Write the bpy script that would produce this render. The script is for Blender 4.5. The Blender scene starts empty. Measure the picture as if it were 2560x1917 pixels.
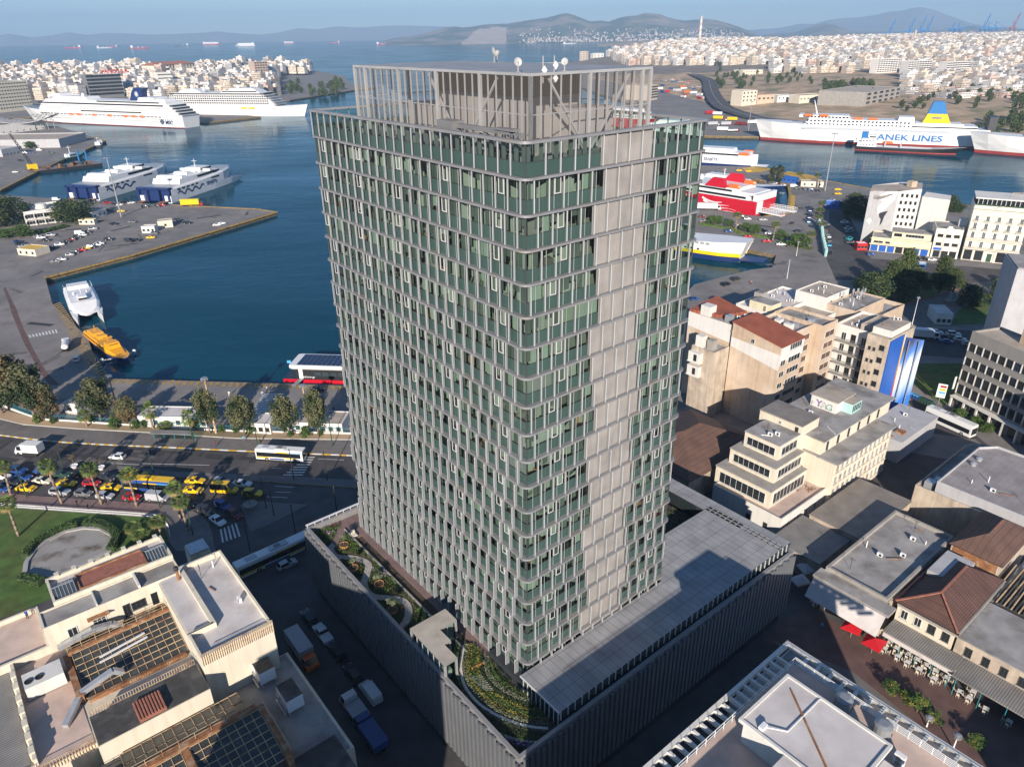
import bpy,bmesh,math,random
from mathutils import Vector as V,Matrix,noise
from math import radians as R_,sin,cos,pi,hypot,atan2
D=bpy.data;SC=bpy.context.scene;COL=SC.collection
FPX,PIT,ROL,CH=1804.03,0.45205,-0.0132131,93.09
_F=V((0,cos(PIT),-sin(PIT)));_u=V((0,sin(PIT),cos(PIT)));_x=V((1,0,0))
_X=_x*cos(ROL)+_u*sin(ROL);_U=_u*cos(ROL)-_x*sin(ROL)
cam=D.objects.new('camera',D.cameras.new('camera'));COL.objects.link(cam)
cam.matrix_world=Matrix(((_X[0],_U[0],-_F[0],0),(_X[1],_U[1],-_F[1],0),(_X[2],_U[2],-_F[2],CH),(0,0,0,1)))
cam.data.sensor_fit='HORIZONTAL';cam.data.sensor_width=36;cam.data.lens=FPX/2560*36
cam.data.clip_start=1;cam.data.clip_end=120000
SC.camera=cam
SUN_EL,SUN_DX=R_(20.5),0.07
w=D.worlds.new('World');SC.world=w;w.use_nodes=True
nt=w.node_tree;nt.nodes.clear()
sky=nt.nodes.new('ShaderNodeTexSky');sky.sky_type='NISHITA';sky.sun_disc=False
sky.sun_elevation=SUN_EL;sky.sun_rotation=pi+math.atan(SUN_DX);sky.altitude=100
sky.air_density=1.0;sky.dust_density=0.0;sky.ozone_density=6
bg=nt.nodes.new('ShaderNodeBackground');bg.inputs[1].default_value=0.078
wo=nt.nodes.new('ShaderNodeOutputWorld')
nt.links.new(sky.outputs[0],bg.inputs[0]);nt.links.new(bg.outputs[0],wo.inputs[0])
sl=D.lights.new('sun','SUN');sl.energy=5.0;sl.angle=R_(0.5);sl.color=(1,0.89,0.77)
so=D.objects.new('sun',sl);COL.objects.link(so)
so.rotation_euler=V((SUN_DX,1,-math.tan(SUN_EL))).to_track_quat('-Z','Y').to_euler()
SC.view_settings.view_transform='Standard';SC.view_settings.look='None'
SC.view_settings.exposure=0.75;SC.view_settings.gamma=1
SC.cycles.max_bounces=6;SC.cycles.diffuse_bounces=2;SC.cycles.glossy_bounces=3
SC.cycles.transmission_bounces=4;SC.cycles.transparent_max_bounces=10;SC.cycles.volume_bounces=0
SC.cycles.use_denoising=True;SC.cycles.sample_clamp_indirect=4;SC.cycles.caustics_reflective=False
rnd=random.Random(7)
_O=dict(A=(0,0),B=(850,0),C=(1700,0),D=(0,640),E=(850,640),F=(1700,640),G=(0,1277),H=(850,1277),I=(1700,1277),a=(1700,420),b=(2130,420),c=(1700,740),d=(2130,740),e=(0,640),f=(430,900),g=(0,1130),h=(430,1100),i=(740,1290),j=(1650,1230))
_S=860/2212
def at(t,x,y,z=0.0):
 if t!='P':k=_S if t.isupper()else _S/2;x,y=_O[t][0]+x*k,_O[t][1]+y*k
 d=_F+_X*((x-1280)/FPX)-_U*((y-958.5)/FPX)
 k=(z-CH)/d.z
 return V((d.x*k,d.y*k,z))
def ats(t,pts,z=0.0):return[at(t,x,y,z)for x,y in pts]
C0=V((1.459,69.6,0));UU=V((-.6293,.7772,0));VV=V((.7772,.6293,0));YAW=atan2(VV.y,VV.x)
def uv(p):d=V((p[0],p[1],0))-C0;return d.dot(UU),d.dot(VV)
def T(u,v,z=0.0):return C0+UU*u+VV*v+V((0,0,z))
M={}
def mat(n,col,rough=.65,metal=0.,var=.1,sc=.4,bump=0.,bsc=None,streak=0.,spec=.5,rand=0.,emit=0.,col2=None,c2sc=.06,c2th=.55,dirt=0.):
 m=D.materials.new(n);m.use_nodes=True;t=m.node_tree;N=t.nodes;L=t.links
 b=N['Principled BSDF'];b.inputs['Roughness'].default_value=rough;b.inputs['Metallic'].default_value=metal
 b.inputs['Specular IOR Level'].default_value=spec
 c=(*col,1)
 geo=N.new('ShaderNodeNewGeometry');cur=None
 def noise_(scale,det=4,vec=None):
  n_=N.new('ShaderNodeTexNoise');n_.inputs['Scale'].default_value=scale;n_.inputs['Detail'].default_value=det
  L.new(vec or geo.outputs['Position'],n_.inputs['Vector']);return n_.outputs['Fac']
 def mix(fac,a,b_,mode='MIX'):
  x=N.new('ShaderNodeMix');x.data_type='RGBA';x.blend_type=mode
  if isinstance(fac,float):x.inputs[0].default_value=fac
  else:L.new(fac,x.inputs[0])
  for i,s in((6,a),(7,b_)):
   if isinstance(s,tuple):x.inputs[i].default_value=s
   else:L.new(s,x.inputs[i])
  return x.outputs[2]
 def ramp(s,a,b_):
  r=N.new('ShaderNodeMapRange');r.inputs[1].default_value=a;r.inputs[2].default_value=b_;L.new(s,r.inputs[0]);return r.outputs[0]
 cur=c
 if col2:cur=mix(ramp(noise_(c2sc,6),c2th-.06,c2th+.06),cur,(*col2,1))
 if var:cur=mix(ramp(noise_(sc,5),.3,.7),mix(1.0,cur,(1-var,1-var,1-var,1),'MULTIPLY'),mix(1.0,cur,(1+var,1+var,1+var,1),'MULTIPLY'))
 if streak:
  mp=N.new('ShaderNodeMapping');mp.inputs['Scale'].default_value=(1.3,1.3,.07);L.new(geo.outputs['Position'],mp.inputs[0])
  cur=mix(ramp(noise_(1.0,5,mp.outputs[0]),.48,.75),cur,mix(1.0,cur,(1-streak,1-streak*1.08,1-streak*1.15,1),'MULTIPLY'))
 if dirt:
  cur=mix(ramp(noise_(.22,8),.52,.72),cur,mix(1.0,cur,(1-dirt,1-dirt*1.05,1-dirt*1.1,1),'MULTIPLY'))
 if rand:
  oi=N.new('ShaderNodeObjectInfo');cur=mix(1.0,cur,mix(oi.outputs['Random'],(1-rand,1-rand,1-rand,1),(1+rand*.4,1+rand*.35,1+rand*.3,1)),'MULTIPLY')
 if isinstance(cur,tuple):b.inputs['Base Color'].default_value=cur
 else:L.new(cur,b.inputs['Base Color'])
 if bump:
  bp=N.new('ShaderNodeBump');bp.inputs['Strength'].default_value=bump;bp.inputs['Distance'].default_value=.1
  L.new(noise_(bsc or 3.0,4),bp.inputs['Height']);L.new(bp.outputs[0],b.inputs['Normal'])
 if emit:
  b.inputs['Emission Strength'].default_value=emit
 M[n]=m;return m
def stripes(n,ca,cb,per,axis,duty=.5,rough=.6,per2=None,axis2=None,bump=.0,duty2=.06,soft=.02):
 """two colours in a regular pattern along a horizontal (or z) axis: tiles, corrugation, louvres"""
 m=D.materials.new(n);m.use_nodes=True;t=m.node_tree;N=t.nodes;L=t.links;b=N['Principled BSDF'];b.inputs['Roughness'].default_value=rough
 geo=N.new('ShaderNodeNewGeometry')
 def saw(ax,p,dy):
  d=N.new('ShaderNodeVectorMath');d.operation='DOT_PRODUCT';L.new(geo.outputs['Position'],d.inputs[0]);d.inputs[1].default_value=tuple(a/p for a in ax)
  f=N.new('ShaderNodeMath');f.operation='FRACT';L.new(d.outputs['Value'],f.inputs[0])
  r=N.new('ShaderNodeMapRange');r.inputs[1].default_value=dy-soft;r.inputs[2].default_value=dy+soft;L.new(f.outputs[0],r.inputs[0]);return r.outputs[0]
 s=saw(axis,per,duty)
 if per2:
  s2=saw(axis2,per2,duty2);q=N.new('ShaderNodeMath');q.operation='MINIMUM';L.new(s,q.inputs[0]);L.new(s2,q.inputs[1]);s=q.outputs[0]
 nz=N.new('ShaderNodeTexNoise');nz.inputs['Scale'].default_value=.35;nz.inputs['Detail'].default_value=6;L.new(geo.outputs['Position'],nz.inputs['Vector'])
 x=N.new('ShaderNodeMix');x.data_type='RGBA';L.new(s,x.inputs[0]);x.inputs[6].default_value=(*ca,1);x.inputs[7].default_value=(*cb,1)
 y=N.new('ShaderNodeMix');y.data_type='RGBA';y.blend_type='MULTIPLY';y.inputs[0].default_value=1
 rr=N.new('ShaderNodeMapRange');rr.inputs[1].default_value=.3;rr.inputs[2].default_value=.7;rr.inputs[3].default_value=.78;rr.inputs[4].default_value=1.15;L.new(nz.outputs[0],rr.inputs[0])
 L.new(x.outputs[2],y.inputs[6]);L.new(rr.outputs[0],y.inputs[7]);L.new(y.outputs[2],b.inputs['Base Color'])
 if bump:
  bp=N.new('ShaderNodeBump');bp.inputs['Strength'].default_value=bump;bp.inputs['Distance'].default_value=.08;L.new(s,bp.inputs['Height']);L.new(bp.outputs[0],b.inputs['Normal'])
 M[n]=m;return m
def seethrough(n,tint,gloss=.02,fres=1.45,open_=1.,gcol=(1,1,1)):
 m=D.materials.new(n);m.use_nodes=True;t=m.node_tree;N=t.nodes;L=t.links;N.clear()
 o=N.new('ShaderNodeOutputMaterial');tr=N.new('ShaderNodeBsdfTransparent');tr.inputs[0].default_value=(*tint,1)
 g=N.new('ShaderNodeBsdfGlossy');g.inputs['Roughness'].default_value=gloss;g.inputs[0].default_value=(*gcol,1)
 f=N.new('ShaderNodeFresnel');f.inputs[0].default_value=fres;x=N.new('ShaderNodeMixShader');g2=N.new('ShaderNodeNewGeometry');mu=N.new('ShaderNodeMath');mu.operation='SUBTRACT';mu.use_clamp=True
 L.new(f.outputs[0],mu.inputs[0]);L.new(g2.outputs['Backfacing'],mu.inputs[1]);L.new(mu.outputs[0],x.inputs[0]);L.new(tr.outputs[0],x.inputs[1]);L.new(g.outputs[0],x.inputs[2]);L.new(x.outputs[0],o.inputs[0]);M[n]=m
def screen_mat(n,col,fill):
 m=D.materials.new(n);m.use_nodes=True;t=m.node_tree;N=t.nodes;L=t.links;N.clear()
 o=N.new('ShaderNodeOutputMaterial');tr=N.new('ShaderNodeBsdfTransparent');df=N.new('ShaderNodeBsdfDiffuse');df.inputs[0].default_value=(*col,1)
 x=N.new('ShaderNodeMixShader');x.inputs[0].default_value=fill
 L.new(tr.outputs[0],x.inputs[1]);L.new(df.outputs[0],x.inputs[2]);L.new(x.outputs[0],o.inputs[0]);M[n]=m
class MB:
 def __init__(s):s.v=[];s.f=[];s.m=[]
 def add(s,vs,fs,m=0):
  o=len(s.v);s.v+=[V(p)for p in vs]
  for f in fs:s.f.append([i+o for i in f]);s.m.append(m)
 def quad(s,a,b,c,d,m=0):s.add([a,b,c,d],[(0,1,2,3)],m)
 def hexa(s,p,m=0,mt=None):
  """8 corners: bottom ring 0-3, top ring 4-7"""
  s.add(p,[(3,2,1,0),(0,1,5,4),(1,2,6,5),(2,3,7,6),(3,0,4,7)],m);s.add(p[4:],[(0,1,2,3)],m if mt is None else mt)
 def box(s,x0,x1,y0,y1,z0,z1,m=0,mt=None,tf=None):
  p=[V((x,y,z))for z in(z0,z1)for x,y in((x0,y0),(x1,y0),(x1,y1),(x0,y1))]
  if tf:p=[tf(*q)for q in p]
  s.hexa(p,m,mt)
 def tbox(s,u0,u1,v0,v1,z0,z1,m=0,mt=None):s.box(v0,v1,u0,u1,z0,z1,m,mt,tf=lambda x,y,z:T(y,x,z))
 def obox(s,c,sx,sy,sz,yaw=0.,m=0,mt=None):
  ca,sa=cos(yaw),sin(yaw);c=V(c)
  s.box(-sx/2,sx/2,-sy/2,sy/2,0,sz,m,mt,tf=lambda x,y,z:c+V((x*ca-y*sa,x*sa+y*ca,z)))
 def beam(s,a,b,wd,h,m=0,up=V((0,0,1))):
  a,b=V(a),V(b);d=(b-a).normalized();sd=d.cross(up)
  if sd.length<1e-4:sd=d.cross(V((1,0,0)))
  sd.normalize();un=sd.cross(d);sd*=wd/2;un*=h/2
  s.hexa([a-sd-un,a+sd-un,b+sd-un,b-sd-un,a-sd+un,a+sd+un,b+sd+un,b-sd+un],m)
 def prism(s,poly,z0,z1,m=0,mt=None,bottom=True):
  n=len(poly);P=[V((p[0],p[1],0))for p in poly]
  a=sum(P[i].x*P[(i+1)%n].y-P[(i+1)%n].x*P[i].y for i in range(n))
  if a<0:P.reverse()
  vs=[V((p.x,p.y,z0))for p in P]+[V((p.x,p.y,z1))for p in P]
  fs=[(i,(i+1)%n,n+(i+1)%n,n+i)for i in range(n)]
  if bottom:fs.append(tuple(range(n-1,-1,-1)))
  s.add(vs,fs,m);s.add(vs[n:],[tuple(range(n))],m if mt is None else mt)
 def parapet(s,poly,z0,z1,th,m=0,mt=None):
  n=len(poly);P=[V((p[0],p[1],0))for p in poly]
  a=sum(P[i].x*P[(i+1)%n].y-P[(i+1)%n].x*P[i].y for i in range(n))
  if a<0:P.reverse()
  q=offset(P,th);vs=[];
  for z in(z0,z1):vs+=[V((p.x,p.y,z))for p in P]+[V((p.x,p.y,z))for p in q]
  for i in range(n):
   j=(i+1)%n
   s.add([vs[i],vs[j],vs[2*n+j],vs[2*n+i]],[(0,1,2,3)],m)
   s.add([vs[n+j],vs[n+i],vs[3*n+i],vs[3*n+j]],[(0,1,2,3)],m)
   s.add([vs[2*n+i],vs[2*n+j],vs[3*n+j],vs[3*n+i]],[(0,1,2,3)],m if mt is None else mt)
 def tube(s,a,b,r0,r1=None,n=6,m=0,cap=True):
  a,b=V(a),V(b);r1=r0 if r1 is None else r1;d=(b-a).normalized()
  x=d.cross(V((0,0,1))if abs(d.z)<.9 else V((1,0,0))).normalized();y=d.cross(x)
  vs=[a+(x*cos(2*pi*i/n)+y*sin(2*pi*i/n))*r0 for i in range(n)]+[b+(x*cos(2*pi*i/n)+y*sin(2*pi*i/n))*r1 for i in range(n)]
  s.add(vs,[(i,n+i,n+(i+1)%n,(i+1)%n)for i in range(n)]+([tuple(range(n)),tuple(range(2*n-1,n-1,-1))]if cap else[]),m)
 def path(s,pts,r,n=5,m=0):
  for a,b in zip(pts,pts[1:]):s.tube(a,b,r,r,n,m)
 def lathe(s,c,prof,n=12,m=0):
  c=V(c);vs=[c+V((r*cos(2*pi*i/n),r*sin(2*pi*i/n),z))for r,z in prof for i in range(n)]
  fs=[(k*n+i,k*n+(i+1)%n,(k+1)*n+(i+1)%n,(k+1)*n+i)for k in range(len(prof)-1)for i in range(n)]
  fs.append(tuple(range((len(prof)-1)*n,len(prof)*n)));s.add(vs,fs,m)
 def loft(s,rings,m=0,cap=True,mf=None):
  n=len(rings[0]);vs=[p for r in rings for p in r];o=len(s.v);s.v+=[V(p)for p in vs]
  for k in range(len(rings)-1):
   for i in range(n):
    j=(i+1)%n;s.f.append([o+k*n+i,o+k*n+j,o+(k+1)*n+j,o+(k+1)*n+i]);s.m.append(mf(k,i)if mf else m)
  if cap:
   s.f.append([o+i for i in range(n-1,-1,-1)]);s.m.append(m);s.f.append([o+(len(rings)-1)*n+i for i in range(n)]);s.m.append(m)
 def join(s,o,mp=None):
  k=len(s.v);s.v+=o.v;s.f+=[[i+k for i in f]for f in o.f];s.m+=[mp[i]if mp else i for i in o.m]
 def xf(s,mtx):
  s.v=[mtx@p for p in s.v];return s
 def mesh(s,name,mats,smooth=False):
  me=D.meshes.new(name);me.from_pydata([tuple(p)for p in s.v],[],s.f)
  for k in mats:me.materials.append(M[k])
  me.polygons.foreach_set('material_index',s.m)
  if smooth:me.polygons.foreach_set('use_smooth',[True]*len(s.f))
  me.update();return me
 def build(s,name,mats,parent=None,label=None,smooth=False):
  if isinstance(mats,str):mats=[mats]
  o=D.objects.new(name,s.mesh(name,mats,smooth));COL.objects.link(o)
  if parent:adopt(o,parent)
  if label:o['label']=label
  return o
KIDS={}
def adopt(o,parent):
 o.parent=parent;KIDS.setdefault(parent.name,[]).append(o)
 if parent.parent is None:o.matrix_parent_inverse=parent.matrix_basis.inverted()
def offset(P,d):
 n=len(P);r=[]
 for i in range(n):
  a,b,c=P[i-1],P[i],P[(i+1)%n];e1=(b-a);e2=(c-b);e1.z=e2.z=0;e1.normalize();e2.normalize()
  n1=V((-e1.y,e1.x,0));n2=V((-e2.y,e2.x,0));k=max(.3,1+n1.dot(n2));r.append(b+(n1+n2)*(d/k))
 return r
def tag(o,label,cat,group=None):
 o['label']=label;o['category']=cat
 if group:o['group']=group
 return o
def thing(name,label,cat,loc=(0,0,0),rz=0.,group=None):
 o=D.objects.new(name,None);COL.objects.link(o);o.location=loc;o.rotation_euler=(0,0,rz);o.empty_display_size=.5
 return tag(o,label,cat,group)
def setting(o,kind='structure'):o['kind']=kind;return o
def copy_tree(o,parent=None):
 c=o.copy();COL.objects.link(c)
 if parent:c.parent=parent
 for k in KIDS.get(o.name,()):KIDS.setdefault(c.name,[]).append(copy_tree(k,c))
 return c
def place(proto,loc,rz=0.,label=None,group=None,scale=None,used=set()):
 """first use moves the prototype itself, later uses copy it with all its parts"""
 c=proto if proto.name not in used else copy_tree(proto)
 used.add(proto.name)
 c.location=loc;c.rotation_euler=(0,0,rz)
 if scale:c.scale=scale if isinstance(scale,tuple)else(scale,)*3
 if label:c['label']=label
 if group:c['group']=group
 return c
def copy_part(src,parent,mtx):
 """a repeat of a part: shares the mesh, sits at mtx"""
 c=src.copy();COL.objects.link(c);adopt(c,parent);c.matrix_basis=mtx;return c
def frame_mtx(o,ex,ez):
 ex=V(ex).normalized();ez=V(ez).normalized();ey=ez.cross(ex)
 return Matrix(((ex.x,ey.x,ez.x,o[0]),(ex.y,ey.y,ez.y,o[1]),(ex.z,ey.z,ez.z,o[2]),(0,0,0,1)))
def text(s,size,o,ex,up,m,parent,name='lettering',ext=.02,bold=0.,align='LEFT',sx=1.):
 cu=D.curves.new(name,'FONT');cu.body=s;cu.size=size;cu.extrude=ext;cu.offset=bold;cu.align_x=align;cu.resolution_u=3
 tmp=D.objects.new(name,cu);me=D.meshes.new_from_object(tmp);D.objects.remove(tmp);me.materials.clear();me.materials.append(M[m]);ob=D.objects.new(name,me);COL.objects.link(ob)
 ex=V(ex).normalized();up=V(up).normalized();ez=ex.cross(up)
 adopt(ob,parent)
 ob.matrix_basis=Matrix(((ex.x*sx,up.x,ez.x,o[0]),(ex.y*sx,up.y,ez.y,o[1]),(ex.z*sx,up.z,ez.z,o[2]),(0,0,0,1)))
 return ob
# ================================================================ materials
mat('asphalt',(.066,.061,.062),.85,dirt=.25,var=.22,sc=.25,col2=(.09,.083,.082),c2sc=.05)
mat('quay',(.225,.205,.19),.85,dirt=.22,var=.2,sc=.12,col2=(.185,.172,.163),c2sc=.03,c2th=.5)
mat('paving',(.17,.155,.145),.8,var=.15,sc=.6,col2=(.14,.125,.12),c2sc=.15)
mat('pink_paving',(.20,.135,.125),.8,var=.18,sc=.5)
mat('red_paving',(.125,.072,.062),.85,var=.25,sc=.4)
mat('stone_kerb',(.34,.33,.31),.8,var=.15)
mat('white_line',(.62,.62,.6),.7,var=.2,sc=2)
mat('yellow_line',(.55,.34,.04),.7,var=.25,sc=1.5)
mat('faded_yellow',(.36,.23,.06),.8,var=.35,sc=.8,col2=(.12,.1,.07),c2sc=.5,c2th=.6)
mat('quay_wall',(.16,.12,.07),.9,var=.4,sc=.8)
mat('dry_soil',(.42,.30,.19),.95,var=.3,sc=.06,col2=(.24,.20,.11),c2sc=.02,c2th=.55)
mat('city_soil',(.2,.17,.14),.95,var=.3,sc=.05)
mat('lawn',(.062,.12,.02),.95,var=.3,sc=.4,col2=(.08,.105,.022),c2sc=.09,bump=.5,bsc=6)
mat('hill',(.23,.185,.135),.95,var=.35,sc=.006,col2=(.07,.08,.045),c2sc=.0022,c2th=.5)
mat('cliff',(.46,.36,.28),.95,var=.2,sc=.01)
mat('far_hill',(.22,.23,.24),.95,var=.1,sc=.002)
def water_mat():
 m=D.materials.new('sea');m.use_nodes=True;t=m.node_tree;N=t.nodes;L=t.links;b=N['Principled BSDF']
 geo=N.new('ShaderNodeNewGeometry')
 def nz(s,d,sx=(1,1,1)):
  mp=N.new('ShaderNodeMapping');mp.inputs['Scale'].default_value=sx;L.new(geo.outputs['Position'],mp.inputs[0])
  n_=N.new('ShaderNodeTexNoise');n_.inputs['Scale'].default_value=s;n_.inputs['Detail'].default_value=d;L.new(mp.outputs[0],n_.inputs[0]);return n_.outputs[0]
 x=N.new('ShaderNodeMix');x.data_type='RGBA';x.inputs[6].default_value=(.0012,.036,.062,1);x.inputs[7].default_value=(.003,.056,.088,1)
 L.new(nz(.012,5),x.inputs[0]);L.new(x.outputs[2],b.inputs['Base Color'])
 b1=N.new('ShaderNodeBump');b1.inputs['Strength'].default_value=.2;b1.inputs['Distance'].default_value=.6;L.new(nz(.28,5,(.6,1.3,1)),b1.inputs['Height'])
 b2=N.new('ShaderNodeBump');b2.inputs['Strength'].default_value=.22;b2.inputs['Distance'].default_value=2.;L.new(nz(.035,3,(.7,1.2,1)),b2.inputs['Height'])
 L.new(b2.outputs[0],b1.inputs['Normal']);N.remove(b)
 df=N.new('ShaderNodeBsdfDiffuse');gl=N.new('ShaderNodeBsdfGlossy');gl.inputs['Roughness'].default_value=.07;fr=N.new('ShaderNodeFresnel');fr.inputs[0].default_value=1.33
 mr=N.new('ShaderNodeMapRange');mr.inputs[4].default_value=.7;gl.inputs[0].default_value=(.82,.93,1,1);pm=N.new('ShaderNodeMath');pm.operation='MULTIPLY';pr_=N.new('ShaderNodeMapRange');pr_.inputs[1].default_value=.38;pr_.inputs[2].default_value=.62;pr_.inputs[3].default_value=.62;L.new(nz(.009,4,(.5,1.4,1)),pr_.inputs[0]);ms=N.new('ShaderNodeMixShader')
 L.new(x.outputs[2],df.inputs[0])
 for q in(gl,fr):L.new(b1.outputs[0],q.inputs['Normal'])
 L.new(fr.outputs[0],mr.inputs[0]);L.new(mr.outputs[0],pm.inputs[0]);L.new(pr_.outputs[0],pm.inputs[1]);L.new(pm.outputs[0],ms.inputs[0]);L.new(df.outputs[0],ms.inputs[1]);L.new(gl.outputs[0],ms.inputs[2]);L.new(ms.outputs[0],N['Material Output'].inputs[0]);M['sea']=m
water_mat()
# ================================================================ sea and land
WZ=-1.8
b=MB();n=64
b.add([V((14500*cos(2*pi*i/n),14500*sin(2*pi*i/n),WZ))for i in range(n)],[tuple(range(n))]);setting(b.build('sea_water','sea'))
b=MB();b.add([V((60000*cos(2*pi*i/n),60000*sin(2*pi*i/n),-45))for i in range(n)],[tuple(range(n))]);setting(b.build('sea_bed','far_hill'))
near_shore=[(-50,192),(-81,195),(-125,199),(-147,233),(-179,268),(-202,303),(-180,337),(-152,394),(-137,426),(-151,435),(-209,450),(-285,473),(-339,489),(-440,512),(-350,505),(-370,585),(-390,680),(-407,765),(-451,813),(-530,900),(-640,965),(-655,1010),(-615,1040),(-366,922),(-318,985),(-345,1005),(-470,1050),(-520,1090),(-440,1150),(-352,1244),(-289,1460),(-255,1530),(-330,1650),(-420,2000),(-560,2300),(-1200,2420),(-2000,2380),(-3200,2200),(-3200,-700),(3200,-700),(3200,0),(1500,100),(700,220),(420,300),(330,335),(278,388),(259,434),(233,471),(211,509),(185,559),(150,569),(128,575),(130,545),(160,520),(186,490),(176,458),(157,407),(141,399),(133,403),(100,438),(60,481),(20,520),(-10,500),(40,396),(100,346),(122,323),(114,304),(104,301),(75,282),(60,255),(20,205)]
b=MB();b.prism(near_shore,-5,0,1,0);setting(b.build('ground',['quay','quay_wall']))
far_shore=[(150,760),(195,739),(248,728),(254,742),(415,670),(620,585),(900,480),(3200,380),(6000,3000),(5200,8200),(3600,8000),(2600,5300),(2154,4571),(1582,3827),(1330,3520),(1180,3417),(1034,3480),(900,3700),(752,3378),(520,2900),(330,2600),(190,2520),(150,2350),(110,1800),(150,1300),(175,1134),(160,900)]
def inside(p,P):
 c=False;n=len(P)
 for i in range(n):
  a,q=P[i],P[i-1]
  if(a[1]>p[1])!=(q[1]>p[1])and p[0]<(q[0]-a[0])*(p[1]-a[1])/(q[1]-a[1])+a[0]:c=not c
 return c
def smooth(a,b_,x):x=min(1,max(0,(x-a)/(b_-a)));return x*x*(3-2*x)
def hR(x,y):
 """height of the far shore's ground"""
 d=y+.25*x
 inl=smooth(0,260,(x-250)*.9+(y-1000)*.1)if y<1400 else smooth(150,700,x+(y-1400)*.1)
 z=34*smooth(1350,3000,d)*inl+9*smooth(800,1050,d)*inl
 return z+2*inl*noise.noise(V((x*.004,y*.004,0)))
b=MB();b.prism(far_shore,-5,0,1,0);setting(b.build('far_ground',['quay','quay_wall']))
b=MB();nx,ny=110,110;vs=[]
for j in range(ny):
 for i in range(nx):
  x=180+3400*(i/(nx-1))**1.5;y=560+4400*(j/(ny-1))**1.4
  vs.append(V((x,y,hR(x,y)-.6)))
b.add(vs,[(j*nx+i,j*nx+i+1,(j+1)*nx+i+1,(j+1)*nx+i)for j in range(ny-1)for i in range(nx-1)])
b.f=[f for f in b.f if all(inside(b.v[i],far_shore)for i in f)];b.m=[0]*len(b.f)
for q,f in enumerate(b.f):
 p=sum((b.v[i]for i in f),V())/4
 b.m[q]=0 if(p.y<1500-.35*p.x+380 and p.x<900)else 1
setting(b.build('terrain',['dry_soil','city_soil'],smooth=True))
def px_dir(t,x,y):
 p=at(t,x,y,0);return p
def hills(name,t,prof,dist,depth,m,base=0.,rough=.12,seed=0,cliffs=()):
 prof=[(at(t,x,y,0)if 0 else(x,y))for x,y in prof]
 xs=[p[0]for p in prof];n=240 if cliffs else 140;rows=36 if cliffs else 22;b=MB();vs=[]
 for j in range(rows+1):
  tt=j/rows
  for i in range(n+1):
   x=xs[0]+(xs[-1]-xs[0])*i/n
   k=max(q for q in range(len(xs)-1)if xs[q]<=x+1e-6);f=(x-xs[k])/(xs[k+1]-xs[k]);y=prof[k][1]*(1-f)+prof[k+1][1]*f
   X_,Y_=(_O[t][0]+x*_S-1280)/FPX,(_O[t][1]+y*_S-958.5)/FPX
   d=_F+_X*X_-_U*Y_;hd=hypot(d.x,d.y);zr=CH+d.z/hd*dist
   r=dist-depth*(1-tt)*.62 if tt<=.62 else dist+depth*(tt-.62)
   if tt<=.62:g=(tt/.62);g=g**1.15;r=dist-depth*(1-tt/.62)
   else:g=max(0,1-((tt-.62)/.38));r=dist+depth*.6*((tt-.62)/.38)
   px,py=d.x/hd*r,d.y/hd*r
   nn=noise.fractal(V((px/1300+seed,py/1300,0)),1,2,5)
   z=base+(zr-base)*g*(1+rough*nn*(1-abs(g)**3)*2.2)if g>0 else base-20
   vs.append(V((px,py,max(z,base-20 if tt in(0,1)else base-2))))
 b.add(vs,[(j*(n+1)+i,j*(n+1)+i+1,(j+1)*(n+1)+i+1,(j+1)*(n+1)+i)for j in range(rows)for i in range(n)])
 if cliffs:
  for q in range(len(b.f)):
   j,i=divmod(q,n);x=xs[0]+(xs[-1]-xs[0])*i/n
   if any(a<x+14*noise.noise(V((i*.5,j*.5,3)))<c and j/rows<h*min(1,(x-a)/((c-a)*.42)+.12)+.05*noise.noise(V((i*.2,j*.2,9)))for a,c,h in cliffs):b.m[q]=1
 setting(b.build(name,[m,'cliff'],smooth=True));return b
RIDGE=hills('hills','B',[(290,262),(330,250),(450,236),(560,212),(660,180),(735,170),(790,178),(850,172),(930,158),(1010,155),(1080,152),(1150,140),(1230,128),(1310,118),(1370,105),(1420,90),(1460,85),(1510,100),(1560,120),(1610,138),(1680,134),(1730,140),(1790,118),(1850,104),(1910,100),(1960,84),(2010,86),(2060,94),(2110,112),(2160,124),(2212,134),(2280,128),(2350,122),(2420,130),(2480,146),(2560,172),(2640,205),(2720,240),(2780,262)],9600,2000,'hill',rough=.16,cliffs=((770,1060,.5),(1190,1260,.16)))
hills('hills','C',[(380,230),(520,228),(640,215),(740,210),(820,178),(880,158),(940,150),(1000,160),(1060,185),(1120,205),(1240,205),(1400,200),(1500,205),(1650,196),(1760,190),(1830,172),(1890,165),(1950,180),(2050,186),(2140,180),(2260,196)],11500,2000,'hill',seed=5)
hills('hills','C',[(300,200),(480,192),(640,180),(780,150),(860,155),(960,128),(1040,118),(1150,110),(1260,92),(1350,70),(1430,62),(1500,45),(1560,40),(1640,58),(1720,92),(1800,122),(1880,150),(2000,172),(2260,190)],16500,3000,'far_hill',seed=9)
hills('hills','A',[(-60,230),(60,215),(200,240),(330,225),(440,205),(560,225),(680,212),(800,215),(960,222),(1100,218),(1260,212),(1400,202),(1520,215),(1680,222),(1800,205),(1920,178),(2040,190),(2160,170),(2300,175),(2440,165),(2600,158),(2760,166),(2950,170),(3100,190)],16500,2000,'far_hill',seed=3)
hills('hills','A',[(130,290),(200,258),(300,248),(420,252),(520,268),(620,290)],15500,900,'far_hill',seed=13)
hills('islet','B',[(1660,290),(1720,282),(1800,276),(1900,270),(1980,265),(2060,270),(2212,262),(2300,258),(2450,258),(2530,276),(2590,298)],6300,700,'dry_soil',rough=.05,seed=21)
hills('islet','C',[(280,274),(330,266),(420,268),(520,274),(610,290)],7800,500,'dry_soil',rough=.05,seed=22)
bm=MB();bm.box(-32000,32000,-9000,24000,-60,740)
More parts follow.
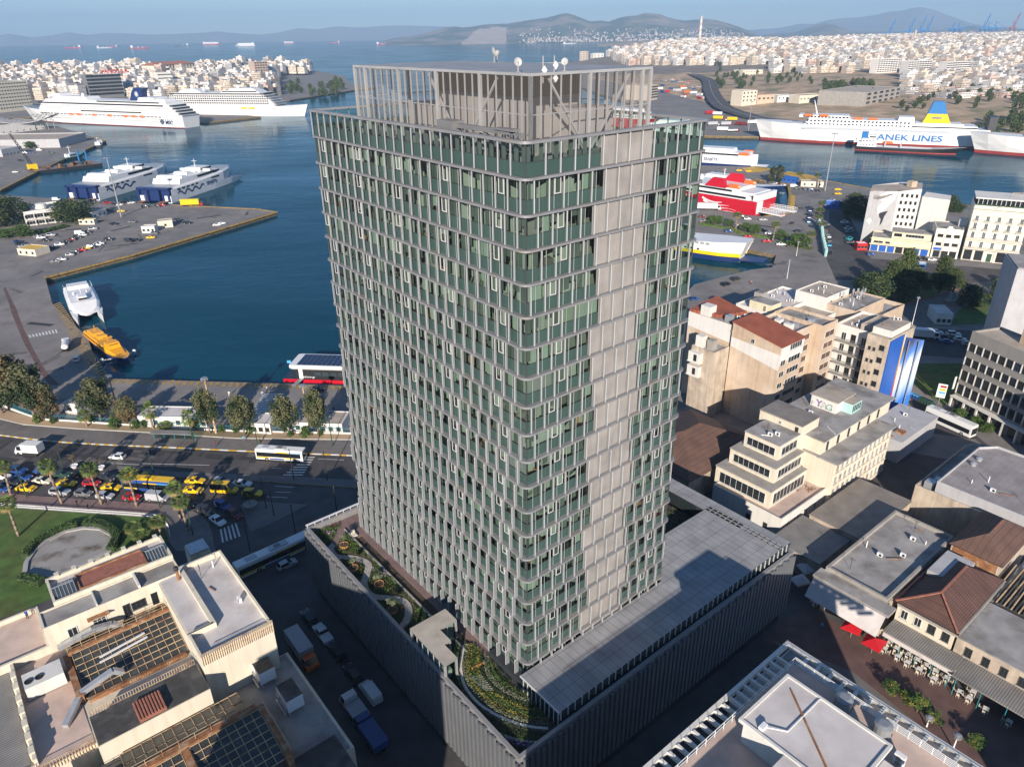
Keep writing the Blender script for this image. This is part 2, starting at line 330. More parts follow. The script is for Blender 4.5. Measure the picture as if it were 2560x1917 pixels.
m=D.materials.new('haze');m.use_nodes=True;t_=m.node_tree;t_.nodes.clear()
pv=t_.nodes.new('ShaderNodeVolumePrincipled');ou=t_.nodes.new('ShaderNodeOutputMaterial')
pv.inputs['Color'].default_value=(.45,.70,1.0,1);pv.inputs['Density'].default_value=9e-5;pv.inputs['Anisotropy'].default_value=.0
t_.links.new(pv.outputs[0],ou.inputs['Volume']);M['haze']=m
hz=setting(bm.build('haze','haze'),'stuff')
# ================================================================ streets and squares near the tower
def sheet(name,poly,m,z=.004,kerb=None):
 b=MB()
 if kerb is None:b.add([V((p[0],p[1],z))for p in poly],[tuple(range(len(poly)))])if area(poly)>0 else b.add([V((p[0],p[1],z))for p in reversed(poly)],[tuple(range(len(poly)))])
 else:b.prism(poly,-.02,z,1,0,bottom=False)
 return setting(b.build(name,[m]if kerb is None else[m,kerb]))
def area(P):return sum(P[i][0]*P[(i+1)%len(P)][1]-P[(i+1)%len(P)][0]*P[i][1]for i in range(len(P)))
sheet('road',[(-330,190),(-200,172),(-134,165),(-90,158),(-64,154.6),(-20,150),(40,150),(75,160),(120,140),(75,60),(20,-40),(-220,-40),(-260,120)],'asphalt')
# ================================================================ the glass tower on its finned podium
mat('alu',(.68,.685,.69),.32,metal=.25,var=.05,sc=.3)
mat('alu_band',(.27,.272,.28),.42,metal=.2,var=.1,sc=.5,col2=(.29,.27,.25),c2sc=.3,c2th=.6)
mat('alu_dark',(.24,.24,.245),.4,metal=.3,var=.08)
mat('spandrel',(.048,.088,.079),.08,var=.1,sc=.12,spec=.5)
mat('fin_side',(.25,.265,.275),.5,metal=.15,var=.08)
mat('mullion_grey',(.36,.37,.37),.4);mat('blind_green',(.125,.138,.122),.8,var=.3,sc=.2)
mat('mullion_dark',(.05,.055,.055),.4)
seethrough('vision',(.62,.73,.68),.015,1.5)
seethrough('clear_glass',(.70,.78,.75),.02,1.45)
stripes('louvre',(.27,.25,.232),(.315,.295,.277),.24,(VV.x,VV.y,0),.2,.6,bump=.3)
mat('interior',(.42,.43,.39),.8,var=.1,sc=.3)
mat('interior_dark',(.16,.15,.13),.8,var=.3,sc=.3)
mat('blind',(.36,.40,.34),.8,var=.08,sc=.3)
mat('wood',(.36,.19,.08),.6,var=.2,sc=2)
stripes('roof_panel',(.19,.186,.18),(.30,.293,.285),.55,(UU.x,UU.y,0),.08,.5)
screen_mat('mesh_screen',(.33,.30,.275),.17)
mat('steel_post',(.40,.40,.395),.5,metal=.2)
stripes('core_brown',(.075,.055,.042),(.14,.105,.082),.3,(.7,.7,0),.4,.7)
mat('core_grey',(.30,.285,.275),.8,var=.08)
mat('deck',(.22,.215,.21),.85,var=.2,sc=.5)
stripes('podium_tile',(.16,.16,.165),(.315,.315,.32),1.25,tuple(VV),.06,.75,2.4,tuple(UU),0,.035,.015)
mat('podium_fin',(.15,.16,.172),.4,metal=.2,var=.08)
mat('podium_dark',(.035,.04,.045),.5)
mat('concrete_roof',(.42,.385,.33),.85,var=.15,sc=.5,col2=(.38,.31,.23),c2sc=.35,c2th=.66)
mat('timber',(.5,.24,.08),.6,var=.2,sc=2)
mat('soil',(.06,.045,.03),.95,var=.4,sc=1.2)
mat('pebble',(.36,.34,.31),.9,var=.3,sc=3)
mat('white_pebble',(.6,.58,.53),.9,var=.25,sc=4)
WU,WV,ZT,FH=46.37,28.1,84.0,3.5
MOD=1.965;G_=.55
tower=thing('office_tower','tall glass office tower with white fins, stepped grey panels and a steel rooftop enclosure','tower',T(23,14))
def rr(u0,u1,v0,v1,r,n=5):
 P=[]
 for cu,cv,a0 in((u1-r,v1-r,0),(u0+r,v1-r,90),(u0+r,v0+r,180),(u1-r,v0+r,270)):
  for i in range(n+1):
   a=R_(a0+90*i/n);P.append(T(cu+r*cos(a),cv+r*sin(a)))
 return P
outer=rr(0,WU,0,WV,1.0)
for k in range(1,21):
 b=MB();b.prism(outer,ZT-FH*k-.12,ZT-FH*k+.12,0);b.build('floor_slab','alu_band',tower)
b=MB();b.parapet(outer,ZT-.26,ZT,.7,0);b.build('coping','alu_band',tower)
FACES=[('L',lambda s,d:T(s,G_-d),WU),('R',lambda s,d:T(G_-d,s),WV),('BL',lambda s,d:T(s,WV-G_+d),WU),('BR',lambda s,d:T(WU-G_+d,s),WV)]
fins=[];vents=[];panels=[];inner=MB()
for k in range(1,20):inner.tbox(1.2,WU-1.2,1.2,WV-1.2,ZT-FH*(k+1)+.14,ZT-FH*(k+1)+.17,0)
for k in range(20):
 z0=ZT-FH*(k+1)+.16;z1=ZT-FH*k-(.3 if k==0 else .16);zs=z0+1.32
 g=MB()
 for fn,P,LN in FACES:
  off=(.8+.505*k)%MOD if fn=='R' else(.35+.505*k)%MOD
  s=[G_]+[off+MOD*i for i in range(40)if G_+.25<off+MOD*i<LN-G_-.25]+[LN-G_]
  pan=()
  if fn=='R':
   i0=next(i for i,q in enumerate(s)if q>=9.4)
   pan=range(i0,i0+4)
  dep=(.12+.50*(k/19)**1.3)if fn in('L','BL')else(.14+.14*k/19)
  for i in range(len(s)-1):
   a,c=s[i],s[i+1]
   if fn in('L','R')or k<1:
    if i>0:fins.append((P,a,z0,z1,dep))
   if i in pan:panels.append((P,a+.06,c-.06,z0,z1));continue
   q=lambda x,d,z:P(x,d)+V((0,0,z))
   flip=fn in('R','BL')
   def qd(x0,x1,d,za,zb,m):
    v=[q(x0,d,za),q(x1,d,za),q(x1,d,zb),q(x0,d,zb)]
    g.quad(*(v if flip else v[::-1]),m)
   qd(a,c,0,z0,zs,1);qd(a,c,0,zs+.05,z1,0)
   def bar(x,wd,za,zb,d0,d1,m,mb=g):
    v=[q(x-wd,d0,za),q(x+wd,d0,za),q(x+wd,d1,za),q(x-wd,d1,za),q(x-wd,d0,zb),q(x+wd,d0,zb),q(x+wd,d1,zb),q(x-wd,d1,zb)]
    mb.hexa(v,m)
   g.hexa([q(a,-.03,zs),q(c,-.03,zs),q(c,.03,zs),q(a,.03,zs),q(a,-.03,zs+.05),q(c,-.03,zs+.05),q(c,.03,zs+.05),q(a,.03,zs+.05)],2)
   if fn in('L','R')and k>0 and c-a>1.4:
    bar((a+c)/2,.02,z0,z1,-.04,.04,4)
    vt=(i%5==(2 if fn=='L' else 3))if fn=='L' else i in(2,pan[-1]+3)
    if vt:vents.append((P,(a+c)/2+.04,c-.1,zs+.15,z1-.08))
   if fn in('L','R'):
    if k==0:
     v=[q(a+.2,-.45,z0),q(a+.45,-.45,z0),q(a+.45,-.8,z0),q(a+.2,-.8,z0)];inner.hexa(v+[p+V((0,0,3.1))for p in v],4)
     continue
    r=rnd.random();zt=z1-.02
    for w0,w1 in((a+.03,(a+c)/2),((a+c)/2,c-.03)):
     r=rnd.random();zb=zs+.06 if rnd.random()<.7 else zs+rnd.uniform(.2,1.3)
     if r<.58:inner.quad(q(w0,-.12,zb),q(w1,-.12,zb),q(w1,-.12,zt),q(w0,-.12,zt),2 if r<.13 else 6)
    if rnd.random()<.30:
     x=a+rnd.uniform(.1,1.7);v=[q(x,-.3,z0),q(x+.1,-.3,z0),q(x+.1,-4.5,z0),q(x,-4.5,z0)];inner.hexa(v+[p+V((0,0,3.15))for p in v],rnd.choice((0,0,2,3)))
    if rnd.random()<.55:
     x=a+rnd.uniform(.1,.8);dd=rnd.uniform(.6,2.4);v=[q(x,-dd,z0),q(x+1.1,-dd,z0),q(x+1.1,-dd-.7,z0),q(x,-dd-.7,z0)];inner.hexa(v+[p+V((0,0,rnd.uniform(.7,1.6)))for p in v],rnd.choice((0,1,1,5,2)))
    if i%3==k%3:
     v=[q(a+.2,-1.0,z0),q(a+.75,-1.0,z0),q(a+.75,-1.6,z0),q(a+.2,-1.6,z0)];inner.hexa(v+[p+V((0,0,3.15))for p in v],0)
 for cu,cv in((G_,G_),(WU-G_,G_),(G_,WV-G_)):
  g.tube(T(cu,cv,z0),T(cu,cv,z1),.09,n=6,m=2)
 g.build('glazing',['vision','spandrel','mullion_dark','alu','mullion_grey'],tower)
b=inner;b.tbox(9,37.5,8.5,19.5,14,80.4,0);b.build('interior',['interior','interior_dark','blind','core_grey','alu_dark','wood','blind_green'],tower)
camxy=V((0,0,CH))
def fin_mb(b,f):
 P,a,z0,z1,dp=f;w=.06;ch=min(.28,dp*.4)
 e=.30;o=[(e,z0),(e+dp-ch*.4,z0),(e+dp,z0+ch),(e+dp,z1-ch),(e+dp-ch*.4,z1),(e,z1)]
 vs=[P(a-w,d)+V((0,0,z))for d,z in o]+[P(a+w,d)+V((0,0,z))for d,z in o]
 b.add(vs,[tuple(range(6)),tuple(range(11,5,-1))],1);b.add(vs,[(i,6+i,6+(i+1)%6,(i+1)%6)for i in range(6)],0)
fins.sort(key=lambda f:(f[0](f[1],0)+V((0,0,f[2]))-camxy).length)
rest=MB()
for i,f in enumerate(fins):
 if i<100:b=MB();fin_mb(b,f);b.build('fin',['alu','fin_side'],tower)
 else:fin_mb(rest,f)
setting(rest.build('fin',['alu','fin_side'],tower),'stuff')
for P,a,c,z0,z1 in panels:
 b=MB();q=lambda x,d,z:P(x,d)+V((0,0,z));mid=(a+c)/2
 for x0,x1 in((a,mid-.02),(mid+.02,c)):
  v=[q(x0,0,z0),q(x1,0,z0),q(x1,.12,z0),q(x0,.12,z0)];b.hexa(v+[p+V((0,0,z1-z0))for p in v],0)
 b.build('louvre_panel','louvre',tower)
vents.sort(key=lambda f:(f[0](f[1],0)+V((0,0,f[3]))-camxy).length);rest=MB()
def vent_mb(b,f):
 P,a,c,z0,z1=f;q=lambda x,d,z:P(x,d)+V((0,0,z))
 for x0,x1,za,zb in((a,a+.075,z0,z1),(c-.075,c,z0,z1),(a+.075,c-.075,z0,z0+.1),(a+.075,c-.075,z1-.07,z1)):
  v=[q(x0,.02,za),q(x1,.02,za),q(x1,.09,za),q(x0,.09,za)];b.hexa(v+[p+V((0,0,zb-za))for p in v],0)
for i,f in enumerate(vents):
 if i<100:b=MB();vent_mb(b,f);b.build('vent_frame','alu',tower)
 else:vent_mb(rest,f)
if rest.v:setting(rest.build('vent_frame','alu',tower),'stuff')
E0,E1,E2,E3,EZ=5.2,41.2,5.2,23.0,89.5;DZ=ZT-FH+.16
b=MB();b.tbox(E0-.15,E1+.15,E2-.15,E3+.15,EZ-.28,EZ,1,0)
b.build('enclosure_roof',['roof_panel','steel_post'],tower)
sc_=MB()
for(ua,va,ub,vb,n)in((E0,E2,E1,E2,26),(E0,E2,E0,E3,13),(E1,E2,E1,E3,13),(E0,E3,E1,E3,26)):
 pb=MB()
 for i in range(n+1):
  f=i/n;w=.17 if i%6==0 else .065
  u,v_=ua+(ub-ua)*f,va+(vb-va)*f
  pb.tbox(u-w,u+w,v_-w,v_+w,DZ,EZ-.28,0)
 pb.beam(T(ua,va,85.6),T(ub,vb,85.6),.1,.1,0)
 pb.build('enclosure_posts','steel_post',tower)
 e=.12;du,dv=(0,-e)if ua!=ub and va==E2 else((0,e)if ua!=ub else((-e,0)if ua==E0 else(e,0)))
 sc_.quad(T(ua+du,va+dv,DZ+2.2),T(ub+du,vb+dv,DZ+2.2),T(ub+du,vb+dv,EZ-.3),T(ua+du,va+dv,EZ-.3))
sc_.build('mesh_screen','mesh_screen',tower)
b=MB();b.tbox(12,30,10.5,18.5,DZ,86.6,1);b.tbox(11.9,30.1,10.4,18.6,86.6,EZ-.3,0);b.tbox(30.2,38,12,17,DZ,84.4,1);b.tbox(8,11.8,14,20,DZ,85.5,1)
b.build('lift_core',['core_brown','core_grey'],tower)
b=MB()
for u0,u1,v_ in((11,17.5,E2+.4),(24,17.5,E2+.4)):b.beam(T(u0,v_,EZ-.6),T(u1,v_,DZ+.3),.2,.2)
for v0,v1 in((8,14),(20,14)):b.beam(T(E0+.5,v0,EZ-.6),T(E0+.5,v1,DZ+.3),.2,.2)
b.build('brace','steel_post',tower)
b=MB()
for i in range(26):
 u=rnd.uniform(2.2,43);v_=rnd.choice((rnd.uniform(1.6,4),rnd.uniform(6,9.5)))
 b.tbox(u,u+rnd.uniform(.8,2.4),v_,v_+rnd.uniform(.6,1.3),DZ,DZ+rnd.uniform(.5,1.8),rnd.choice((0,0,1)))
for i in range(14):
 u=rnd.uniform(1.6,3.8);v_=rnd.uniform(3,26);b.tbox(u,u+rnd.uniform(.6,1.3),v_,v_+rnd.uniform(.6,2.2),DZ,DZ+rnd.uniform(.5,1.6),rnd.choice((0,1)))
for k in range(5):b.path([T(1.5+.25*k,2,DZ+.4),T(1.5+.25*k,26,DZ+.4)],.07,5,0)
b.build('rooftop_plant',['alu_dark','core_grey'],tower)
cr=thing('cleaning_crane','dark grey window cleaning crane lying on the tower roof edge','crane',T(9,2.6,DZ))
b=MB();b.tbox(14.5,17.4,2.0,3.6,82.6,84.6,0);b.build('counterweight','alu_dark',cr)
b=MB();b.tbox(5.4,14.5,2.5,3.1,83.9,84.35,0);b.tbox(4.6,7.5,2.3,3.3,84.3,84.5,0)
for u in(6,8,10,12,14):b.beam(T(u,2.8,83.9),T(u-1,2.8,83.3),.12,.12)
b.tbox(5,14.5,2.65,2.95,83.15,83.35,0);b.build('jib','alu_dark',cr)
b=MB()
for u in(7,9,12):b.tbox(u,u+.4,2.5,3.1,DZ,83.4,0)
b.build('mast','alu_dark',cr)
b=MB();b.tbox(2.6,5.6,1.9,3.0,82.6,83.0,0)
for u in(2.6,3.6,4.6,5.5):
 for v_ in(1.95,2.9):b.tbox(u,u+.08,v_,v_+.08,83,84.1,0)
b.tbox(2.6,5.6,1.92,2.0,84.1,84.2,0);b.tbox(2.6,5.6,2.9,3.0,84.1,84.2,0);b.build('cradle','alu_dark',cr)
mat('white_paint',(.78,.78,.77),.45,var=.04)
mat('dish_grey',(.42,.42,.42),.6,var=.05)
def dish(u,v_,z,r,yaw,label):
 t=thing('satellite_dish',label,'dish',T(u,v_,z))
 b=MB();b.tube(T(u,v_,z),T(u,v_,z+1.1*r+.5),.07);b.tube(T(u-.3,v_,z+.03),T(u+.3,v_,z+.03),.05);b.build('mast','steel_post',t)
 b=MB();pr=[(0.02,.35*r),(r*.45,.28*r),(r*.8,.12*r),(r,0)]
 ax=V((cos(yaw),sin(yaw),.25)).normalized();s_=ax.cross(V((0,0,1))).normalized();t_=s_.cross(ax);o=T(u,v_,z+1.1*r+.5)
 for sg in(0,.03):
  vs=[o-ax*(d+sg)+(s_*cos(2*pi*i/14)+t_*sin(2*pi*i/14))*q for q,d in pr for i in range(14)]
  b.add(vs,[(k*14+i,k*14+(i+1)%14,(k+1)*14+(i+1)%14,(k+1)*14+i)for k in range(3)for i in range(14)])
 b.build('reflector','dish_grey',t)
 b=MB();b.tube(o-ax*.3*r,o+ax*.35*r,.03);b.build('feed_horn','steel_post',t)
dish(30.5,20.5,EZ,.7,.3,'large white dish aerial standing out in the middle of the enclosure roof')
dish(32,22.2,EZ,.48,2.4,'smaller dish beside the large one in the middle of the enclosure roof')
dish(7.6,5.6,EZ,.42,-1.2,'round dish at the roof edge left of the near corner of the steel enclosure')
dish(5.7,10.2,EZ,.36,-1.9,'small round dish on the roof edge right of two white panel aerials')
for u,v_,lb in((5.4,7.0,'single white panel aerial on a pole just right of the enclosure corner'),(5.4,8.5,'pair of white diamond panel aerials stacked on one pole at the roof edge')):
 t=thing('panel_aerial',lb,'antenna',T(u,v_,EZ));b=MB();b.tube(T(u,v_,EZ-1),T(u,v_,EZ+1.5),.06);b.build('mast','steel_post',t)
 for z in((EZ+.6,EZ-.6)if v_>8 else(EZ+.2,)):
  b=MB();o=T(u-.15,v_,z);s_=VV*.34;b.add([o-s_,o-V((0,0,.4)),o+s_,o+V((0,0,.4))]+[p-UU*.12 for p in(o-s_,o-V((0,0,.4)),o+s_,o+V((0,0,.4)))],[(0,1,2,3),(7,6,5,4),(0,4,5,1),(1,5,6,2),(2,6,7,3),(3,7,4,0)]);b.build('panel','white_paint',t)
PU0,PU1,PV0,PV1,GZ,PZ=-8.3,50.4,-8.3,51.2,13.84,15.1
b=MB();b.tbox(PU0+.3,PU1-.3,PV0+.3,PV1-.3,0,13.0,0);b.build('podium_body','podium_dark',tower)
b=MB();b.parapet([T(PU0,PV0),T(PU1,PV0),T(PU1,PV1),T(PU0,PV1)],14.85,15.1,.5,0);b.parapet([T(PU0+.1,PV0+.1),T(PU1-.1,PV0+.1),T(PU1-.1,PV1-.1),T(PU0+.1,PV1-.1)],13.0,14.85,.3,0);b.build('podium_coping','alu_band',tower)
pf=[]
for(lo,hi,fn)in((PU0,PU1,lambda s:((s,PV0),(0,-1))),(PV0,PV1,lambda s:((PU0,s),(-1,0))),(PU0,PU1,lambda s:((s,PV1),(0,1))),(PV0,PV1,lambda s:((PU1,s),(1,0)))):
 n=int((hi-lo)/.92)
 for i in range(n+1):
  (u,v_),(nu,nv)=fn(lo+(hi-lo)*i/n);pf.append((u,v_,nu,nv,i))
pf.sort(key=lambda f:(T(f[0],f[1],12)-camxy).length);rest=MB()
def pfin(b,f):
 u,v_,nu,nv,i=f;d=.34;w=.26;z1=14.55 if i%2 else 14.2
 su,sv=(1,0)if nu==0 else(0,1)
 o=T(u,v_);a=(UU*nu+VV*nv);s_=(UU*su+VV*sv);k=.1
 for za,zb in((2.6,z1),):
  p=[o+s_*-w,o+s_*w,o+s_*(w+k)+a*d,o+s_*(-w+k)+a*d]
  if(p[1]-p[0]).cross(p[2]-p[1]).z<0:p=p[::-1]
  b.hexa([q+V((0,0,za))for q in p]+[q+V((0,0,zb))for q in p])
for i,f in enumerate(pf):
 if i<100:b=MB();pfin(b,f);b.build('podium_fin','podium_fin',tower)
 else:pfin(rest,f)
setting(rest.build('podium_fin','podium_fin',tower),'stuff')
b=MB();b.tbox(PU0+.5,PU1-.5,PV0+.5,-.9,13.0,GZ-.1,0);b.tbox(7.4,PU1-.5,WV+.2,47.6,13.0,13.6,0);b.tbox(PU0+.5,-.2,-.9,0,13,13.7,0);b.tbox(WU,PU1-.5,-.9,WV+.2,13,GZ,1)
b.build('garden_bed',['soil','pink_paving'],tower)
b=MB();b.tbox(-7.4,0.2,-.9,51.2,14.9,16.5,1,0);b.tbox(.2,7.4,WV-.6,47.7,14.9,16.5,1,0);b.tbox(.2,7.4,49.4,51.2,14.9,16.5,1,0);b.tbox(.2,7.4,47.7,49.4,14.9,15.9,1,2);b.tbox(7.4,PU1-.4,47.6,51.2,14,16.5,1,0)
b.tbox(-7.2,7.4,-.7,51,13.0,14.9,1)
b.build('podium_roof',['podium_tile','podium_dark','concrete_roof'],tower)
b=MB()
for i in range(14):
 u=-7.2+i*1.06;b.tbox(u,u+.16,47.7,49.4,16.25,16.5,0)
for v_ in(47.7,48.5,49.3):b.tbox(-7.3,7.4,v_,v_+.13,16.5,16.62,0)
b.build('roof_grille','alu_band',tower)
b=MB()
for i in range(9):b.tbox(-7.3+i*.85,-7.2+i*.85,-1.02,-.9,GZ,16.5,0)
b.tbox(-7.45,.2,-1.05,-.9,16.3,16.55,0)
for i in range(42):b.tbox(-7.55,-7.4,-.8+i*1.24,-.7+i*1.24,15.1,16.55,0)
b.build('roof_edge_mullions','alu',tower)
b=MB();b.quad(T(-7.3,-.96,GZ),T(.2,-.96,GZ),T(.2,-.96,16.4),T(-7.3,-.96,16.4));b.quad(T(-7.47,-.9,15),T(-7.47,51,15),T(-7.47,51,16.4),T(-7.47,-.9,16.4))
for i in range(10):b.quad(T(9+i*3.8,47.5,13.7),T(12.7+i*3.8,47.5,13.7),T(12.7+i*3.8,47.5,16.4),T(9+i*3.8,47.5,16.4))
b.build('roof_edge_glass','clear_glass',tower)
b=MB()
b.tbox(PU1-.4,PU1-.1,PV0,10,15.6,15.8,0)
for i in range(13):b.tbox(PU1-.32,PU1-.2,PV0+.2+1.4*i,PV0+.32+1.4*i,15.1,15.6,0)
b.build('balustrade','alu',tower)
b=MB();b.tbox(-1,47,-1.1,.5,GZ-.08,GZ+.02,0);b.tbox(43.5,50,-6,-.9,GZ-.1,GZ+.01,0);b.build('garden_terrace','pink_paving',tower)
b=MB();b.tbox(10,47,-2.75,-2.55,GZ-.1,GZ+.3,0);b.build('planter_edge','stone_kerb',tower)
def ribbon(b,pts,wd,z,m=0):
 L=[];Rr=[]
 for i,p in enumerate(pts):
  d=(pts[min(i+1,len(pts)-1)]-pts[max(0,i-1)]).normalized();s_=V((-d.y,d.x,0))*wd/2;L.append(p+s_);Rr.append(p-s_)
 for i in range(len(pts)-1):b.quad(*[V((q.x,q.y,z))for q in(Rr[i],Rr[i+1],L[i+1],L[i])],m)
def curve(pts,n=6):
 P=[pts[0]]+list(pts)+[pts[-1]];r=[]
 for i in range(1,len(P)-2):
  a,b_,c,d=P[i-1:i+3]
  for k in range(n):
   t=k/n;r.append(.5*((2*b_)+(c-a)*t+(2*a-5*b_+4*c-d)*t*t+(3*b_-a-3*c+d)*t**3))
 return r+[pts[-1]]
path_uv=[(47,-3.4),(45.2,-5),(44,-6.8),(42.6,-7.3),(41.2,-7.1),(39.6,-5.5),(38.3,-4.6),(36.6,-4),(35.4,-4.3),(33.6,-5.8),(32.3,-6.9),(30.4,-7.4),(28.7,-7.1),(27.2,-5.8),(26,-4.7),(24.8,-4.1),(23.4,-4.2),(22,-4.9),(20.8,-6.2),(20.2,-7.6)]
b=MB();ribbon(b,curve([T(*p)for p in path_uv]),1.15,GZ+.0);b.build('garden_path','pebble',tower)
arc=[(11.6,-2.2),(10.2,-3.4),(9,-4.5),(7.4,-5.5),(5.8,-6.2),(4.2,-6.5),(1.7,-6.5),(-1,-5.8),(-3.2,-4.8),(-5,-3.6),(-6.6,-2.1)]
b=MB();ribbon(b,curve([T(*p)for p in arc]),.4,GZ+.0);b.build('gravel_strip','white_pebble',tower);b=MB();ribbon(b,curve([T(*p)for p in((1,-8.1),(-.8,-8.1),(-3.2,-7.3),(-5.6,-5.9),(-7.7,-4))]),.35,GZ+.0);b.build('gravel_strip','white_pebble',tower)
pv=thing('roof_pavilion','flat roofed glazed pavilion with notched pale concrete roof on the podium garden','pavilion',T(12,-5,GZ))
pp=[(16.1,-2.0),(13.2,-2.0),(13.2,-4.9),(10.5,-4.9),(10.5,-6),(7.4,-6),(7.4,-8.1),(16.1,-8.1)]
b=MB();b.prism([T(*p)for p in pp],17.0,17.3,1,0);b.build('roof',['concrete_roof','alu_band'],pv)
b=MB();q=[T(*p)for p in pp];q=offset(q if area(q)>0 else q[::-1],.15)
for i in range(len(q)):a,c=q[i],q[(i+1)%len(q)];b.quad(a+V((0,0,GZ)),c+V((0,0,GZ)),c+V((0,0,17)),a+V((0,0,17)))
b.build('glass_wall','vision',pv)
b=MB()
for i in range(len(q)):
 a,c=q[i],q[(i+1)%len(q)];n=max(1,round((c-a).length/1.3))
 for k in range(n+1):p=a+(c-a)*(k/n);b.obox(p+V((0,0,GZ)),.09 if k%n else .3,.09 if k%n else .3,17-GZ,YAW)
b.build('mullions','alu',pv)
b=MB();b.prism([T(15.5,-7.5),T(8,-7.5),T(8,-6.6),T(15.5,-6.6)],GZ,15.2,0);b.prism([T(15.8,-5),T(13.6,-5),T(13.6,-2.4),T(15.8,-2.4)],GZ,16.9,0);b.build('interior','interior',pv)
# ================================================================ buildings round the tower (street grid u, v)
mat('white_wall',(.66,.645,.60),.85,var=.05,sc=.3,streak=.13)
mat('cream_wall',(.66,.60,.48),.85,var=.06,sc=.3,streak=.15)
mat('pale_yellow',(.66,.60,.42),.8,var=.05,sc=.3,streak=.1)
mat('beige_wall',(.52,.40,.29),.9,var=.09,sc=.35,streak=.22,col2=(.57,.47,.37),c2sc=.12)
mat('old_wall',(.50,.42,.33),.9,var=.14,sc=.5,streak=.35,col2=(.42,.35,.28),c2sc=.3)
mat('white_band',(.66,.64,.61),.85,var=.05,sc=.3,streak=.12)
mat('grey_wall',(.285,.27,.245),.85,var=.06,sc=.3,streak=.12)
mat('light_grey_wall',(.42,.42,.43),.85,var=.07,streak=.12)
mat('concrete',(.33,.31,.28),.9,var=.14,sc=.4,streak=.2)
mat('roof_grey',(.33,.315,.30),.9,var=.2,sc=.35,col2=(.25,.235,.22),c2sc=.25,dirt=.36)
mat('roof_pale',(.58,.545,.525),.9,var=.1,sc=.3,dirt=.2,col2=(.52,.48,.46),c2sc=.4,c2th=.58)
mat('roof_tan',(.41,.35,.285),.9,var=.15,sc=.3,dirt=.25)
mat('roof_pink',(.56,.43,.36),.9,var=.13,sc=.5,dirt=.15)
mat('roof_tar',(.055,.053,.05),.9,var=.3,sc=.6,col2=(.09,.085,.08),c2sc=.5)
stripes('red_tile',(.23,.062,.032),(.33,.095,.05),.33,tuple(VV),.35,.8,bump=.25)
stripes('brown_tile',(.085,.05,.038),(.17,.095,.07),.3,tuple(VV),.4,.85,1.1,tuple(UU),.0,.12,.03)
stripes('brown_tile_b',(.07,.04,.033),(.145,.072,.054),.3,tuple(UU),.4,.85,.0 or 1.2,tuple(VV),.0,.12,.03)
mat('terracotta',(.30,.12,.08),.85,var=.2,sc=1.5)
stripes('corrugated',(.19,.165,.14),(.30,.265,.23),.38,tuple(VV),.5,.6,bump=.3)
stripes('roof_mauve',(.24,.215,.21),(.31,.28,.27),1.1,tuple(UU),.06,.7)
stripes('corrugated_b',(.17,.165,.155),(.28,.265,.245),.36,tuple(UU),.5,.6,bump=.3)
mat('rust',(.26,.115,.05),.85,var=.35,sc=1.2,col2=(.34,.22,.13),c2sc=.9)
mat('cream_metal',(.52,.38,.22),.7,var=.15,sc=1,col2=(.32,.15,.07),c2sc=.8,c2th=.58)
mat('dark_metal',(.04,.042,.045),.5,metal=.3)
mat('grey_metal',(.34,.35,.36),.4,metal=.4,var=.1)
mat('galvanised',(.50,.52,.54),.35,metal=.5,var=.12,sc=1.5)
mat('window_dark',(.022,.026,.03),.08,spec=.6,rand=.35)
mat('window_blue',(.05,.07,.085),.06,spec=.6,rand=.4)
mat('shutter',(.14,.085,.055),.7,rand=.4)
mat('frame_white',(.70,.70,.68),.5)
mat('frame_dark',(.06,.06,.06),.5)
mat('wired_glass',(.05,.053,.05),.18,var=.3,sc=.7,col2=(.075,.078,.07),c2sc=.4,c2th=.6)
mat('green_shutter',(.02,.06,.035),.6)
mat('blue_paint',(.015,.10,.42),.45,var=.08)
mat('red_paint',(.50,.012,.018),.4,var=.05)
mat('yellow_paint',(.72,.43,.015),.4,var=.05)
mat('teal_paint',(.03,.26,.30),.5)
mat('ink',(.03,.032,.04),.6)
mat('purple',(.32,.22,.55),.7);mat('pale_pink',(.72,.55,.55),.7);mat('mint',(.42,.66,.62),.7)
WIN={}
def win_mesh(w_,h,st):
 k=(round(w_,2),round(h,2),st)
 if k in WIN:return WIN[k]
 b=MB();fr=.07;x=w_/2
 mats=['frame_dark' if st in('dark','grid_dark','hole')else 'frame_white','window_blue' if st in('blue','french')else 'window_dark','stone_kerb']
 if st=='shutter':mats[1]='shutter'
 if st=='hole':b.box(-x,x,-.012,.0,0,h,1)
 else:
  b.box(-x,x,-.015,0,0,h,1)
  for a0,a1,c0,c1 in((-x-.03,-x+fr,-.03,h+.03),(x-fr,x+.03,-.03,h+.03),(-x+fr,x-fr,-.03,fr),(-x+fr,x-fr,h-fr,h+.03)):b.box(a0,a1,-.07,0,c0,c1,0)
  nv={'plain':2,'blue':max(2,round(w_/1.1)),'grid':3,'grid_dark':3,'band':max(3,round(w_/1.3)),'shutter':2,'dark':2,'french':2}.get(st,2)
  nh={'grid':3,'grid_dark':2,'french':4}.get(st,1)
  for i in range(1,nv):q=-x+w_*i/nv;b.box(q-.025,q+.025,-.05,-.015,fr,h-fr,0)
  for i in range(1,nh):q=h*i/nh;b.box(-x+fr,x-fr,-.045,-.015,q-.02,q+.02,0)
  b.box(-x-.1,x+.1,-.16,0,-.12,-.035,2)
 me=b.mesh('window',mats);WIN[k]=me;return me
def win(root,face,plane,s,z,w_,h,st='plain',name='window'):
 o=D.objects.new(name,win_mesh(w_,h,st));COL.objects.link(o);adopt(o,root)
 ex,p=(-UU,T(s,plane,z))if face=='L' else(VV,T(plane,s,z))
 ey=V((0,0,1)).cross(ex);o.matrix_basis=frame_mtx(p-ey*.003,ex,(0,0,1));return o
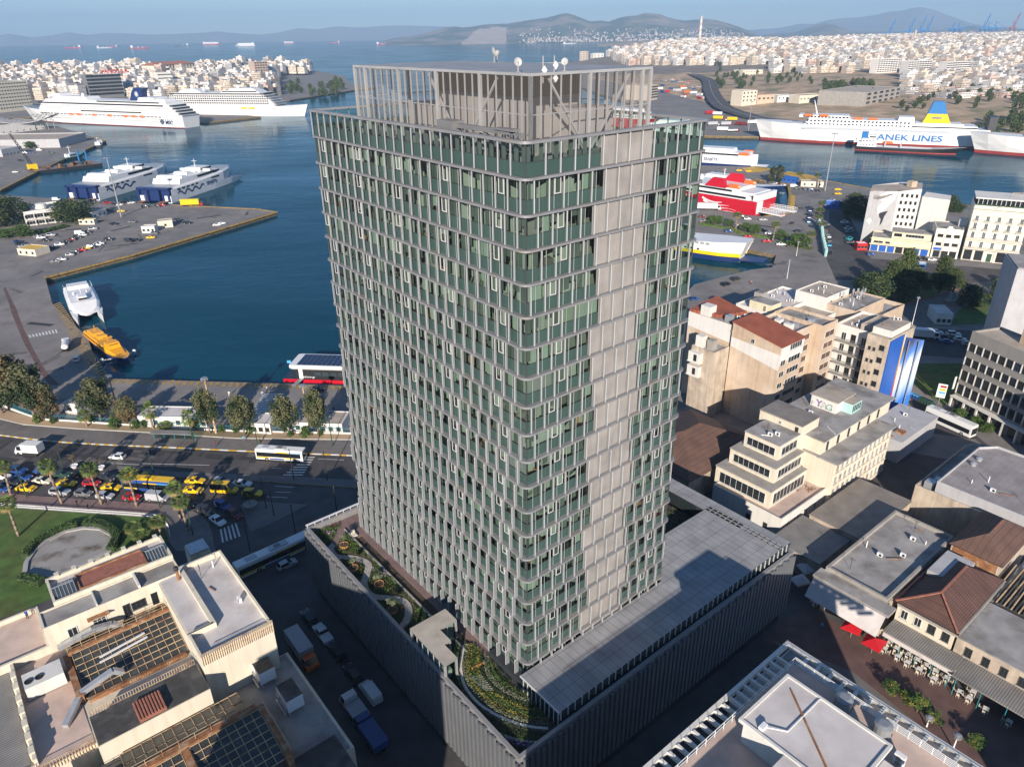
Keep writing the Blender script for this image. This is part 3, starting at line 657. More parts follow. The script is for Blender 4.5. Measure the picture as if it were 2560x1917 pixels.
def winw(root,a,c,f,z,w_,h,st='plain',name='window',out=.003):
 """window on the wall that runs left to right from a to c as seen from outside"""
 ex=(c-a);ex.z=0;ex.normalize();p=a+(c-a)*f;p=V((p.x,p.y,z));ey=V((0,0,1)).cross(ex)
 o=D.objects.new(name,win_mesh(w_,h,st));COL.objects.link(o);adopt(o,root);o.matrix_basis=frame_mtx(p-ey*out,ex,(0,0,1));return o
def ubld(name,label,cat,boxes,wall,roof,par=.7,group=None,roofs=None):
 u=sum(b_[0]+b_[1]for b_ in boxes)/2/len(boxes);v_=sum(b_[2]+b_[3]for b_ in boxes)/2/len(boxes)
 r=thing(name,label,cat,T(u,v_,0),0,group);b=MB();rf=MB()
 for i,q in enumerate(boxes):
  u0,u1,v0,v1,z0,z1=q[:6];pp=q[6]if len(q)>6 else par
  b.tbox(u0,u1,v0,v1,z0,z1,0)
  if pp:b.parapet([T(u0,v0),T(u1,v0),T(u1,v1),T(u0,v1)],z1,z1+pp,.22,0)
  e=.2 if pp else-.12
  rf.tbox(u0+e,u1-e,v0+e,v1-e,z1+.0,z1+(.06 if pp else .22),(i if roofs else 0))
 b.build('wall',wall,r);rf.build('roof',roofs or roof,r);return r
def grille(b,p,d,n,up,wd,m):pass
r=ubld('apartment_building','beige building with a white band across its blind wall and a sloping red roof','building',[(31,45.3,108,118.4,0,23.2,0)],'beige_wall','beige_wall')
b=MB();P0,P1,P2,P3=T(45.5,107.8,26),T(30.7,107.8,23.4),T(30.7,118.6,23.4),T(45.5,118.6,26);k=V((0,0,.18))
b.hexa([P0-k,P1-k,P2-k,P3-k,P0,P1,P2,P3]);b.build('red_roof','red_tile',r)
b=MB();b.add([T(31,108.01,23.15),T(45.3,108.01,23.15),T(45.3,108.01,25.75)],[(0,2,1)]);b.tbox(45.2,45.3,108.01,118.4,23.1,25.7);b.build('gable','beige_wall',r)
b=MB();
b.quad(T(31,107.99,17.0),T(45.3,107.99,19.3),T(45.3,107.99,21.8),T(31,107.99,21.2));b.quad(T(30.99,108,19.0),T(30.99,118.4,19.0),T(30.99,118.4,23.2),T(30.99,108,23.2));b.f=[f[::-1]if i==0 else f for i,f in enumerate(b.f)];b.build('white_band','white_band',r)
win(r,'L',108,39,21.9,1.1,1.2)
for z,st in((21.5,'blue'),(18.0,'band'),(14.9,'band'),(11.8,'band'),(8.6,'band'),(5.4,'band')):
 win(r,'R',31,114.6,z,5.4,1.55,st)
 if z<21:win(r,'R',31,109.6,z,2.2,1.5,'plain')
r=ubld('apartment_building','beige building with a tall stained blind wall and a white hut before its red roof','building',[(46.2,60,109,121,0,24,.5)],'beige_wall','roof_grey')
b=MB();P0,P1,P2,P3=T(60,109.4,25),T(52,111.5,25),T(48.5,118.8,25.2),T(60,121,26.2);b.hexa([p-V((0,0,.9))for p in(P0,P1,P2,P3)]+[P0,P1,P2,P3]);b.build('red_roof','red_tile',r)
b=MB();b.tbox(54,57,110,112.8,24.1,26.9,0);b.tbox(48,49.6,110.5,112.3,24.1,25.9,1);b.build('stair_hut',['white_wall','galvanised'],r)
b=MB();b.quad(T(46.2,108.99,19.5),T(60,108.99,20.5),T(60,108.99,24.45),T(46.2,108.99,24.45));b.f=[f[::-1]for f in b.f];b.build('white_band','white_band',r)
r=ubld('apartment_building','narrow pale building at the tower edge with small balcony boxes and two roof huts','building',[(45.5,52.5,101.5,108,0,18.5,.5)],'old_wall','roof_grey')
b=MB();b.tbox(47.2,49,103,105,18.5,21.2,0);b.tbox(49.9,52,102.2,104.2,18.5,21.8,1);b.build('stair_hut',['concrete','white_wall'],r)
b=MB()
for z in(15.2,11.4):b.tbox(48.8,52.4,100.2,101.5,z,z+2.6,0);b.tbox(48.6,52.5,100,101.5,z-.25,z,0)
b.build('bay','white_wall',r)
for z in(15.6,11.8):win(r,'L',100.2,50.2,z,.9,1.7,'dark')
r=ubld('office_building','beige stepped office building with brown shuttered window bands and a stained parapet','building',[(33.6,45.3,118.5,127,0,23,.9),(31,45.3,127,134.3,0,23.2,.9)],'beige_wall','roof_grey')
for k in range(6):
 z=20.2-3.15*k;win(r,'R',33.6,122.8,z,5.6,1.7,'shutter');win(r,'R',31,131,z,4.6,1.7,'shutter')
b=MB();b.tbox(36,38.2,120,121.5,23.06,24.6,0);b.tbox(36,37.5,123,124,23.06,24.2,1);b.tbox(40,41.5,121,123,23.06,24.5,0);b.tbox(35,36.2,128.5,130,23.3,24.2,1);b.build('rooftop_plant',['white_wall','galvanised'],r)
r=ubld('apartment_building','white building with stacked balconies in the recess beside the blue advert wall','building',[(21.5,31.5,135,149,0,22,.8)],'white_wall','roof_tan')
b=MB()
for k in range(6):
 z=18.6-3.15*k;b.tbox(22,30.5,133.8,135,z-.15,z,0)
 for s_ in(23.6,26.4,29):win(r,'L',135,s_,z+.05,1.3,2.2,'plain' if s_!=26.4 else 'dark')
b.build('balcony_slab','concrete',r);b=MB()
for k in range(6):
 z=18.6-3.15*k
 for i in range(29):b.tbox(22+.3*i,22.03+.3*i,133.84,133.88,z,z+.95,0)
 b.tbox(22,30.5,133.82,133.9,z+.95,z+1.0,0)
b.build('balcony_railing','grey_metal',r)
r=ubld('office_building','old beige building with small windows and a tall plain blue advert on its end','building',[(15.8,21.5,131.5,145,0,23.4,.3),(21.5,26,137,147,0,23.4,.3)],'old_wall','roof_tan')
b=MB();b.tbox(16.5,21.4,133.6,143.5,23.45,25.2,0,1);b.build('penthouse',['white_wall','roof_tan'],r)
for k in range(5):
 z=20.3-3.3*k;win(r,'L',131.5,17.4,z,1.25,1.4,'dark');win(r,'L',131.5,20.4,z-.6,.6,.9,'dark');win(r,'L',131.5,19.2,z-.6,.6,.9,'dark')
b=MB();b.tbox(15.5,15.75,131.6,138.9,1.5,23.3,0);b.build('advert_panel','blue_paint',r)
ad=D.materials.new('advert_streak');ad.use_nodes=True;t_=ad.node_tree;N_=t_.nodes;L_=t_.links
tc=N_.new('ShaderNodeTexCoord');sx=N_.new('ShaderNodeSeparateXYZ');L_.new(tc.outputs['Generated'],sx.inputs[0])
mp=N_.new('ShaderNodeMapping');mp.inputs['Rotation'].default_value=(0,.0,.0);mp.inputs['Scale'].default_value=(1.1,1.1,.6);L_.new(tc.outputs['Generated'],mp.inputs[0])
nn=N_.new('ShaderNodeTexNoise');nn.inputs['Scale'].default_value=2.5;L_.new(mp.outputs[0],nn.inputs[0])
a1=N_.new('ShaderNodeMath');a1.operation='MULTIPLY_ADD';a0=N_.new('ShaderNodeMath');a0.operation='MULTIPLY_ADD';L_.new(sx.outputs['X'],a0.inputs[0]);a0.inputs[1].default_value=-.3;L_.new(sx.outputs['Z'],a0.inputs[2]);L_.new(nn.outputs[0],a1.inputs[0]);a1.inputs[1].default_value=.3;L_.new(a0.outputs[0],a1.inputs[2])
cr_=N_.new('ShaderNodeValToRGB');e=cr_.color_ramp.elements;e[0].position=.12;e[0].color=(.03,.17,.55,1);e[1].position=1.3;e[1].color=(.05,.045,.06,1)
for p_,c_ in((.42,(.5,.62,.78,1)),(.62,(.75,.77,.8,1)),(.80,(.08,.22,.6,1)),(1.0,(.02,.05,.2,1))):q=e.new(min(p_,1));q.color=c_
L_.new(a1.outputs[0],cr_.inputs[0]);L_.new(cr_.outputs[0],N_['Principled BSDF'].inputs['Base Color']);M['advert_streak']=ad
bb=thing('billboard','tall billboard with a blue and white light streak and yellow to red edge stripe','billboard',T(13.5,140,0))
b=MB();A_,B_=T(15.4,139.3),T(11.5,140.9);nrm=(B_-A_).normalized().cross(V((0,0,1)))
def slab(b,a,c,z0,z1,th,m=0):
 d=(c-a);d.z=0;n_=V((d.y,-d.x,0)).normalized()*th;b.hexa([V((p.x,p.y,z))for z in(z0,z1)for p in(a,c,c-n_,a-n_)],m)
slab(b,A_,B_,2,22.4,.3);b.build('panel','advert_streak',bb)
gm=D.materials.new('stripe_red_yellow');gm.use_nodes=True;N_=gm.node_tree.nodes;L_=gm.node_tree.links;tc=N_.new('ShaderNodeTexCoord');sx=N_.new('ShaderNodeSeparateXYZ');L_.new(tc.outputs['Generated'],sx.inputs[0])
cr_=N_.new('ShaderNodeValToRGB');e=cr_.color_ramp.elements;e[0].color=(.12,.01,.01,1);e[1].color=(.85,.75,.4,1)
for p_,c_ in((.2,(.55,.02,.02,1)),(.5,(.8,.33,.01,1)),(.75,(.85,.55,.02,1))):q=e.new(p_);q.color=c_
L_.new(sx.outputs['Z'],cr_.inputs[0]);L_.new(cr_.outputs[0],N_['Principled BSDF'].inputs['Base Color']);M['stripe_red_yellow']=gm
b=MB();b.tbox(15.35,15.8,138.95,139.3,2,23.0);b.build('edge_stripe','stripe_red_yellow',bb)
b=MB()
for f in(.25,.75):p=A_+(B_-A_)*f-nrm*-.5;b.tube(p,p+V((0,0,22)),.12)
b.build('post','grey_metal',bb)
r=ubld('office_building','long cream office with four window rows, set-back top floor and graffiti roof hut','building',[(3.0,20,86,110.5,0,12.4,.0),(6.8,20,86.6,116.5,12.4,16,.0)],'cream_wall','roof_grey')
for k in range(4):
 for i in range(12):win(r,'R',3.0,87.3+1.98*i,10.2-2.9*k,1.25,1.5,'grid' if(i*7+k*3)%5 else 'shutter')
for i in range(6):win(r,'R',6.8,89+4.4*i,13.0,.8,2.0,'dark')
b=MB();b.tbox(2.3,6.8,85.6,111,12.4,12.65);b.tbox(6.1,20.3,86,117,16.05,16.3);b.build('cornice','roof_grey',r)
b=MB()
for k in range(4):b.tbox(2.7,3.0,86,110.5,9.75-2.9*k,9.95-2.9*k)
for i in range(13):b.tbox(2.75,3.0,86.2+1.98*i,86.4+1.98*i,.5,12.2)
b.build('facade_grid','cream_wall',r)
b=MB();b.tbox(11,17,99,106,16.3,19.0,0,1);b.tbox(10.6,17.3,98.7,106.4,19.0,19.2,1);b.tbox(8.6,11,101.5,105.5,16.3,18.6,2,1);b.build('roof_hut',['white_wall','roof_tan','mint'],r)
b=MB()
for i in range(5):b.tbox(8.58,8.6,101.7+.75*i,102.2+.75*i,16.7,18.3,0)
b.build('hut_window','window_dark',r)
for s_,u,c,sz in(('Y',15.6,'purple',1.9),('A',14.4,'frame_white',1.7),('G',13.2,'mint',1.7)):
 text(s_,sz+.25,T(u+.06,98.94,16.7),-UU,(0,0,1),'ink',r,'graffiti',.01,.06);text(s_,sz,T(u,98.93,16.8),-UU,(0,0,1),c,r,'graffiti',.02,.02)
r=ubld('office_building','cream stepped building with glazed terraces descending towards the tower podium','building',[(10.5,20.5,84.2,91,0,18.6,.0),(10.7,18.8,76.6,84.2,0,16.8,.0),(9.2,20,73.8,84,0,13.2,0),(7.8,21,70.9,84,0,9.6,0)],'cream_wall','roof_grey',roofs=['corrugated','roof_grey','concrete','concrete'])
for z,u0,u1,v0,v1,h in((14.1,11,18.6,76.6,84,1.9),(10.6,9.8,19.5,73.8,84,1.9),(6.3,8.4,20.4,70.9,84,2.5)):
 win(r,'L',v0,(u0+u1)/2,z,u1-u0-1.0,h,'band');win(r,'R',u0-(.3 if z>14 else .6),(v0+v1)/2+.3,z,v1-v0-1.6,h,'band')
win(r,'L',84.2,11.6,17.0,.7,1.1,'dark');win(r,'L',84.2,15.5,17.4,.7,.6);win(r,'R',10.5,87,11.5,.6,1.2);win(r,'R',10.5,87,8.3,.6,1.2)
r=ubld('house','low white plastered house with a tan roof terrace and debris below the stepped building','house',[(3.8,20,69.2,88,0,5.6,.55)],'white_wall','roof_pink')
for i in range(4):win(r,'R',3.8,72+3.4*i,2.6,.8,1.9,'shutter')
for u in(7,11):win(r,'L',69.2,u,2.2,.9,1.3,'dark')
b=MB()
for i in range(14):p=T(6.5+rnd.uniform(-1,1.6),82.5+rnd.uniform(-2,2),5.7);a=rnd.uniform(0,3);b.beam(p,p+V((cos(a)*1.4,sin(a)*1.4,rnd.uniform(.1,.6))),.08,.08,rnd.randrange(2))
tag(b.build('scrap_heap',['rust','grey_metal']),'tangled heap of scrap lying on the tan terrace of the low white house','scrap')
r=ubld('house','old house with a weathered brown tiled hip roof between the tower and the stepped building','house',[(24,44,66,92,0,6.2,0)],'old_wall','brown_tile')
def hip(b,u0,u1,v0,v1,z0,z1,ov=.5,ridge='v',m=0,m2=None):
 u0-=ov;u1+=ov;v0-=ov;v1+=ov;q=min(u1-u0,v1-v0)/2
 A=[T(u0,v0,z0),T(u1,v0,z0),T(u1,v1,z0),T(u0,v1,z0)]
 R0,R1=(T((u0+u1)/2,v0+q,z1),T((u0+u1)/2,v1-q,z1))if ridge=='v' else(T(u0+q,(v0+v1)/2,z1),T(u1-q,(v0+v1)/2,z1))
 b.add(A+[R0,R1],[(1,0,4),(3,2,5),(0,3,5,4),(2,1,4,5)]if ridge=='v' else[(0,3,4),(2,1,5),(1,0,4,5),(3,2,5,4)],m)
 b.add([p-V((0,0,.15))for p in A],[(0,1,2,3)],m)
b=MB();hip(b,24,44,66,92,6.4,10.6);b.build('tiled_roof','brown_tile',r)
for u in(28,32,36):win(r,'L',66,u,2.5,1,1.8,'dark')
r=ubld('apartment_building','white block with grey flat roof and yellowish roof hut behind the red roofed house','building',[(47.8,60,131,155,0,21,.6)],'white_wall','roof_pale')
b=MB();b.tbox(49,56,131.5,136.5,21,23.6,0,1);b.tbox(57,59.5,139,142,21,23.4,2,1);b.build('roof_hut',['pale_yellow','roof_grey','concrete'],r)
win(r,'L',131.5,51,21.1,.9,2,'shutter')
r=ubld('apartment_building','white tower block end with narrow windows and a rusty flat roof behind the grey roofs','building',[(41.5,51,147,160,0,24,.4),(38,47.8,136,147,0,20.5,.5)],'white_wall','roof_tan')
for z in(21,17.5):win(r,'R',41.5,150,z,.7,1.8,'dark');win(r,'R',41.5,156,z,.9,1.8,'dark')
win(r,'R',38,139,17.6,2.5,1.6,'band');win(r,'R',38,143.5,17.6,1.8,1.6,'band')
r=ubld('apartment_building','tan block with a dark glazed stairwell and antenna masts on its roof near the square','building',[(33,41.4,148,165,0,22,.5),(30,38,152,172,0,18.5,1.2)],'beige_wall','roof_grey')
for z in(16,12.6):win(r,'R',33,150.6,z,2.6,2.2,'dark')
b=MB()
for i in range(7):p=T(34+rnd.uniform(0,6),150+rnd.uniform(0,12),22.1);b.tube(p,p+V((0,0,rnd.uniform(2,4))),.06);b.obox(p+V((0,0,1.8)),.5,.3,1.1,rnd.uniform(0,3))
b.build('antenna','galvanised',r)
r=ubld('warehouse','low building with a pale corrugated roof on the quay side behind the white blocks','warehouse',[(48,60,158,182,0,12,.0)],'old_wall','corrugated_b')
b=MB();b.tbox(61,61.3,126,152,0,11.5,0)
for i in range(40):b.tbox(61.3,61.42,126+.66*i,126.3+.66*i,.3,11.7,0)
tag(b.build('hoarding','corrugated'),'tall rusty corrugated hoarding beside the quay road','hoarding')
r=ubld('market_hall','flat roofed market hall with raised pale kerb, stained roof and a long awning','market hall',[(-21,-10.2,60.3,86,0,7.4,.0)],'old_wall','roof_grey')
b=MB();b.parapet([T(-21,60.3),T(-10.2,60.3),T(-10.2,86),T(-21,86)],7.6,8.3,.45);b.build('roof_kerb','concrete',r)
b=MB();b.tbox(-22.6,-9.4,57.6,60.3,7.0,7.5);b.build('ledge','roof_grey',r)
b=MB();A=[T(-22.2,57.7,6.95),T(-9.6,57.7,6.95),T(-9.6,55.6,4.0),T(-22.2,55.6,4.0)];b.hexa([p-V((0,0,.1))for p in A]+A);b.build('awning','roof_pale',r)
r=ubld('shed','corrugated market shed roof with a rusty seam between the market hall and the cream office','shed',[(-9.4,1.6,76,96,0,5.2,0)],'old_wall','corrugated')
r=ubld('shed','rusty corrugated lean-to roof beside the low white house','shed',[(-7.2,2.8,64.5,75.6,0,4.4,0)],'old_wall','corrugated_b')
r=ubld('workshop','pale grey flat roofed workshop below the blue advert wall','workshop',[(2.6,12,117.5,137,0,5.5,.0)],'light_grey_wall','light_grey_wall')
b=MB();b.tbox(4,6,121,123,5.7,6.1,0);b.tbox(5,8,118,118.6,5.7,6.0,0);b.build('roof_debris','rust',r)
r=ubld('house','old cream shop house with clay tiled roof and small windows above the tavern tables','house',[(-31,-22.2,62,80.5,0,7.6,0)],'cream_wall','brown_tile_b')
b=MB();hip(b,-31,-22.2,62,80.5,7.75,10.3,.35);b.build('tiled_roof','brown_tile_b',r)
b=MB();b.tbox(-26.8,-22.3,71.5,79.5,8.2,9.3);b.build('tin_roof','light_grey_wall',r)
b=MB()
for a,c in(((-31.4,61.6,7.95),(-26.6,66,10.4)),((-21.8,61.6,7.95),(-26.6,66,10.4)),((-26.6,66,10.42),(-26.6,76,10.42)),((-21.8,61.6,7.95),(-21.8,81,7.95))):b.beam(T(*a),T(*c),.3,.2)
b.build('ridge_tiles','terracotta',r)
for i in range(4):win(r,'L',62,-23.5-2.15*i,4.9,1.1,1.7,'plain' if i<2 else 'dark')
b=MB();b.tbox(-31.6,-31,61.6,81,7.2,7.6);b.tbox(-31.6,-22.2,61.5,62,7.2,7.6);b.build('cornice','concrete',r)
r=ubld('house','house with two brown tiled slopes over a rusty patched wall behind the shop house','house',[(-30,-22,82,96.5,0,9.2,0)],'old_wall','brown_tile')
b=MB();hip(b,-30,-22,82,96.5,9.4,12,.4);b.build('tiled_roof','brown_tile',r)
b=MB();b.tbox(-26.2,-26,88,92,11.9,12.1);b.build('ridge_tiles','terracotta',r);b=MB();b.tbox(-29.6,-22.4,81.9,82,5,9);b.build('patched_wall','rust',r)
r=ubld('house','ruined long house with broken tiles and bare dark rafters beyond the shop house','house',[(-62,-31.4,62.2,74,0,6.8,0),(-46,-31.4,74,92,0,6.2,0)],'old_wall','roof_grey')
b=MB()
for i in range(26):b.beam(T(-45+.55*i,75,6.6+.02*i),T(-45+.55*i+rnd.uniform(-.3,.3),88+rnd.uniform(-3,1),7.8),.18,.18,i%2)
b.tbox(-45.5,-32,75,91,6.25,6.5,0);b.build('rafter',['roof_tar','cream_metal'],r)
for i in range(11):win(r,'L',62.2,-33.4-2.5*i,4.2,1.0,1.7,'dark')
r=ubld('canopy','long corrugated tin canopy over the tavern tables below the shop house windows','canopy',[(-33.2,-22.4,58,61.7,3.7,3.85,0)],'grey_metal','corrugated_b')
b=MB()
for i in range(5):b.tube(T(-22.8-2.5*i,58.2,0),T(-22.8-2.5*i,58.2,3.7),.06)
b.build('post','teal_paint',r);b=MB();b.tbox(-33.2,-22.4,57.85,57.98,3.0,3.75);b.build('awning_flap','roof_pale',r)
r=ubld('canopy','second tin canopy in deep shade along the ruined long house','canopy',[(-60,-33.5,57.2,62,3.5,3.65,0)],'grey_metal','corrugated_b')
b=MB()
for i in range(8):b.tube(T(-34-3.5*i,57.5,0),T(-34-3.5*i,57.5,3.5),.06)
b.build('post','teal_paint',r)
cv=[T(-9,97)]+[T(-9,121)]+[T(-9-4.5*(1-cos(a)),121+4.5*sin(a))for a in(R_(30),R_(60),R_(90))]+[T(-32,125.5),T(-32,97)]
r=thing('warehouse','large warehouse with a rounded corner, ribbed grey roof and white upper walls','warehouse',T(-20,110,0));b=MB();b.prism(cv,0,8.0,0,1);b.parapet(cv,8,8.8,.3,0);b.build('wall',['old_wall','roof_grey'],r)
b=MB();cw=[T(-12.5,97.6),T(-12.5,118),T(-15,121.5),T(-31.5,121.5),T(-31.5,97.6)];b.prism(cw,8.0,10.6,0,0);b.parapet(cw,10.6,11.2,.2);b.build('upper_wall','light_grey_wall',r)
b=MB();b.prism(offset([p for p in cw]if area(cw)>0 else cw[::-1],.25),10.62,10.7);b.build('roof','roof_mauve',r)
b=MB();b.tbox(-11.8,-10,98.5,100.5,8.1,9.6);b.tbox(-12.2,-10.6,101.5,103,8.1,9.2);b.lathe(T(-14.5,110,10.7),[(.5,0),(.5,.5),(.7,.55),(.1,.9)]);b.lathe(T(-14.5,113,10.7),[(.5,0),(.5,.5),(.7,.55),(.1,.9)]);b.build('roof_vent','galvanised',r)
A_,B_,C_=at('d',1550,450,22.2),at('d',2212,720,22.2),at('d',1920,395,22.2);B_=A_+(B_-A_)*2.2;A_.z=B_.z=C_.z=0;C2=B_+(C_-A_)
r=thing('office_building','grey office block with four rows of deep set grid windows over a colonnade','building',(A_+B_)/2)
b=MB();b.prism([A_,B_,C2,C_],0,21.6,0,0);b.parapet([A_,B_,C2,C_],21.6,22.2,.4,0);b.build('wall','grey_wall',r)
q=offset([A_,B_,C2,C_]if area([A_,B_,C2,C_])>0 else[C_,C2,B_,A_],.45);b=MB();b.prism(q,21.62,21.7);b.build('roof','roof_tan',r)
p0=A_+(B_-A_)*.28+(C_-A_)*.55;d1=(B_-A_).normalized();d2=(C_-A_).normalized();b=MB();b.prism([p0,p0+d1*18,p0+d1*18+d2*5,p0+d2*5],21.7,26);b.build('penthouse','beige_wall',r)
Lf=(B_-A_).length
for k,(z,h)in enumerate(((16.9,2.1),(12.9,2.1),(8.6,2.7),(4.6,2.7))):
 for i in range(12):winw(r,A_,B_,(.75+2.15*i+.5)/Lf,z,1.5,h,'grid_dark')
b=MB();ex=d1;n_=V((ex.y,-ex.x,0));n_=n_ if n_.y<0 else-n_
for i in range(13):
 p=A_+ex*(.1+2.15*i)
 for z,h in((16.9,2.1),(12.9,2.1),(8.6,2.7),(4.6,2.7)):b.hexa([V((w_.x,w_.y,zz))for zz in(z-.1,z+h+.1)for w_ in(p,p+ex*.22,p+ex*.22+n_*.22,p+n_*.22)])
b.build('window_fin','white_wall',r);b=MB()
for i in range(7):b.obox(A_+ex*(.4+3.9*i)+n_*1.2,.45,.45,3.6,atan2(ex.y,ex.x),0)
a0=A_+n_*1.5;b.prism([a0,a0+ex*Lf,A_+ex*Lf,A_],3.6,3.9,0);b.build('colonnade','white_wall',r)
b=MB();
for i in range(6):p=A_+ex*(1.2+3.9*i)-n_*-.02;b.hexa([V((w_.x,w_.y,zz))for zz in(.1,3.2)for w_ in(p,p+ex*2.6,p+ex*2.6+n_*.04,p+n_*.04)])
b.build('shop_window','window_dark',r)
sg=text('ΑΛΚΥΩΝ',1.5,A_+ex*6+d2*9+V((0,0,26.2)),ex,(0,0,1),'red_paint',r,'rooftop_lettering',.12,.02)
b=MB();slab(b,A_-ex*.6-n_*-.2,A_-ex*.4+n_*1.0,5.4,9,.15);b.build('blade_sign','frame_white',r)
r=thing('office_building','pale blue tall block end at the right picture edge beyond the grey office','building',at('P',2550,800));
p=at('d',1960,350,20);q=at('d',2212,30,34);b=MB();A2=V((p.x,p.y,0));b.prism([A2+V((2,4,0)),A2+V((26,-6,0)),A2+V((32,10,0)),A2+V((8,19,0))],0,34,0);b.build('wall','light_grey_wall',r);b=MB();b.prism([A2+V((2.4,4.3,0)),A2+V((25.8,-5.5,0)),A2+V((31.6,9.8,0)),A2+V((8.2,18.6,0))],34,34.3);b.build('roof','roof_grey',r)
r=ubld('office_building','cream office with yellow upright lettering next to the grey office at the right edge','building',[(-36,-20,139,150,0,17,.5)],'cream_wall','roof_tan')
for k in range(4):
 for i in range(4):win(r,'L',139,-21.6-3.2*i,3.8+3.3*k,1.6,1.7,'dark')
# ================================================================ near left block: old building with wired glass roofs
def steel_grid(b,P,nu,nv,z,wd=.065,h=.1,m=0):
 """grid of bars over a glass roof; P = corner points u0,u1,v0,v1 with heights at the v sides"""
 u0,u1,v0,v1,za,zb=P
 for i in range(nv+1):
  f=i/nv;b.beam(T(u0,v0+(v1-v0)*f,za+z),T(u1,v0+(v1-v0)*f,zb+z),wd,h,m)
 for i in range(nu+1):
  f=i/nu;zz=za+(zb-za)*f+z;b.beam(T(u0+(u1-u0)*f,v0,zz),T(u0+(u1-u0)*f,v1,zz),wd,h,m)
r=thing('factory_building','old cream block with rusty framed wired glass roofs, white slabs and skylights','building',T(35,-38,0))
LB=[(24.9,44.9,-33.5,-24,20.9),(45,48.2,-30.1,-24,19.5),(44.4,48.3,-48.2,-30.2,21.0),(48.3,54.5,-46.2,-30.1,21.4),(22,27.2,-46.7,-33.8,19),(25,44.4,-62,-33.5,16.8),(8,22,-62,-33,16.0),(7,26.9,-33,-22.2,13.6),(44.4,54.4,-64,-48.2,17.4),(54.8,58.2,-26.6,-23.4,15.6),(-6,9.5,-50,-23,10.5),(54.5,60,-30,-22,11)]
b=MB()
for u0,u1,v0,v1,z in LB:b.tbox(u0,u1,v0,v1,0,z,0)
for poly,z0,z1,th in(([(24.9,-33.5),(30.2,-33.5),(30.2,-30.1),(44.9,-30.1),(44.9,-24),(24.9,-24)],20.9,21.8,.3),([(48.2,-46.2),(54.5,-46.2),(54.5,-30.1),(48.2,-30.1)],21.4,22.0,.35),([(44.4,-48.2),(48.3,-48.2),(48.3,-30.1),(44.4,-30.1)],21.0,21.25,.2),([(44.4,-64),(54.4,-64),(54.4,-48.2),(44.4,-48.2)],17.4,18.2,.35),([(26,-63),(44.4,-63),(44.4,-52.6),(26,-52.6)],16.8,17.0,.3)):
 b.parapet([T(*p)for p in poly],z0,z1,th,0)
b.tbox(30.2,44.9,-30.4,-30.1,16.8,21.8,0);b.tbox(30.0,30.3,-33.5,-30.1,16.8,21.8,0)
for i in range(7):b.tbox(54.0,54.9,-45+2.3*i,-44.4+2.3*i,22.0,22.25,0)
for i in range(7):b.tbox(27+2.4*i,28.2+2.4*i,-53.2,-52.6,16.8,18.2,0)
b.tbox(26,44.4,-53.0,-52.6,16.8,18.0,0)
b.build('wall','cream_wall',r)
b=MB()
b.tbox(25.2,44.6,-33.2,-24.3,20.92,20.98,0);b.tbox(44.7,48,-47.9,-30.4,21.02,21.08,1);b.tbox(48.6,54.1,-45.8,-30.4,21.42,21.46,0);b.tbox(44.7,54,-63,-48.5,17.42,17.5,2);b.tbox(25,44.4,-53,-46.9,16.82,16.9,2)
b.tbox(22.1,27.1,-46.6,-33.9,19.02,19.1,3);b.tbox(7.2,26.7,-32.8,-22.6,13.62,13.68,1);b.tbox(8,22,-61.8,-33.2,16.02,16.08,3);b.tbox(54.9,58.1,-26.5,-23.5,15.62,15.9,4);b.tbox(-6,9.4,-49.8,-23.2,10.52,10.58,3)
b.tbox(25.2,44.2,-61.8,-53.4,16.82,17.0,5);b.build('roof',['roof_pale','roof_grey','roof_pink','roof_tar','galvanised','corrugated_b'],r)
b=MB()
for i in range(2):b.tbox(46.2+0*i,46.4,-41.5+5.6*i,-41.3+5.6*i,21.1,21.3,0)
b.tbox(44.6,48.1,-41.6,-41.4,21.08,21.5,0);b.tbox(44.6,48.1,-36,-35.7,21.08,21.7,0);b.build('roof_upstand','white_wall',r)
b=MB();b.tbox(48.9,52.6,-42.6,-33.6,21.46,21.9,1,0);b.parapet([T(48.8,-42.7),T(52.7,-42.7),T(52.7,-33.5),T(48.8,-33.5)],21.46,22.1,.2,1);b.build('terracotta_roof',['terracotta','rust'],r)
for v0,v1 in((-45.9,-43.1),(-33.2,-30.6)):
 b=MB();um=50.8
 P=[T(48.9,v0,21.5),T(52.9,v0,21.5),T(52.9,v1,21.5),T(48.9,v1,21.5),T(um,v0,22.5),T(um,v1,22.5)]
 b.add(P,[(0,4,5,3),(1,2,5,4),(0,1,4),(2,3,5)]);s_=b.build('skylight','window_blue',r);b=MB()
 for i in range(7):
  v_=v0+(v1-v0)*i/6;b.beam(T(48.9,v_,21.55),T(um,v_,22.55),.08,.06);b.beam(T(52.9,v_,21.55),T(um,v_,22.55),.08,.06)
 b.beam(T(um,v0,22.58),T(um,v1,22.58),.2,.08);b.build('skylight_bars','galvanised',s_)
def glass_roof(u0,u1,v0,v1,za,zb,nu,nv,name='glass_roof',lb=None):
 b=MB();b.hexa([T(u0,v0,za-.1),T(u1,v0,zb-.1),T(u1,v1,zb-.1),T(u0,v1,za-.1),T(u0,v0,za),T(u1,v0,zb),T(u1,v1,zb),T(u0,v1,za)]);g=b.build(name,'wired_glass',r,lb)
 b=MB();steel_grid(b,(u0,u1,v0,v1,za,zb),nu,nv,.03);b.build('glazing_bars','cream_metal',g)
glass_roof(41,44.3,-46,-30.5,18.2,17.2,1,13)
glass_roof(32.4,40.2,-46.2,-33.6,17.2,18.6,7,12)
glass_roof(36.9,40.2,-33.6,-30.5,18,18.6,3,3)
glass_roof(17.4,21.6,-45,-31,17.4,16.6,2,12)
glass_roof(8.5,16.4,-38.4,-30,16.6,17.6,7,8)
glass_roof(8.5,16.4,-56,-39.4,16.6,17.6,7,15)
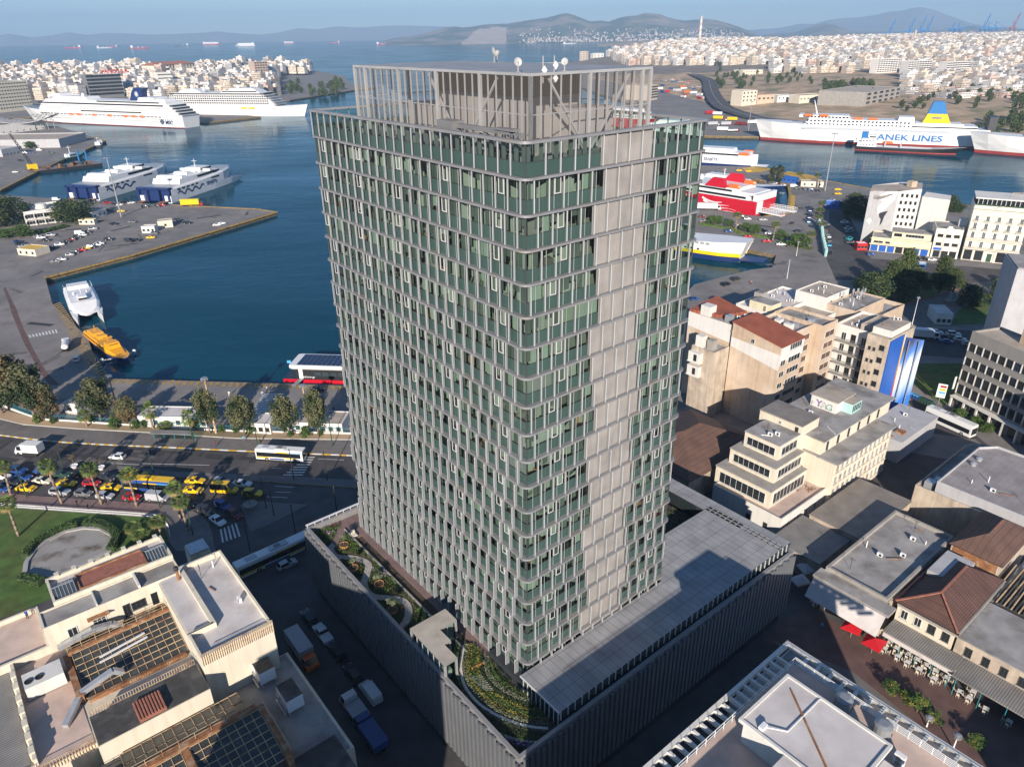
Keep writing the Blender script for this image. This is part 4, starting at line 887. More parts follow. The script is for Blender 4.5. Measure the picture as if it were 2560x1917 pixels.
b=MB();b.tbox(40.3,40.9,-46.6,-30.5,17,18.9);b.tbox(32.3,41,-47.2,-46.4,16.8,18.3);b.tbox(16.5,17.3,-56,-30,16,17.9);b.tbox(8.4,16.6,-39.3,-38.5,16,17.7);b.tbox(8.2,17,-29.9,-29.2,14,17.5);b.tbox(31.8,32.3,-46,-34,16.8,17.4)
b.build('rusty_gutter','rust',r)
b=MB()
def rail(b,p,q,n,h,nb=2,th=.05):
 for i in range(n+1):
  x=p+(q-p)*(i/n);b.beam(x,x+V((0,0,h)),th,th,up=V((1,0,0)))
 for k in range(1,nb+1):b.beam(p+V((0,0,h*k/nb)),q+V((0,0,h*k/nb)),th,th)
rail(b,T(40.6,-46.5,18.9),T(40.6,-30.8,18.9),9,1.0);rail(b,T(16.9,-56,17.9),T(16.9,-30,17.9),14,1.0);rail(b,T(8.5,-29.3,17.5),T(16.9,-29.3,17.5),5,1.0)
b.build('roof_railing','cream_metal',r)
b=MB()
rail(b,T(24.8,-33.4,20.3),T(24.8,-24,20.3),34,2.0,2,.06);rail(b,T(27.4,-46.4,18.3),T(27.4,-34,18.3),40,1.5,2,.06);rail(b,T(24.6,-60,16.4),T(24.6,-47,16.4),40,1.6,2,.06)
b.build('spiked_fence','cream_metal',r)
for v_,w_,h,st in((-45.2,1.2,1.5,'plain'),(-41.8,1.7,1.2,'grid'),(-38.2,.9,2.1,'dark'),(-36.6,1.9,1.3,'grid_dark'),(-34.4,.9,2.1,'hole'),(-32.2,1.2,.9,'plain')):win(r,'R',44.38,v_,17.5 if h>2 else 18.1,w_,h,st)
b=MB();b.tbox(43.6,44.4,-43.2,-40.4,19.8,20.0);b.build('door_canopy','rust',r)
def duct(pts,wd,label):
 b=MB()
 for a,c in zip(pts,pts[1:]):b.beam(a,c,wd,wd*.8)
 return tag(b.build('air_duct','galvanised'),label,'duct','air ducts on the old block')
duct([T(43.4,-47.4,18),T(43.2,-43,18.8),T(42.8,-40.6,18.6),T(42.3,-39.4,17.6)],.8,'shiny sheet metal duct lying along the yellow wall above the wired glass')
duct([T(29.6,-49.2,17.2),T(33,-46.6,18),T(33.2,-42.6,19),T(33.2,-41.6,18)],.75,'shiny angled duct running down onto the pink terrace beside the glass roof')
t=thing('flue_pipe','rusty flue pipe with a cap rising from the glass roof beside the white slab','flue',T(43,-30.9,16));b=MB();b.tube(T(43,-30.9,16.9),T(43,-30.9,22.8),.22,n=10);b.build('pipe','rust',t);b=MB();b.lathe(T(43,-30.9,22.8),[(.34,0),(.36,.5),(.3,.6)],10);b.build('cap','dark_metal',t)
t=thing('chiller_unit','large pale air handling unit with two dark fans on the pink terrace','air conditioner',T(38.5,-49.5,16.9));b=MB();b.tbox(37,40,-52,-47.6,17.1,19,0);b.build('casing','white_wall',t);b=MB()
for v_ in(-51.4,-50.2):b.lathe(T(38.2,v_,19),[(.5,0),(.5,.12),(.42,.12),(.4,.02)],12)
b.build('fan','dark_metal',t)
for i,(u,v_,lb)in enumerate(((24.2,-26.6,'upper of two white louvred cooling boxes on legs beside the roof edge'),(17.6,-25.6,'lower of two white louvred cooling boxes on legs beside the roof edge'))):
 t=thing('cooling_unit',lb,'air conditioner',T(u,v_,13.7),0,'cooling boxes on the roof edge');b=MB();b.tbox(u-1.7,u+1.7,v_-1.1,v_+1.1,14.7,16.7,0,1);b.build('casing',['white_paint','roof_tar'],t);b=MB()
 for du in(-1.5,1.5):
  for dv in(-.9,.9):b.tbox(u+du-.07,u+du+.07,v_+dv-.07,v_+dv+.07,13.7,14.7)
 b.tbox(u-1.6,u+1.6,v_-1.5,v_-1.3,14.4,14.55);b.build('legs','galvanised',t);b=MB()
 for k in range(3):b.tbox(u-1.6+1.1*k,u-.6+1.1*k,v_-1.35,v_-1.1,14.8,15.5)
 b.build('louvre','grey_metal',t)
b=MB()
for k in range(4):b.path([T(27.2,-33.4+.2*k,14.4),T(27.2+.2*k*0,-30+.3*k,14.6),T(27-.3*k,-25.2,14.8),T(26.2-.3*k,-24.9,14.6)],.1,6)
tag(b.build('pipes','white_paint'),'bundle of white pipes along the foot of the cream wall','pipes')
t=thing('roof_hut','black roofed yellow hut at the lower right end of the old block','hut',T(6,-26,10.5));b=MB();b.tbox(2.8,9.2,-29,-23.8,10.5,14.2,0);b.build('wall','cream_wall',t);b=MB();b.tbox(2.5,9.5,-29.3,-23.5,14.2,14.5,0);b.build('roof','roof_tar',t)
t=thing('ventilation_unit','white box unit with a black grille on the lower terrace','air conditioner',T(20,-53,16));b=MB();b.tbox(18.5,21.5,-53,-50.4,16.1,18,0);b.build('casing','white_paint',t);b=MB();b.tbox(18.3,18.5,-52.6,-50.8,16.6,17.5);b.build('grille','dark_metal',t)
b=MB();b.tbox(22.2,25.4,-42,-38.9,19.1,19.5)
for i in range(9):b.tube(T(22.2,-41.9+.36*i,19.55),T(25.4,-41.9+.36*i,19.55),.14)
tag(b.build('tile_patch','terracotta'),'patch of old barrel tiles stacked on the dark roof strip','tiles')
b=MB();b.beam(T(37.6,-43.4,18.3),T(38.3,-37.5,18.4),.3,.12);b.beam(T(36.7,-43.6,18.2),T(37.4,-37.4,18.3),.3,.12);tag(b.build('planks','frame_white'),'two white planks lying on the wired glass roof','planks')
# ================================================================ near right block: white building with pergola frame
ZT_,ZP,ZG=27.6,30.8,27.0
cP=uv(at('I',690,1050,ZP));lP=uv(at('I',385,1345,ZP));rP=uv(at('I',1370,1510,ZP));cG=uv(at('I',690,830,ZG));cT=uv(at('I',740,930,ZT_+1));lG=uv(at('I',0,1450,ZG));rG=uv(at('I',1920,1610,ZG))
r=thing('apartment_building','white building with a flat pale penthouse roof, open pergola frame and white railings','building',T(-35,10,0))
tu,tv=cT;b=MB();b.tbox(-56,tu,-24,tv,0,ZT_,0);b.build('wall','white_wall',r)
b=MB();b.tbox(-55.8,tu-.1,-23.8,tv-.1,ZT_,ZT_+.05);b.build('terrace','roof_pink',r)
pu,pv_=cP;pl=lP[1];pr=rP[0];b=MB();b.tbox(pr+.4,pu-.4,pl+.4,pv_-.4,ZT_+.05,ZP-.3,0);b.tbox(pr-4,pr+.4,pl+3,pl+7,ZT_+.05,ZP-.6,0);b.tbox(-52,pr+6,-16,pl+.2,ZT_+.05,ZP-.3,0);b.build('penthouse','white_wall',r)
b=MB();b.tbox(pr,pu,pl,pv_,ZP-.3,ZP,0,1);b.tbox(pr-4.2,pr-.02,pl+2.8,pl+7.2,ZP-.8,ZP-.5,0,1);b.tbox(-52.3,pr+6.2,-16,pl-.03,ZP-.3,ZP-.02,0,1);b.parapet([T(pr,pl),T(pu,pl),T(pu,pv_),T(pr,pv_)],ZP,ZP+.16,.3,0);b.build('penthouse_roof',['white_wall','roof_pale'],r)
b=MB();gu,gv=cG
b.tbox(-58,gu,gv-.45,gv,ZG-.6,ZG);b.tbox(gu-.45,gu,-24,gv-.45,ZG-.6,ZG)
for i in range(23):b.tbox(gu-3.2-1.5*i,gu-2.9-1.5*i,tv,gv-.45,ZG-.55,ZG-.04)
for i in range(26):b.tbox(tu,gu-.45,gv-3.2-1.3*i,gv-2.9-1.3*i,ZG-.55,ZG-.04)
b.build('pergola_frame','white_wall',r)
b=MB();rail(b,T(tu-.2,tv-.2,ZT_),T(-52,tv-.2,ZT_),22,1.05,5,.06);rail(b,T(tu-.2,tv-.2,ZT_),T(tu-.2,-18,ZT_),24,1.05,2,.06);b.build('railing','white_paint',r)
b=MB();c_=T((pu+pr)/2,(pl+pv_)/2,ZP+.1);b.beam(T(pu-1.4,pv_-1.6,ZP+.1),T(pr+1.8,pl+.9,ZP+.1),.18,.12);tag(b.build('board','rust'),'long thin brown board lying diagonally on the pale penthouse roof','board')
b=MB();b.path([T(pu-4,pv_-.4,ZP+.15),T(pu-4,pl+2.4,ZP+.15),T(pu-2.2,pl+.9,ZP+.3)],.06);b.tbox(pu-2.4,pu-1.9,pl+.5,pl+1.4,ZP+.02,ZP+.45);tag(b.build('roof_pipe','white_paint'),'thin white pipe ending in a small box across the pale penthouse roof','pipe')
t=thing('air_conditioner','white outdoor air conditioner with two fans on the white terrace','air conditioner',T(pr-1,pl+9,ZT_));q=uv(at('I',1410,1600,ZT_+.7));b=MB();b.tbox(q[0]-.5,q[0]+.5,q[1]-.25,q[1]+.25,ZT_+.1,ZT_+1.5);b.build('casing','white_paint',t);b=MB()
for z in(ZT_+.45,ZT_+1.1):
 for nm,rr_ in(('fan',.28),):b.tube(T(q[0]-.25+.25,q[1]-.25,z),T(q[0],q[1]-.29,z),rr_,n=12)
b.build('fan','grey_metal',t)
t=thing('swing_seat','metal garden swing seat standing against the white penthouse wall','swing seat',T(*uv(at('I',570,1580,ZT_)),ZT_));q=uv(at('I',570,1590,ZT_));b=MB()
for du in(-.9,.9):b.beam(T(q[0]+du,q[1]-.5,ZT_),T(q[0]+du,q[1],ZT_+1.9),.06,.06);b.beam(T(q[0]+du,q[1]+.5,ZT_),T(q[0]+du,q[1],ZT_+1.9),.06,.06)
b.beam(T(q[0]-.9,q[1],ZT_+1.9),T(q[0]+.9,q[1],ZT_+1.9),.06,.06);b.build('frame','cream_metal',t);b=MB();b.tbox(q[0]-.8,q[0]+.8,q[1]-.3,q[1]+.25,ZT_+.45,ZT_+.55);b.tbox(q[0]-.8,q[0]+.8,q[1]+.25,q[1]+.32,ZT_+.5,ZT_+1.05);b.build('seat','cream_metal',t)
for i,(x,y)in enumerate(((1040,1270),(1290,1440))):
 q=uv(at('I',x,y,ZT_));t=thing('water_tank',('round dark water tank in the shade behind the penthouse roof, farther from the corner rail','round dark water tank behind the penthouse roof, lower right beside its roof corner')[1-(1-i)],'tank',T(*q,ZT_));b=MB();b.lathe(T(*q,ZT_+.3),[(.9,0),(.9,1.3),(.5,1.5)],14);b.build('body','grey_metal',t);b=MB();b.tbox(q[0]-.8,q[0]+.8,q[1]-.8,q[1]+.8,ZT_,ZT_+.3);b.build('stand','dark_metal',t)
r=ubld('yard_building','low flat yard roof and walls in shade between white block and podium','building',[(-20.5,-14.5,27,44,0,3.4,.3)],'light_grey_wall','roof_grey')
for u0,u1,v0,v1,z,lb in((-84,-62,30,52,12,'town block east of the tavern street, outside the picture'),(-8,24,-80,-64,14,'town block south of the glass roofs, outside the picture'),(-36,-17,-66,-49.5,38,'tall town block below the camera, outside the picture')):  # unseen blocks added out of frame, sized for the shadows they cast
 r=ubld('apartment_building',lb,'building',[(u0,u1,v0,v1,0,z,.6)],'cream_wall','roof_grey')
 for k in range(int(z/3.2)-1):
  for i in range(int((u1-u0)/3)):win(r,'L',v0,u0+1.6+3*i,1.5+3.2*k,1.4,1.6,'plain')
# ================================================================ street surfaces, markings, square and the far hotels
NN=[0]
def sh(name,t,pts,m,z=.004,kerb=None):return sheet(name,ats(t,pts),m,z,kerb)
sh('pavement','D',[(-60,1148),(0,1150),(340,1190),(700,1212),(1000,1225),(1640,1255),(2300,1282),(2300,1190),(1500,1180),(1000,1145),(480,1118),(150,1092),(0,1055),(-60,1040)],'paving',.12,'stone_kerb')
sh('planting_strip','D',[(-60,1030),(0,1050),(150,1086),(480,1112),(1000,1140),(1500,1174),(2300,1184),(2300,1150),(1500,1135),(1000,1108),(480,1075),(230,1050),(0,985),(-60,950)],'dry_soil',.3,'stone_kerb')
sh('tram_platform','h',[(-700,330),(0,405),(640,435),(1400,465),(2400,520),(2400,610),(1060,520),(540,495),(0,470),(-700,395)],'paving',.14,'stone_kerb')
sh('pavement','g',[(-300,480),(300,553),(1000,603),(1900,658),(2212,690),(2500,735),(2330,880),(2130,905),(1920,832),(1000,768),(160,704),(-300,665)],'pink_paving',.12,'stone_kerb')
sh('pavement','h',[(-120,830),(90,850),(210,880),(400,985),(480,1080),(530,1250),(560,1420),(60,1420),(-40,1300),(-100,1100)],'paving',.13,'stone_kerb')
sh('traffic_island','h',[(880,840),(950,790),(1180,790),(1400,815),(1760,830),(1500,960),(1300,1070),(1010,1180),(950,1010)],'paving',.13,'stone_kerb')
sh('lawn','g',[(-400,680),(160,720),(1000,780),(1920,842),(2090,905),(2180,1000),(2200,1110),(2100,1250),(1500,1560),(500,1950),(-400,2300)],'lawn',.05)
pool_c,pool_r=V((-93.2,112.6,0)),12.2
pe=[at('g',x,y)for x,y in((360,1560),(380,1420),(480,1270),(640,1150),(850,1045),(1080,1000),(1280,1015),(1400,1085),(1442,1160),(1400,1260),(1200,1370),(900,1520),(600,1640),(430,1650))]
sheet('dry_pool',pe,'pool_floor' if 'pool_floor' in M else 'roof_grey',.12)if False else None
mat('pool_floor',(.30,.285,.265),.9,var=.1,sc=.3,col2=(.09,.062,.04),c2sc=.16,c2th=.585)
setting(sheet('dry_pool',pe,'pool_floor',.12));b=MB();q=offset(pe if area(pe)>0 else pe[::-1],-.9);b.parapet(q,0,.42,.85,0);tag(b.build('pool_rim','stone_kerb'),'pale stone rim round the empty oval pool','rim')
sh('footway','e',[(40,420),(110,600),(160,760),(300,1100),(480,1430),(560,1560),(640,1660),(770,1660),(590,1480),(430,1200),(290,900),(210,680),(110,480),(70,400)],'red_paving',.008)
def stripes_on(name,t,L,R_e,n,m,duty=.5,z=.012):
 """bars laid across a band given by its two edges"""
 def along(P,f):
  P=ats(t,P);ls=[(P[i+1]-P[i]).length for i in range(len(P)-1)];d=f*sum(ls)
  for i,l in enumerate(ls):
   if d<=l+1e-6:return P[i]+(P[i+1]-P[i])*(d/l)
   d-=l
  return P[-1]
 b=MB()
 for i in range(n):
  a,c=(i+.1)/n,(i+.1+duty)/n
  p=[along(L,a),along(R_e,a),along(R_e,c),along(L,c)];p=[V((q.x,q.y,z))for q in p]
  if(p[1]-p[0]).cross(p[2]-p[1]).z<0:p.reverse()
  b.quad(*p)
 return setting(b.build(name,m))
stripes_on('quay_marking','e',[(680,625),(820,860),(920,1060),(1270,1600)],[(775,590),(905,780),(1055,1020),(1395,1540)],36,'faded_yellow')
stripes_on('quay_marking','f',[(-1100,230),(0,258),(950,293),(1450,308),(2300,335)],[(-1180,290),(-60,318),(880,345),(1400,360),(2300,390)],40,'faded_yellow')
stripes_on('crosswalk','f',[(1190,430),(960,700)],[(1450,430),(1200,700)],10,'white_line')
stripes_on('crosswalk','h',[(1740,212),(1400,470)],[(1840,212),(1670,470)],8,'white_line',.38)
stripes_on('crosswalk','h',[(610,1150),(850,1055)],[(640,1320),(905,1225)],5,'white_line',.42)
stripes_on('crosswalk','e',[(360,1020),(740,940)],[(380,1050),(760,985)],9,'white_line',.5)
b=MB()
for(x0,y0),(x1,y1)in(((960,1245),(1990,850)),((970,1285),(2050,900)),((985,1380),(2150,930)),((1000,1430),(2200,985)),((1100,1420),(2250,1010))):
 p,q=at('h',x0,y0),at('h',x1,y1);ribbon(b,[p,q],.12,.012)
setting(b.build('tram_rails','dark_metal'))
b=MB()
for t,L in(('h',[(-400,300),(300,318),(480,322)]),('h',[(1280,358),(1410,366)]),('h',[(1330,590),(1570,605)]),('h',[(1330,665),(1530,672)]),('h',[(1220,725),(1490,740)]),('h',[(1880,240),(2212,255)]),('D',[(700,1330),(900,1342)]),('D',[(200,1260),(500,1282)])):ribbon(b,ats(t,L),.16,.012)
setting(b.build('lane_marking','white_line'))
b=MB();P=curve(ats('D',[(-60,1150),(0,1152),(340,1192),(700,1214),(1000,1227),(1640,1257),(2300,1284)]),12)
for i in range(len(P)-1):
 d=(P[i+1]-P[i]).normalized();n_=V((-d.y,d.x,0))*.2
 b.hexa([V((q.x,q.y,z))for z in(0,.16)for q in(P[i]-n_,P[i+1]-n_,P[i+1]+n_,P[i]+n_)],(i//1)%2)
setting(b.build('kerb',['white_line','yellow_line']))
b=MB();ribbon(b,ats('h',[(-700,402),(0,477),(540,502),(1060,527),(1600,570),(2400,617)]),.22,.16);setting(b.build('platform_edge','faded_yellow'))
b=MB()
for L in([(-202,303),(-180,337),(-152,394),(-137,426),(-151,435),(-209,450)],[(-350,505),(-370,585),(-390,680),(-407,765),(-440,800)],[(-366,922),(-318,985),(-345,1005)],[(-352,1244),(-289,1460),(-255,1530)],[(160,755),(195,739),(248,728)],[(176,458),(157,407),(141,399)],[(185,559),(211,509),(233,471),(259,434),(278,388)],[(176,458),(186,490),(170,508)]):
 P=[V((*p,0))for p in L]
 for p,q in zip(P,P[1:]):b.beam(p+V((0,0,-.05)),q+V((0,0,-.05)),1.6,.5)
setting(b.build('quay_edge','faded_yellow'))
for t,pts in(('C',[(400,1082),(480,1072),(600,1085),(520,1108),(430,1110)]),('C',[(690,1100),(860,1130),(880,1145),(800,1158),(670,1120)]),('C',[(715,1255),(740,1260),(735,1370),(705,1370)])):sh('yellow_apron',t,pts,'yellow_line',.01)
sh('square_paving','F',[(1180,330),(1560,280),(1790,190),(2000,160),(2300,200),(2300,470),(1480,450)],'paving',.09,'stone_kerb')
sh('lawn','F',[(1100,170),(1250,100),(1560,110),(1790,185),(1620,265),(1500,280),(1330,365),(1170,300)],'lawn',.11)
sh('lawn','F',[(1980,250),(2100,130),(2300,150),(2300,430),(1740,445),(1790,350)],'lawn',.11)
b=MB()
for L in([(1300,385),(1500,290),(1620,270),(1780,215)],[(1690,300),(1760,320)]):
 P=ats('F',L);
 for p,q in zip(P,P[1:]):b.beam(p+V((0,0,.2)),q+V((0,0,.2)),.5,.3)
tag(b.build('flower_kerb','terracotta'),'low red edging along the lawn of the square','edging')
sh('road','F',[(1450,455),(1880,480),(1880,660),(1560,640),(1440,560)],'asphalt',.012);sh('road','F',[(1480,900),(1640,980),(1900,1150),(2212,1400),(1900,1180),(1560,1130)],'asphalt',.012)
sh('vacant_lot','F',[(1510,690),(1840,690),(1780,890),(1700,960),(1500,830)],'lawn',.012)
sh('road','C',[(960,1350),(1060,1340),(1230,1660),(940,1660)],'asphalt',.012)
sh('road','C',[(1200,1660),(2400,1760),(2400,1860),(1000,1800),(940,1660)],'asphalt',.010)
sheet('street_paving',[T(*p)for p in((-9,45),(-9,57),(-25,60),(-66,58),(-66,26),(-24,26),(-22,44))],'red_paving',.012)
sheet('street_path',[T(*p)for p in((-10,46),(-22,50),(-40,47),(-66,40),(-66,33),(-40,40),(-24,44))],'paving',.018)
sheet('planting_strip',[T(*p)for p in((-24,27),(-66,27),(-66,31),(-24,32))],'soil',.2,'stone_kerb')
def fbld(name,label,cat,A_,B_,depth,h,wall,roof,par=.6,roofz=None):
 """block behind the base line A-B (left to right as seen from the street)"""
 A_,B_=V((A_.x,A_.y,0)),V((B_.x,B_.y,0));d=(B_-A_).normalized();n_=V((-d.y,d.x,0))*depth
 r=thing(name,label,cat,(A_+B_)/2);P=[A_,B_,B_+n_,A_+n_]
 b=MB();b.prism(P,0,h,0);b.parapet(P,h,h+par,.3,0);b.build('wall',wall,r)
 b=MB();b.prism(offset(P,.3),h+.02,h+.08);b.build('roof',roof,r);return r,A_,B_,d,n_/depth
def strip(b,A_,B_,f0,f1,z0,z1,o0,o1,m=0):
 d=(B_-A_).normalized();n_=V((d.y,-d.x,0));a,c=A_+(B_-A_)*f0,A_+(B_-A_)*f1
 b.hexa([V((q.x,q.y,z))for z in(z0,z1)for q in(a+n_*o1,c+n_*o1,c+n_*o0,a+n_*o0)],m)
mat('hotel_cream',(.68,.635,.53),.8,var=.03,streak=.05)
A_,B_=at('b',1395,1175),at('b',2098,1250)
r,A_,B_,d,n_=fbld('hotel','grand cream hotel with five floors of balconied french windows and a dark rooftop bar','hotel',A_,B_,20,23.5,'hotel_cream','roof_grey',.5)
b=MB()
for z,o in((22.6,.9),(19.6,.25),(5.2,1.2),(9.2,.8)):strip(b,A_,B_,-.01,1.01,z,z+.35,0,o)
for i in range(6):strip(b,A_,B_,i/5-.022 if i else 0,i/5+.022 if i<5 else 1,0,5.2,0,.25)
for i in range(9):
 a,c=-.11+.22*i/9,-.11+.22*(i+1)/9;zz=22.9+1.3*math.sqrt(max(0,1-((a+c)/2/.11)**2));strip(b,A_,B_,.5+a,.5+c,22.9,zz,.0,.6)
b.build('cornice','hotel_cream',r)
for k in range(4):
 for i in range(5):winw(r,A_,B_,(i+.5)/5,(6.0,10.1,14.0,17.6)[k]+.0,1.25,2.6 if k<3 else 2.3,'french')
b=MB()
for i in range(5):
 if i!=2:winw(r,A_,B_,(i+.5)/5,.4,3.0,4.2,'grid_dark')
 for z,o in((13.7,.8),(17.3,.7)):
  strip(b,A_,B_,(i+.5)/5-.055,(i+.5)/5+.055,z-.15,z,0,o)
b.build('balcony_slab','hotel_cream',r);b=MB()
for i in range(5):
 for z,o in((13.7,.8),(17.3,.7)):
  for j in range(9):f=(i+.5)/5-.055+.11*j/8;strip(b,A_,B_,f-.0012,f+.0012,z,z+.9,o-.05,o)
  strip(b,A_,B_,(i+.5)/5-.055,(i+.5)/5+.055,z+.9,z+.95,o-.05,o)
for z,o in((5.55,1.15),(9.55,.75)):
 for j in range(60):strip(b,A_,B_,j/59-.0012,j/59+.0012,z,z+.85,o-.05,o)
 strip(b,A_,B_,0,1,z+.85,z+.9,o-.05,o)
b.build('balcony_railing','grey_metal',r)
o_=winw(r,A_,B_,.5,.1,1.9,3.6,'hole','door');o_.data=o_.data.copy();o_.data.materials[1]=M['green_shutter']
b=MB();m_=n_*2.2;q=[A_+d*1+m_,B_-d*1+m_,B_-d*1+n_*16,A_+d*1+n_*16];b.prism(q,23.6,26.6,1,0);b.prism(offset(q,-1.2),26.6,27.1,2,2)
for i in range(12):p=q[0]+(q[1]-q[0])*(i/11)-n_*1.0;b.obox(p+V((0,0,23.6)),.18,.18,3,0,2)
b.build('roof_bar',['roof_pale','window_dark','white_wall'],r);b=MB();strip(b,A_,B_,.01,.99,23.6,24.5,-.7,-.2);b.build('roof_planting','hedge_green' if 'hedge_green' in M else 'green_shutter',r)
b=MB()
for i in range(4):b.beam(A_+d*(13+1.1*i)+n_*5+V((0,0,27)),A_+d*(13.4+1.1*i)+n_*5+V((0,0,29.6)),.1,.1)
b.beam(A_+d*13+n_*5+V((0,0,29.4)),A_+d*16.8+n_*5+V((0,0,29.6)),.12,.12);b.build('sign_frame','cream_metal',r)
A2,B2=at('b',1000,1140),at('b',1345,1172)
r,A2,B2,d,n_=fbld('shop_building','small cream and white three floor building with a central gable beside the hotel','building',A2,B2,16,12.6,'hotel_cream','roof_grey',.4)
b=MB();strip(b,A2,B2,.36,.64,0,13.4,0,.3);strip(b,A2,B2,.42,.58,13.4,14.2,0,.3);strip(b,A2,B2,0,.07,0,13,0,.2);strip(b,A2,B2,.93,1,0,13,0,.2);b.build('pilaster','white_wall',r)
for z in(5.4,9.2):
 for f,w_ in((.2,2.2),(.5,2.0),(.8,2.2)):winw(r,A2,B2,f,z,w_,1.3,'grid_dark',out=.31 if f==.5 else .003)
for f in(.2,.5,.8):winw(r,A2,B2,f,.2,2.6,2.9,'dark','shop_front',out=.31 if f==.5 else .003)
b=MB();strip(b,A2,B2,.05,.34,3.4,4.4,0,.25);b.build('shop_sign','blue_paint',r);b=MB();strip(b,A2,B2,.40,.60,3.4,5.0,.3,.42);b.build('shop_sign','pale_pink',r)
q=[A2+n_*8+d*9,A2+n_*8+d*12,A2+n_*12+d*12,A2+n_*12+d*9];b=MB();b.prism(q,12.6,16);b.build('stair_hut','white_wall',r)
Y0,Y1,Y2=at('b',222,1062),at('b',480,1090),at('b',985,1142)
r,A3,B3,d,n_=fbld('shop_building','low pale yellow corner building with blue roller shutters and a set-back upper floor','building',Y0,Y2,13,6.0,'pale_yellow','roof_grey',.5)
b=MB();q=[A3+d*8+n_*2.6,B3-d*.2+n_*2.6,B3-d*.2+n_*10,A3+d*8+n_*10];b.prism(q,6.1,9.2,0,1);b.prism(offset(q,-.4),9.2,9.5,1,1);b.build('upper_floor',['pale_yellow','roof_grey'],r)
qa,qb=q[0],q[1];winw(r,qa,qb,.15,7.2,3.2,1.3,'dark');winw(r,qa,qb,.57,7.2,7.5,1.3,'band')
b=MB();strip(b,A3,B3,-.02,1.0,3.3,3.7,0,1.1);strip(b,A3,B3,-.02,1.0,5.8,6.1,0,.4);b.build('ledge','pale_yellow',r)
for i,f in enumerate((.07,.21,.35,.49,.63,.77,.91)):
 o_=winw(r,A3,B3,f,.1,2.9,2.9,'hole','shutter_door');o_.data=o_.data.copy();o_.data.materials[1]=M['blue_paint' if i not in(3,4)else 'window_dark']
for f in(.08,.16,.28):winw(r,A3,B3,f,4.1,1.8,.8,'dark')
Pm=[at('b',x,y,25.5)for x,y in((235,295),(620,252),(905,268))]
m0,m1,m2=[V((p.x,p.y,0))for p in Pm];bk=V((8,15,0))
r=thing('apartment_building','tall old block with a grey painted gable, a pink window wall and rough white end','building',(m0+m2)/2)
b=MB();b.prism([m0,m1,m1+bk,m0+bk],0,24.2,0);b.parapet([m0,m1,m1+bk,m0+bk],24.2,25.2,.3,0);b.build('wall','light_grey_wall',r)
b=MB();b.prism([m1+V((.02,0,0)),m2,m2+bk,m1+bk+V((.02,0,0))],0,25.2,0);b.build('window_wall','white_wall',r)
b=MB();b.prism([m0+bk*.05,m2+bk*.05,m2+bk*.95,m0+bk*.95],25.22,25.3);b.build('roof','roof_tan',r)
for k in range(5):
 for i in range(4):winw(r,m1,m2,.18+.22*i,21.2-3.3*k,1.0,1.5,'dark')
m3=m2+V((9,-9,0));b=MB();b.prism([m2+V((.6,-.6,0)),m3,m3+V((6,10,0)),m2+V((8,10,0))],0,22,0);b.build('end_wall','white_wall',r)
b=MB();p=m1+(m2-m1)*.5+bk*.3;b.obox(p+V((0,0,25.3)),3,3,2.6,.3);b.build('stair_hut','beige_wall',r)
ex=(m1-m0).normalized();n_=V((ex.y,-ex.x,0))
def blot(pts,m,nm='painted_patch'):
 b=MB();v=[m0+(m1-m0)*f+n_*.03+V((0,0,z))for f,z in pts];b.add(v,[tuple(range(len(v)))]);b.build(nm,m,r)
blot([(.55,24),(.98,25.1),(.9,20),(.6,15.5),(.42,14),(.35,17),(.5,20),(.15,21.8)],'frame_white');blot([(.15,23.3),(.4,22.6),(.9,23),(.62,21.6),(.35,20.8),(.15,21.6)],'concrete');blot([(.45,14.5),(.75,15),(.66,12.6),(.62,9.6),(.56,8.2),(.55,11.5),(.48,12.6)],'ink');blot([(.06,11.6),(.16,12.8),(.26,11.2),(.2,9.6)],'frame_white')
mat('teal_fence',(.03,.22,.27),.6)
fence=thing('quay_fence','teal steel fence on a white wall between the quay and the planted strip','fence',at('D',1000,1100));b=MB();w2=MB()
P=curve(ats('D',[(-60,930),(230,1045),(480,1070),(1000,1104),(1500,1132),(2300,1150)]),8)
for p,q in zip(P,P[1:]):
 w2.beam(p+V((0,0,.35)),q+V((0,0,.35)),.3,.7)
 b.beam(p+V((0,0,1.9)),q+V((0,0,1.9)),.08,.08);n=max(2,int((q-p).length/.5))
 for i in range(n):b.beam(p+(q-p)*(i/n)+V((0,0,.7)),p+(q-p)*(i/n)+V((0,0,2.0)),.05,.05,up=V((1,0,0)))
w2.build('wall','white_wall',fence);b.build('bars','teal_fence',fence)
def shed(t,a,c,depth,h,label,roof='roof_pale',wall='white_wall',nm='kiosk',cat='kiosk',wins=3):
 r,A_,B_,d,n_=fbld(nm,label,cat,at(t,*a),at(t,*c),depth,h,wall,roof,.25)
 for i in range(wins):winw(r,A_,B_,(i+.5)/wins,1.0,1.1,1.1,'dark')
 return r
shed('D',(900,1098),(1190,1104),6,3,'long white ticket kiosk with a stepped roof behind the fence',wins=4)
shed('D',(1195,1105),(1340,1112),5,2.6,'short white kiosk adjoining the long ticket kiosk')
shed('f',(1030,950),(1280,965),6,3,'white gate house with a two level roof beside the teal gate')
shed('f',(1490,925),(1770,940),7,2.8,'beige roofed white kiosk row behind the two rightmost quay trees','roof_tan',wins=3)
shed('f',(1900,945),(2200,955),7,2.8,'beige roofed white kiosk at the tower edge behind the fence','roof_tan')
shed('D',(420,1010),(500,1020),8,3,'small pale kiosk behind the brown leaved tree at the bend','roof_tan',wins=1)
r=thing('picket_fence','white picket fence curving round the lawn','fence',at('g',1000,768));b=MB();P=curve(ats('g',[(-300,672),(160,712),(1000,772),(1920,838),(2080,885),(2170,980),(2190,1100)]),10)
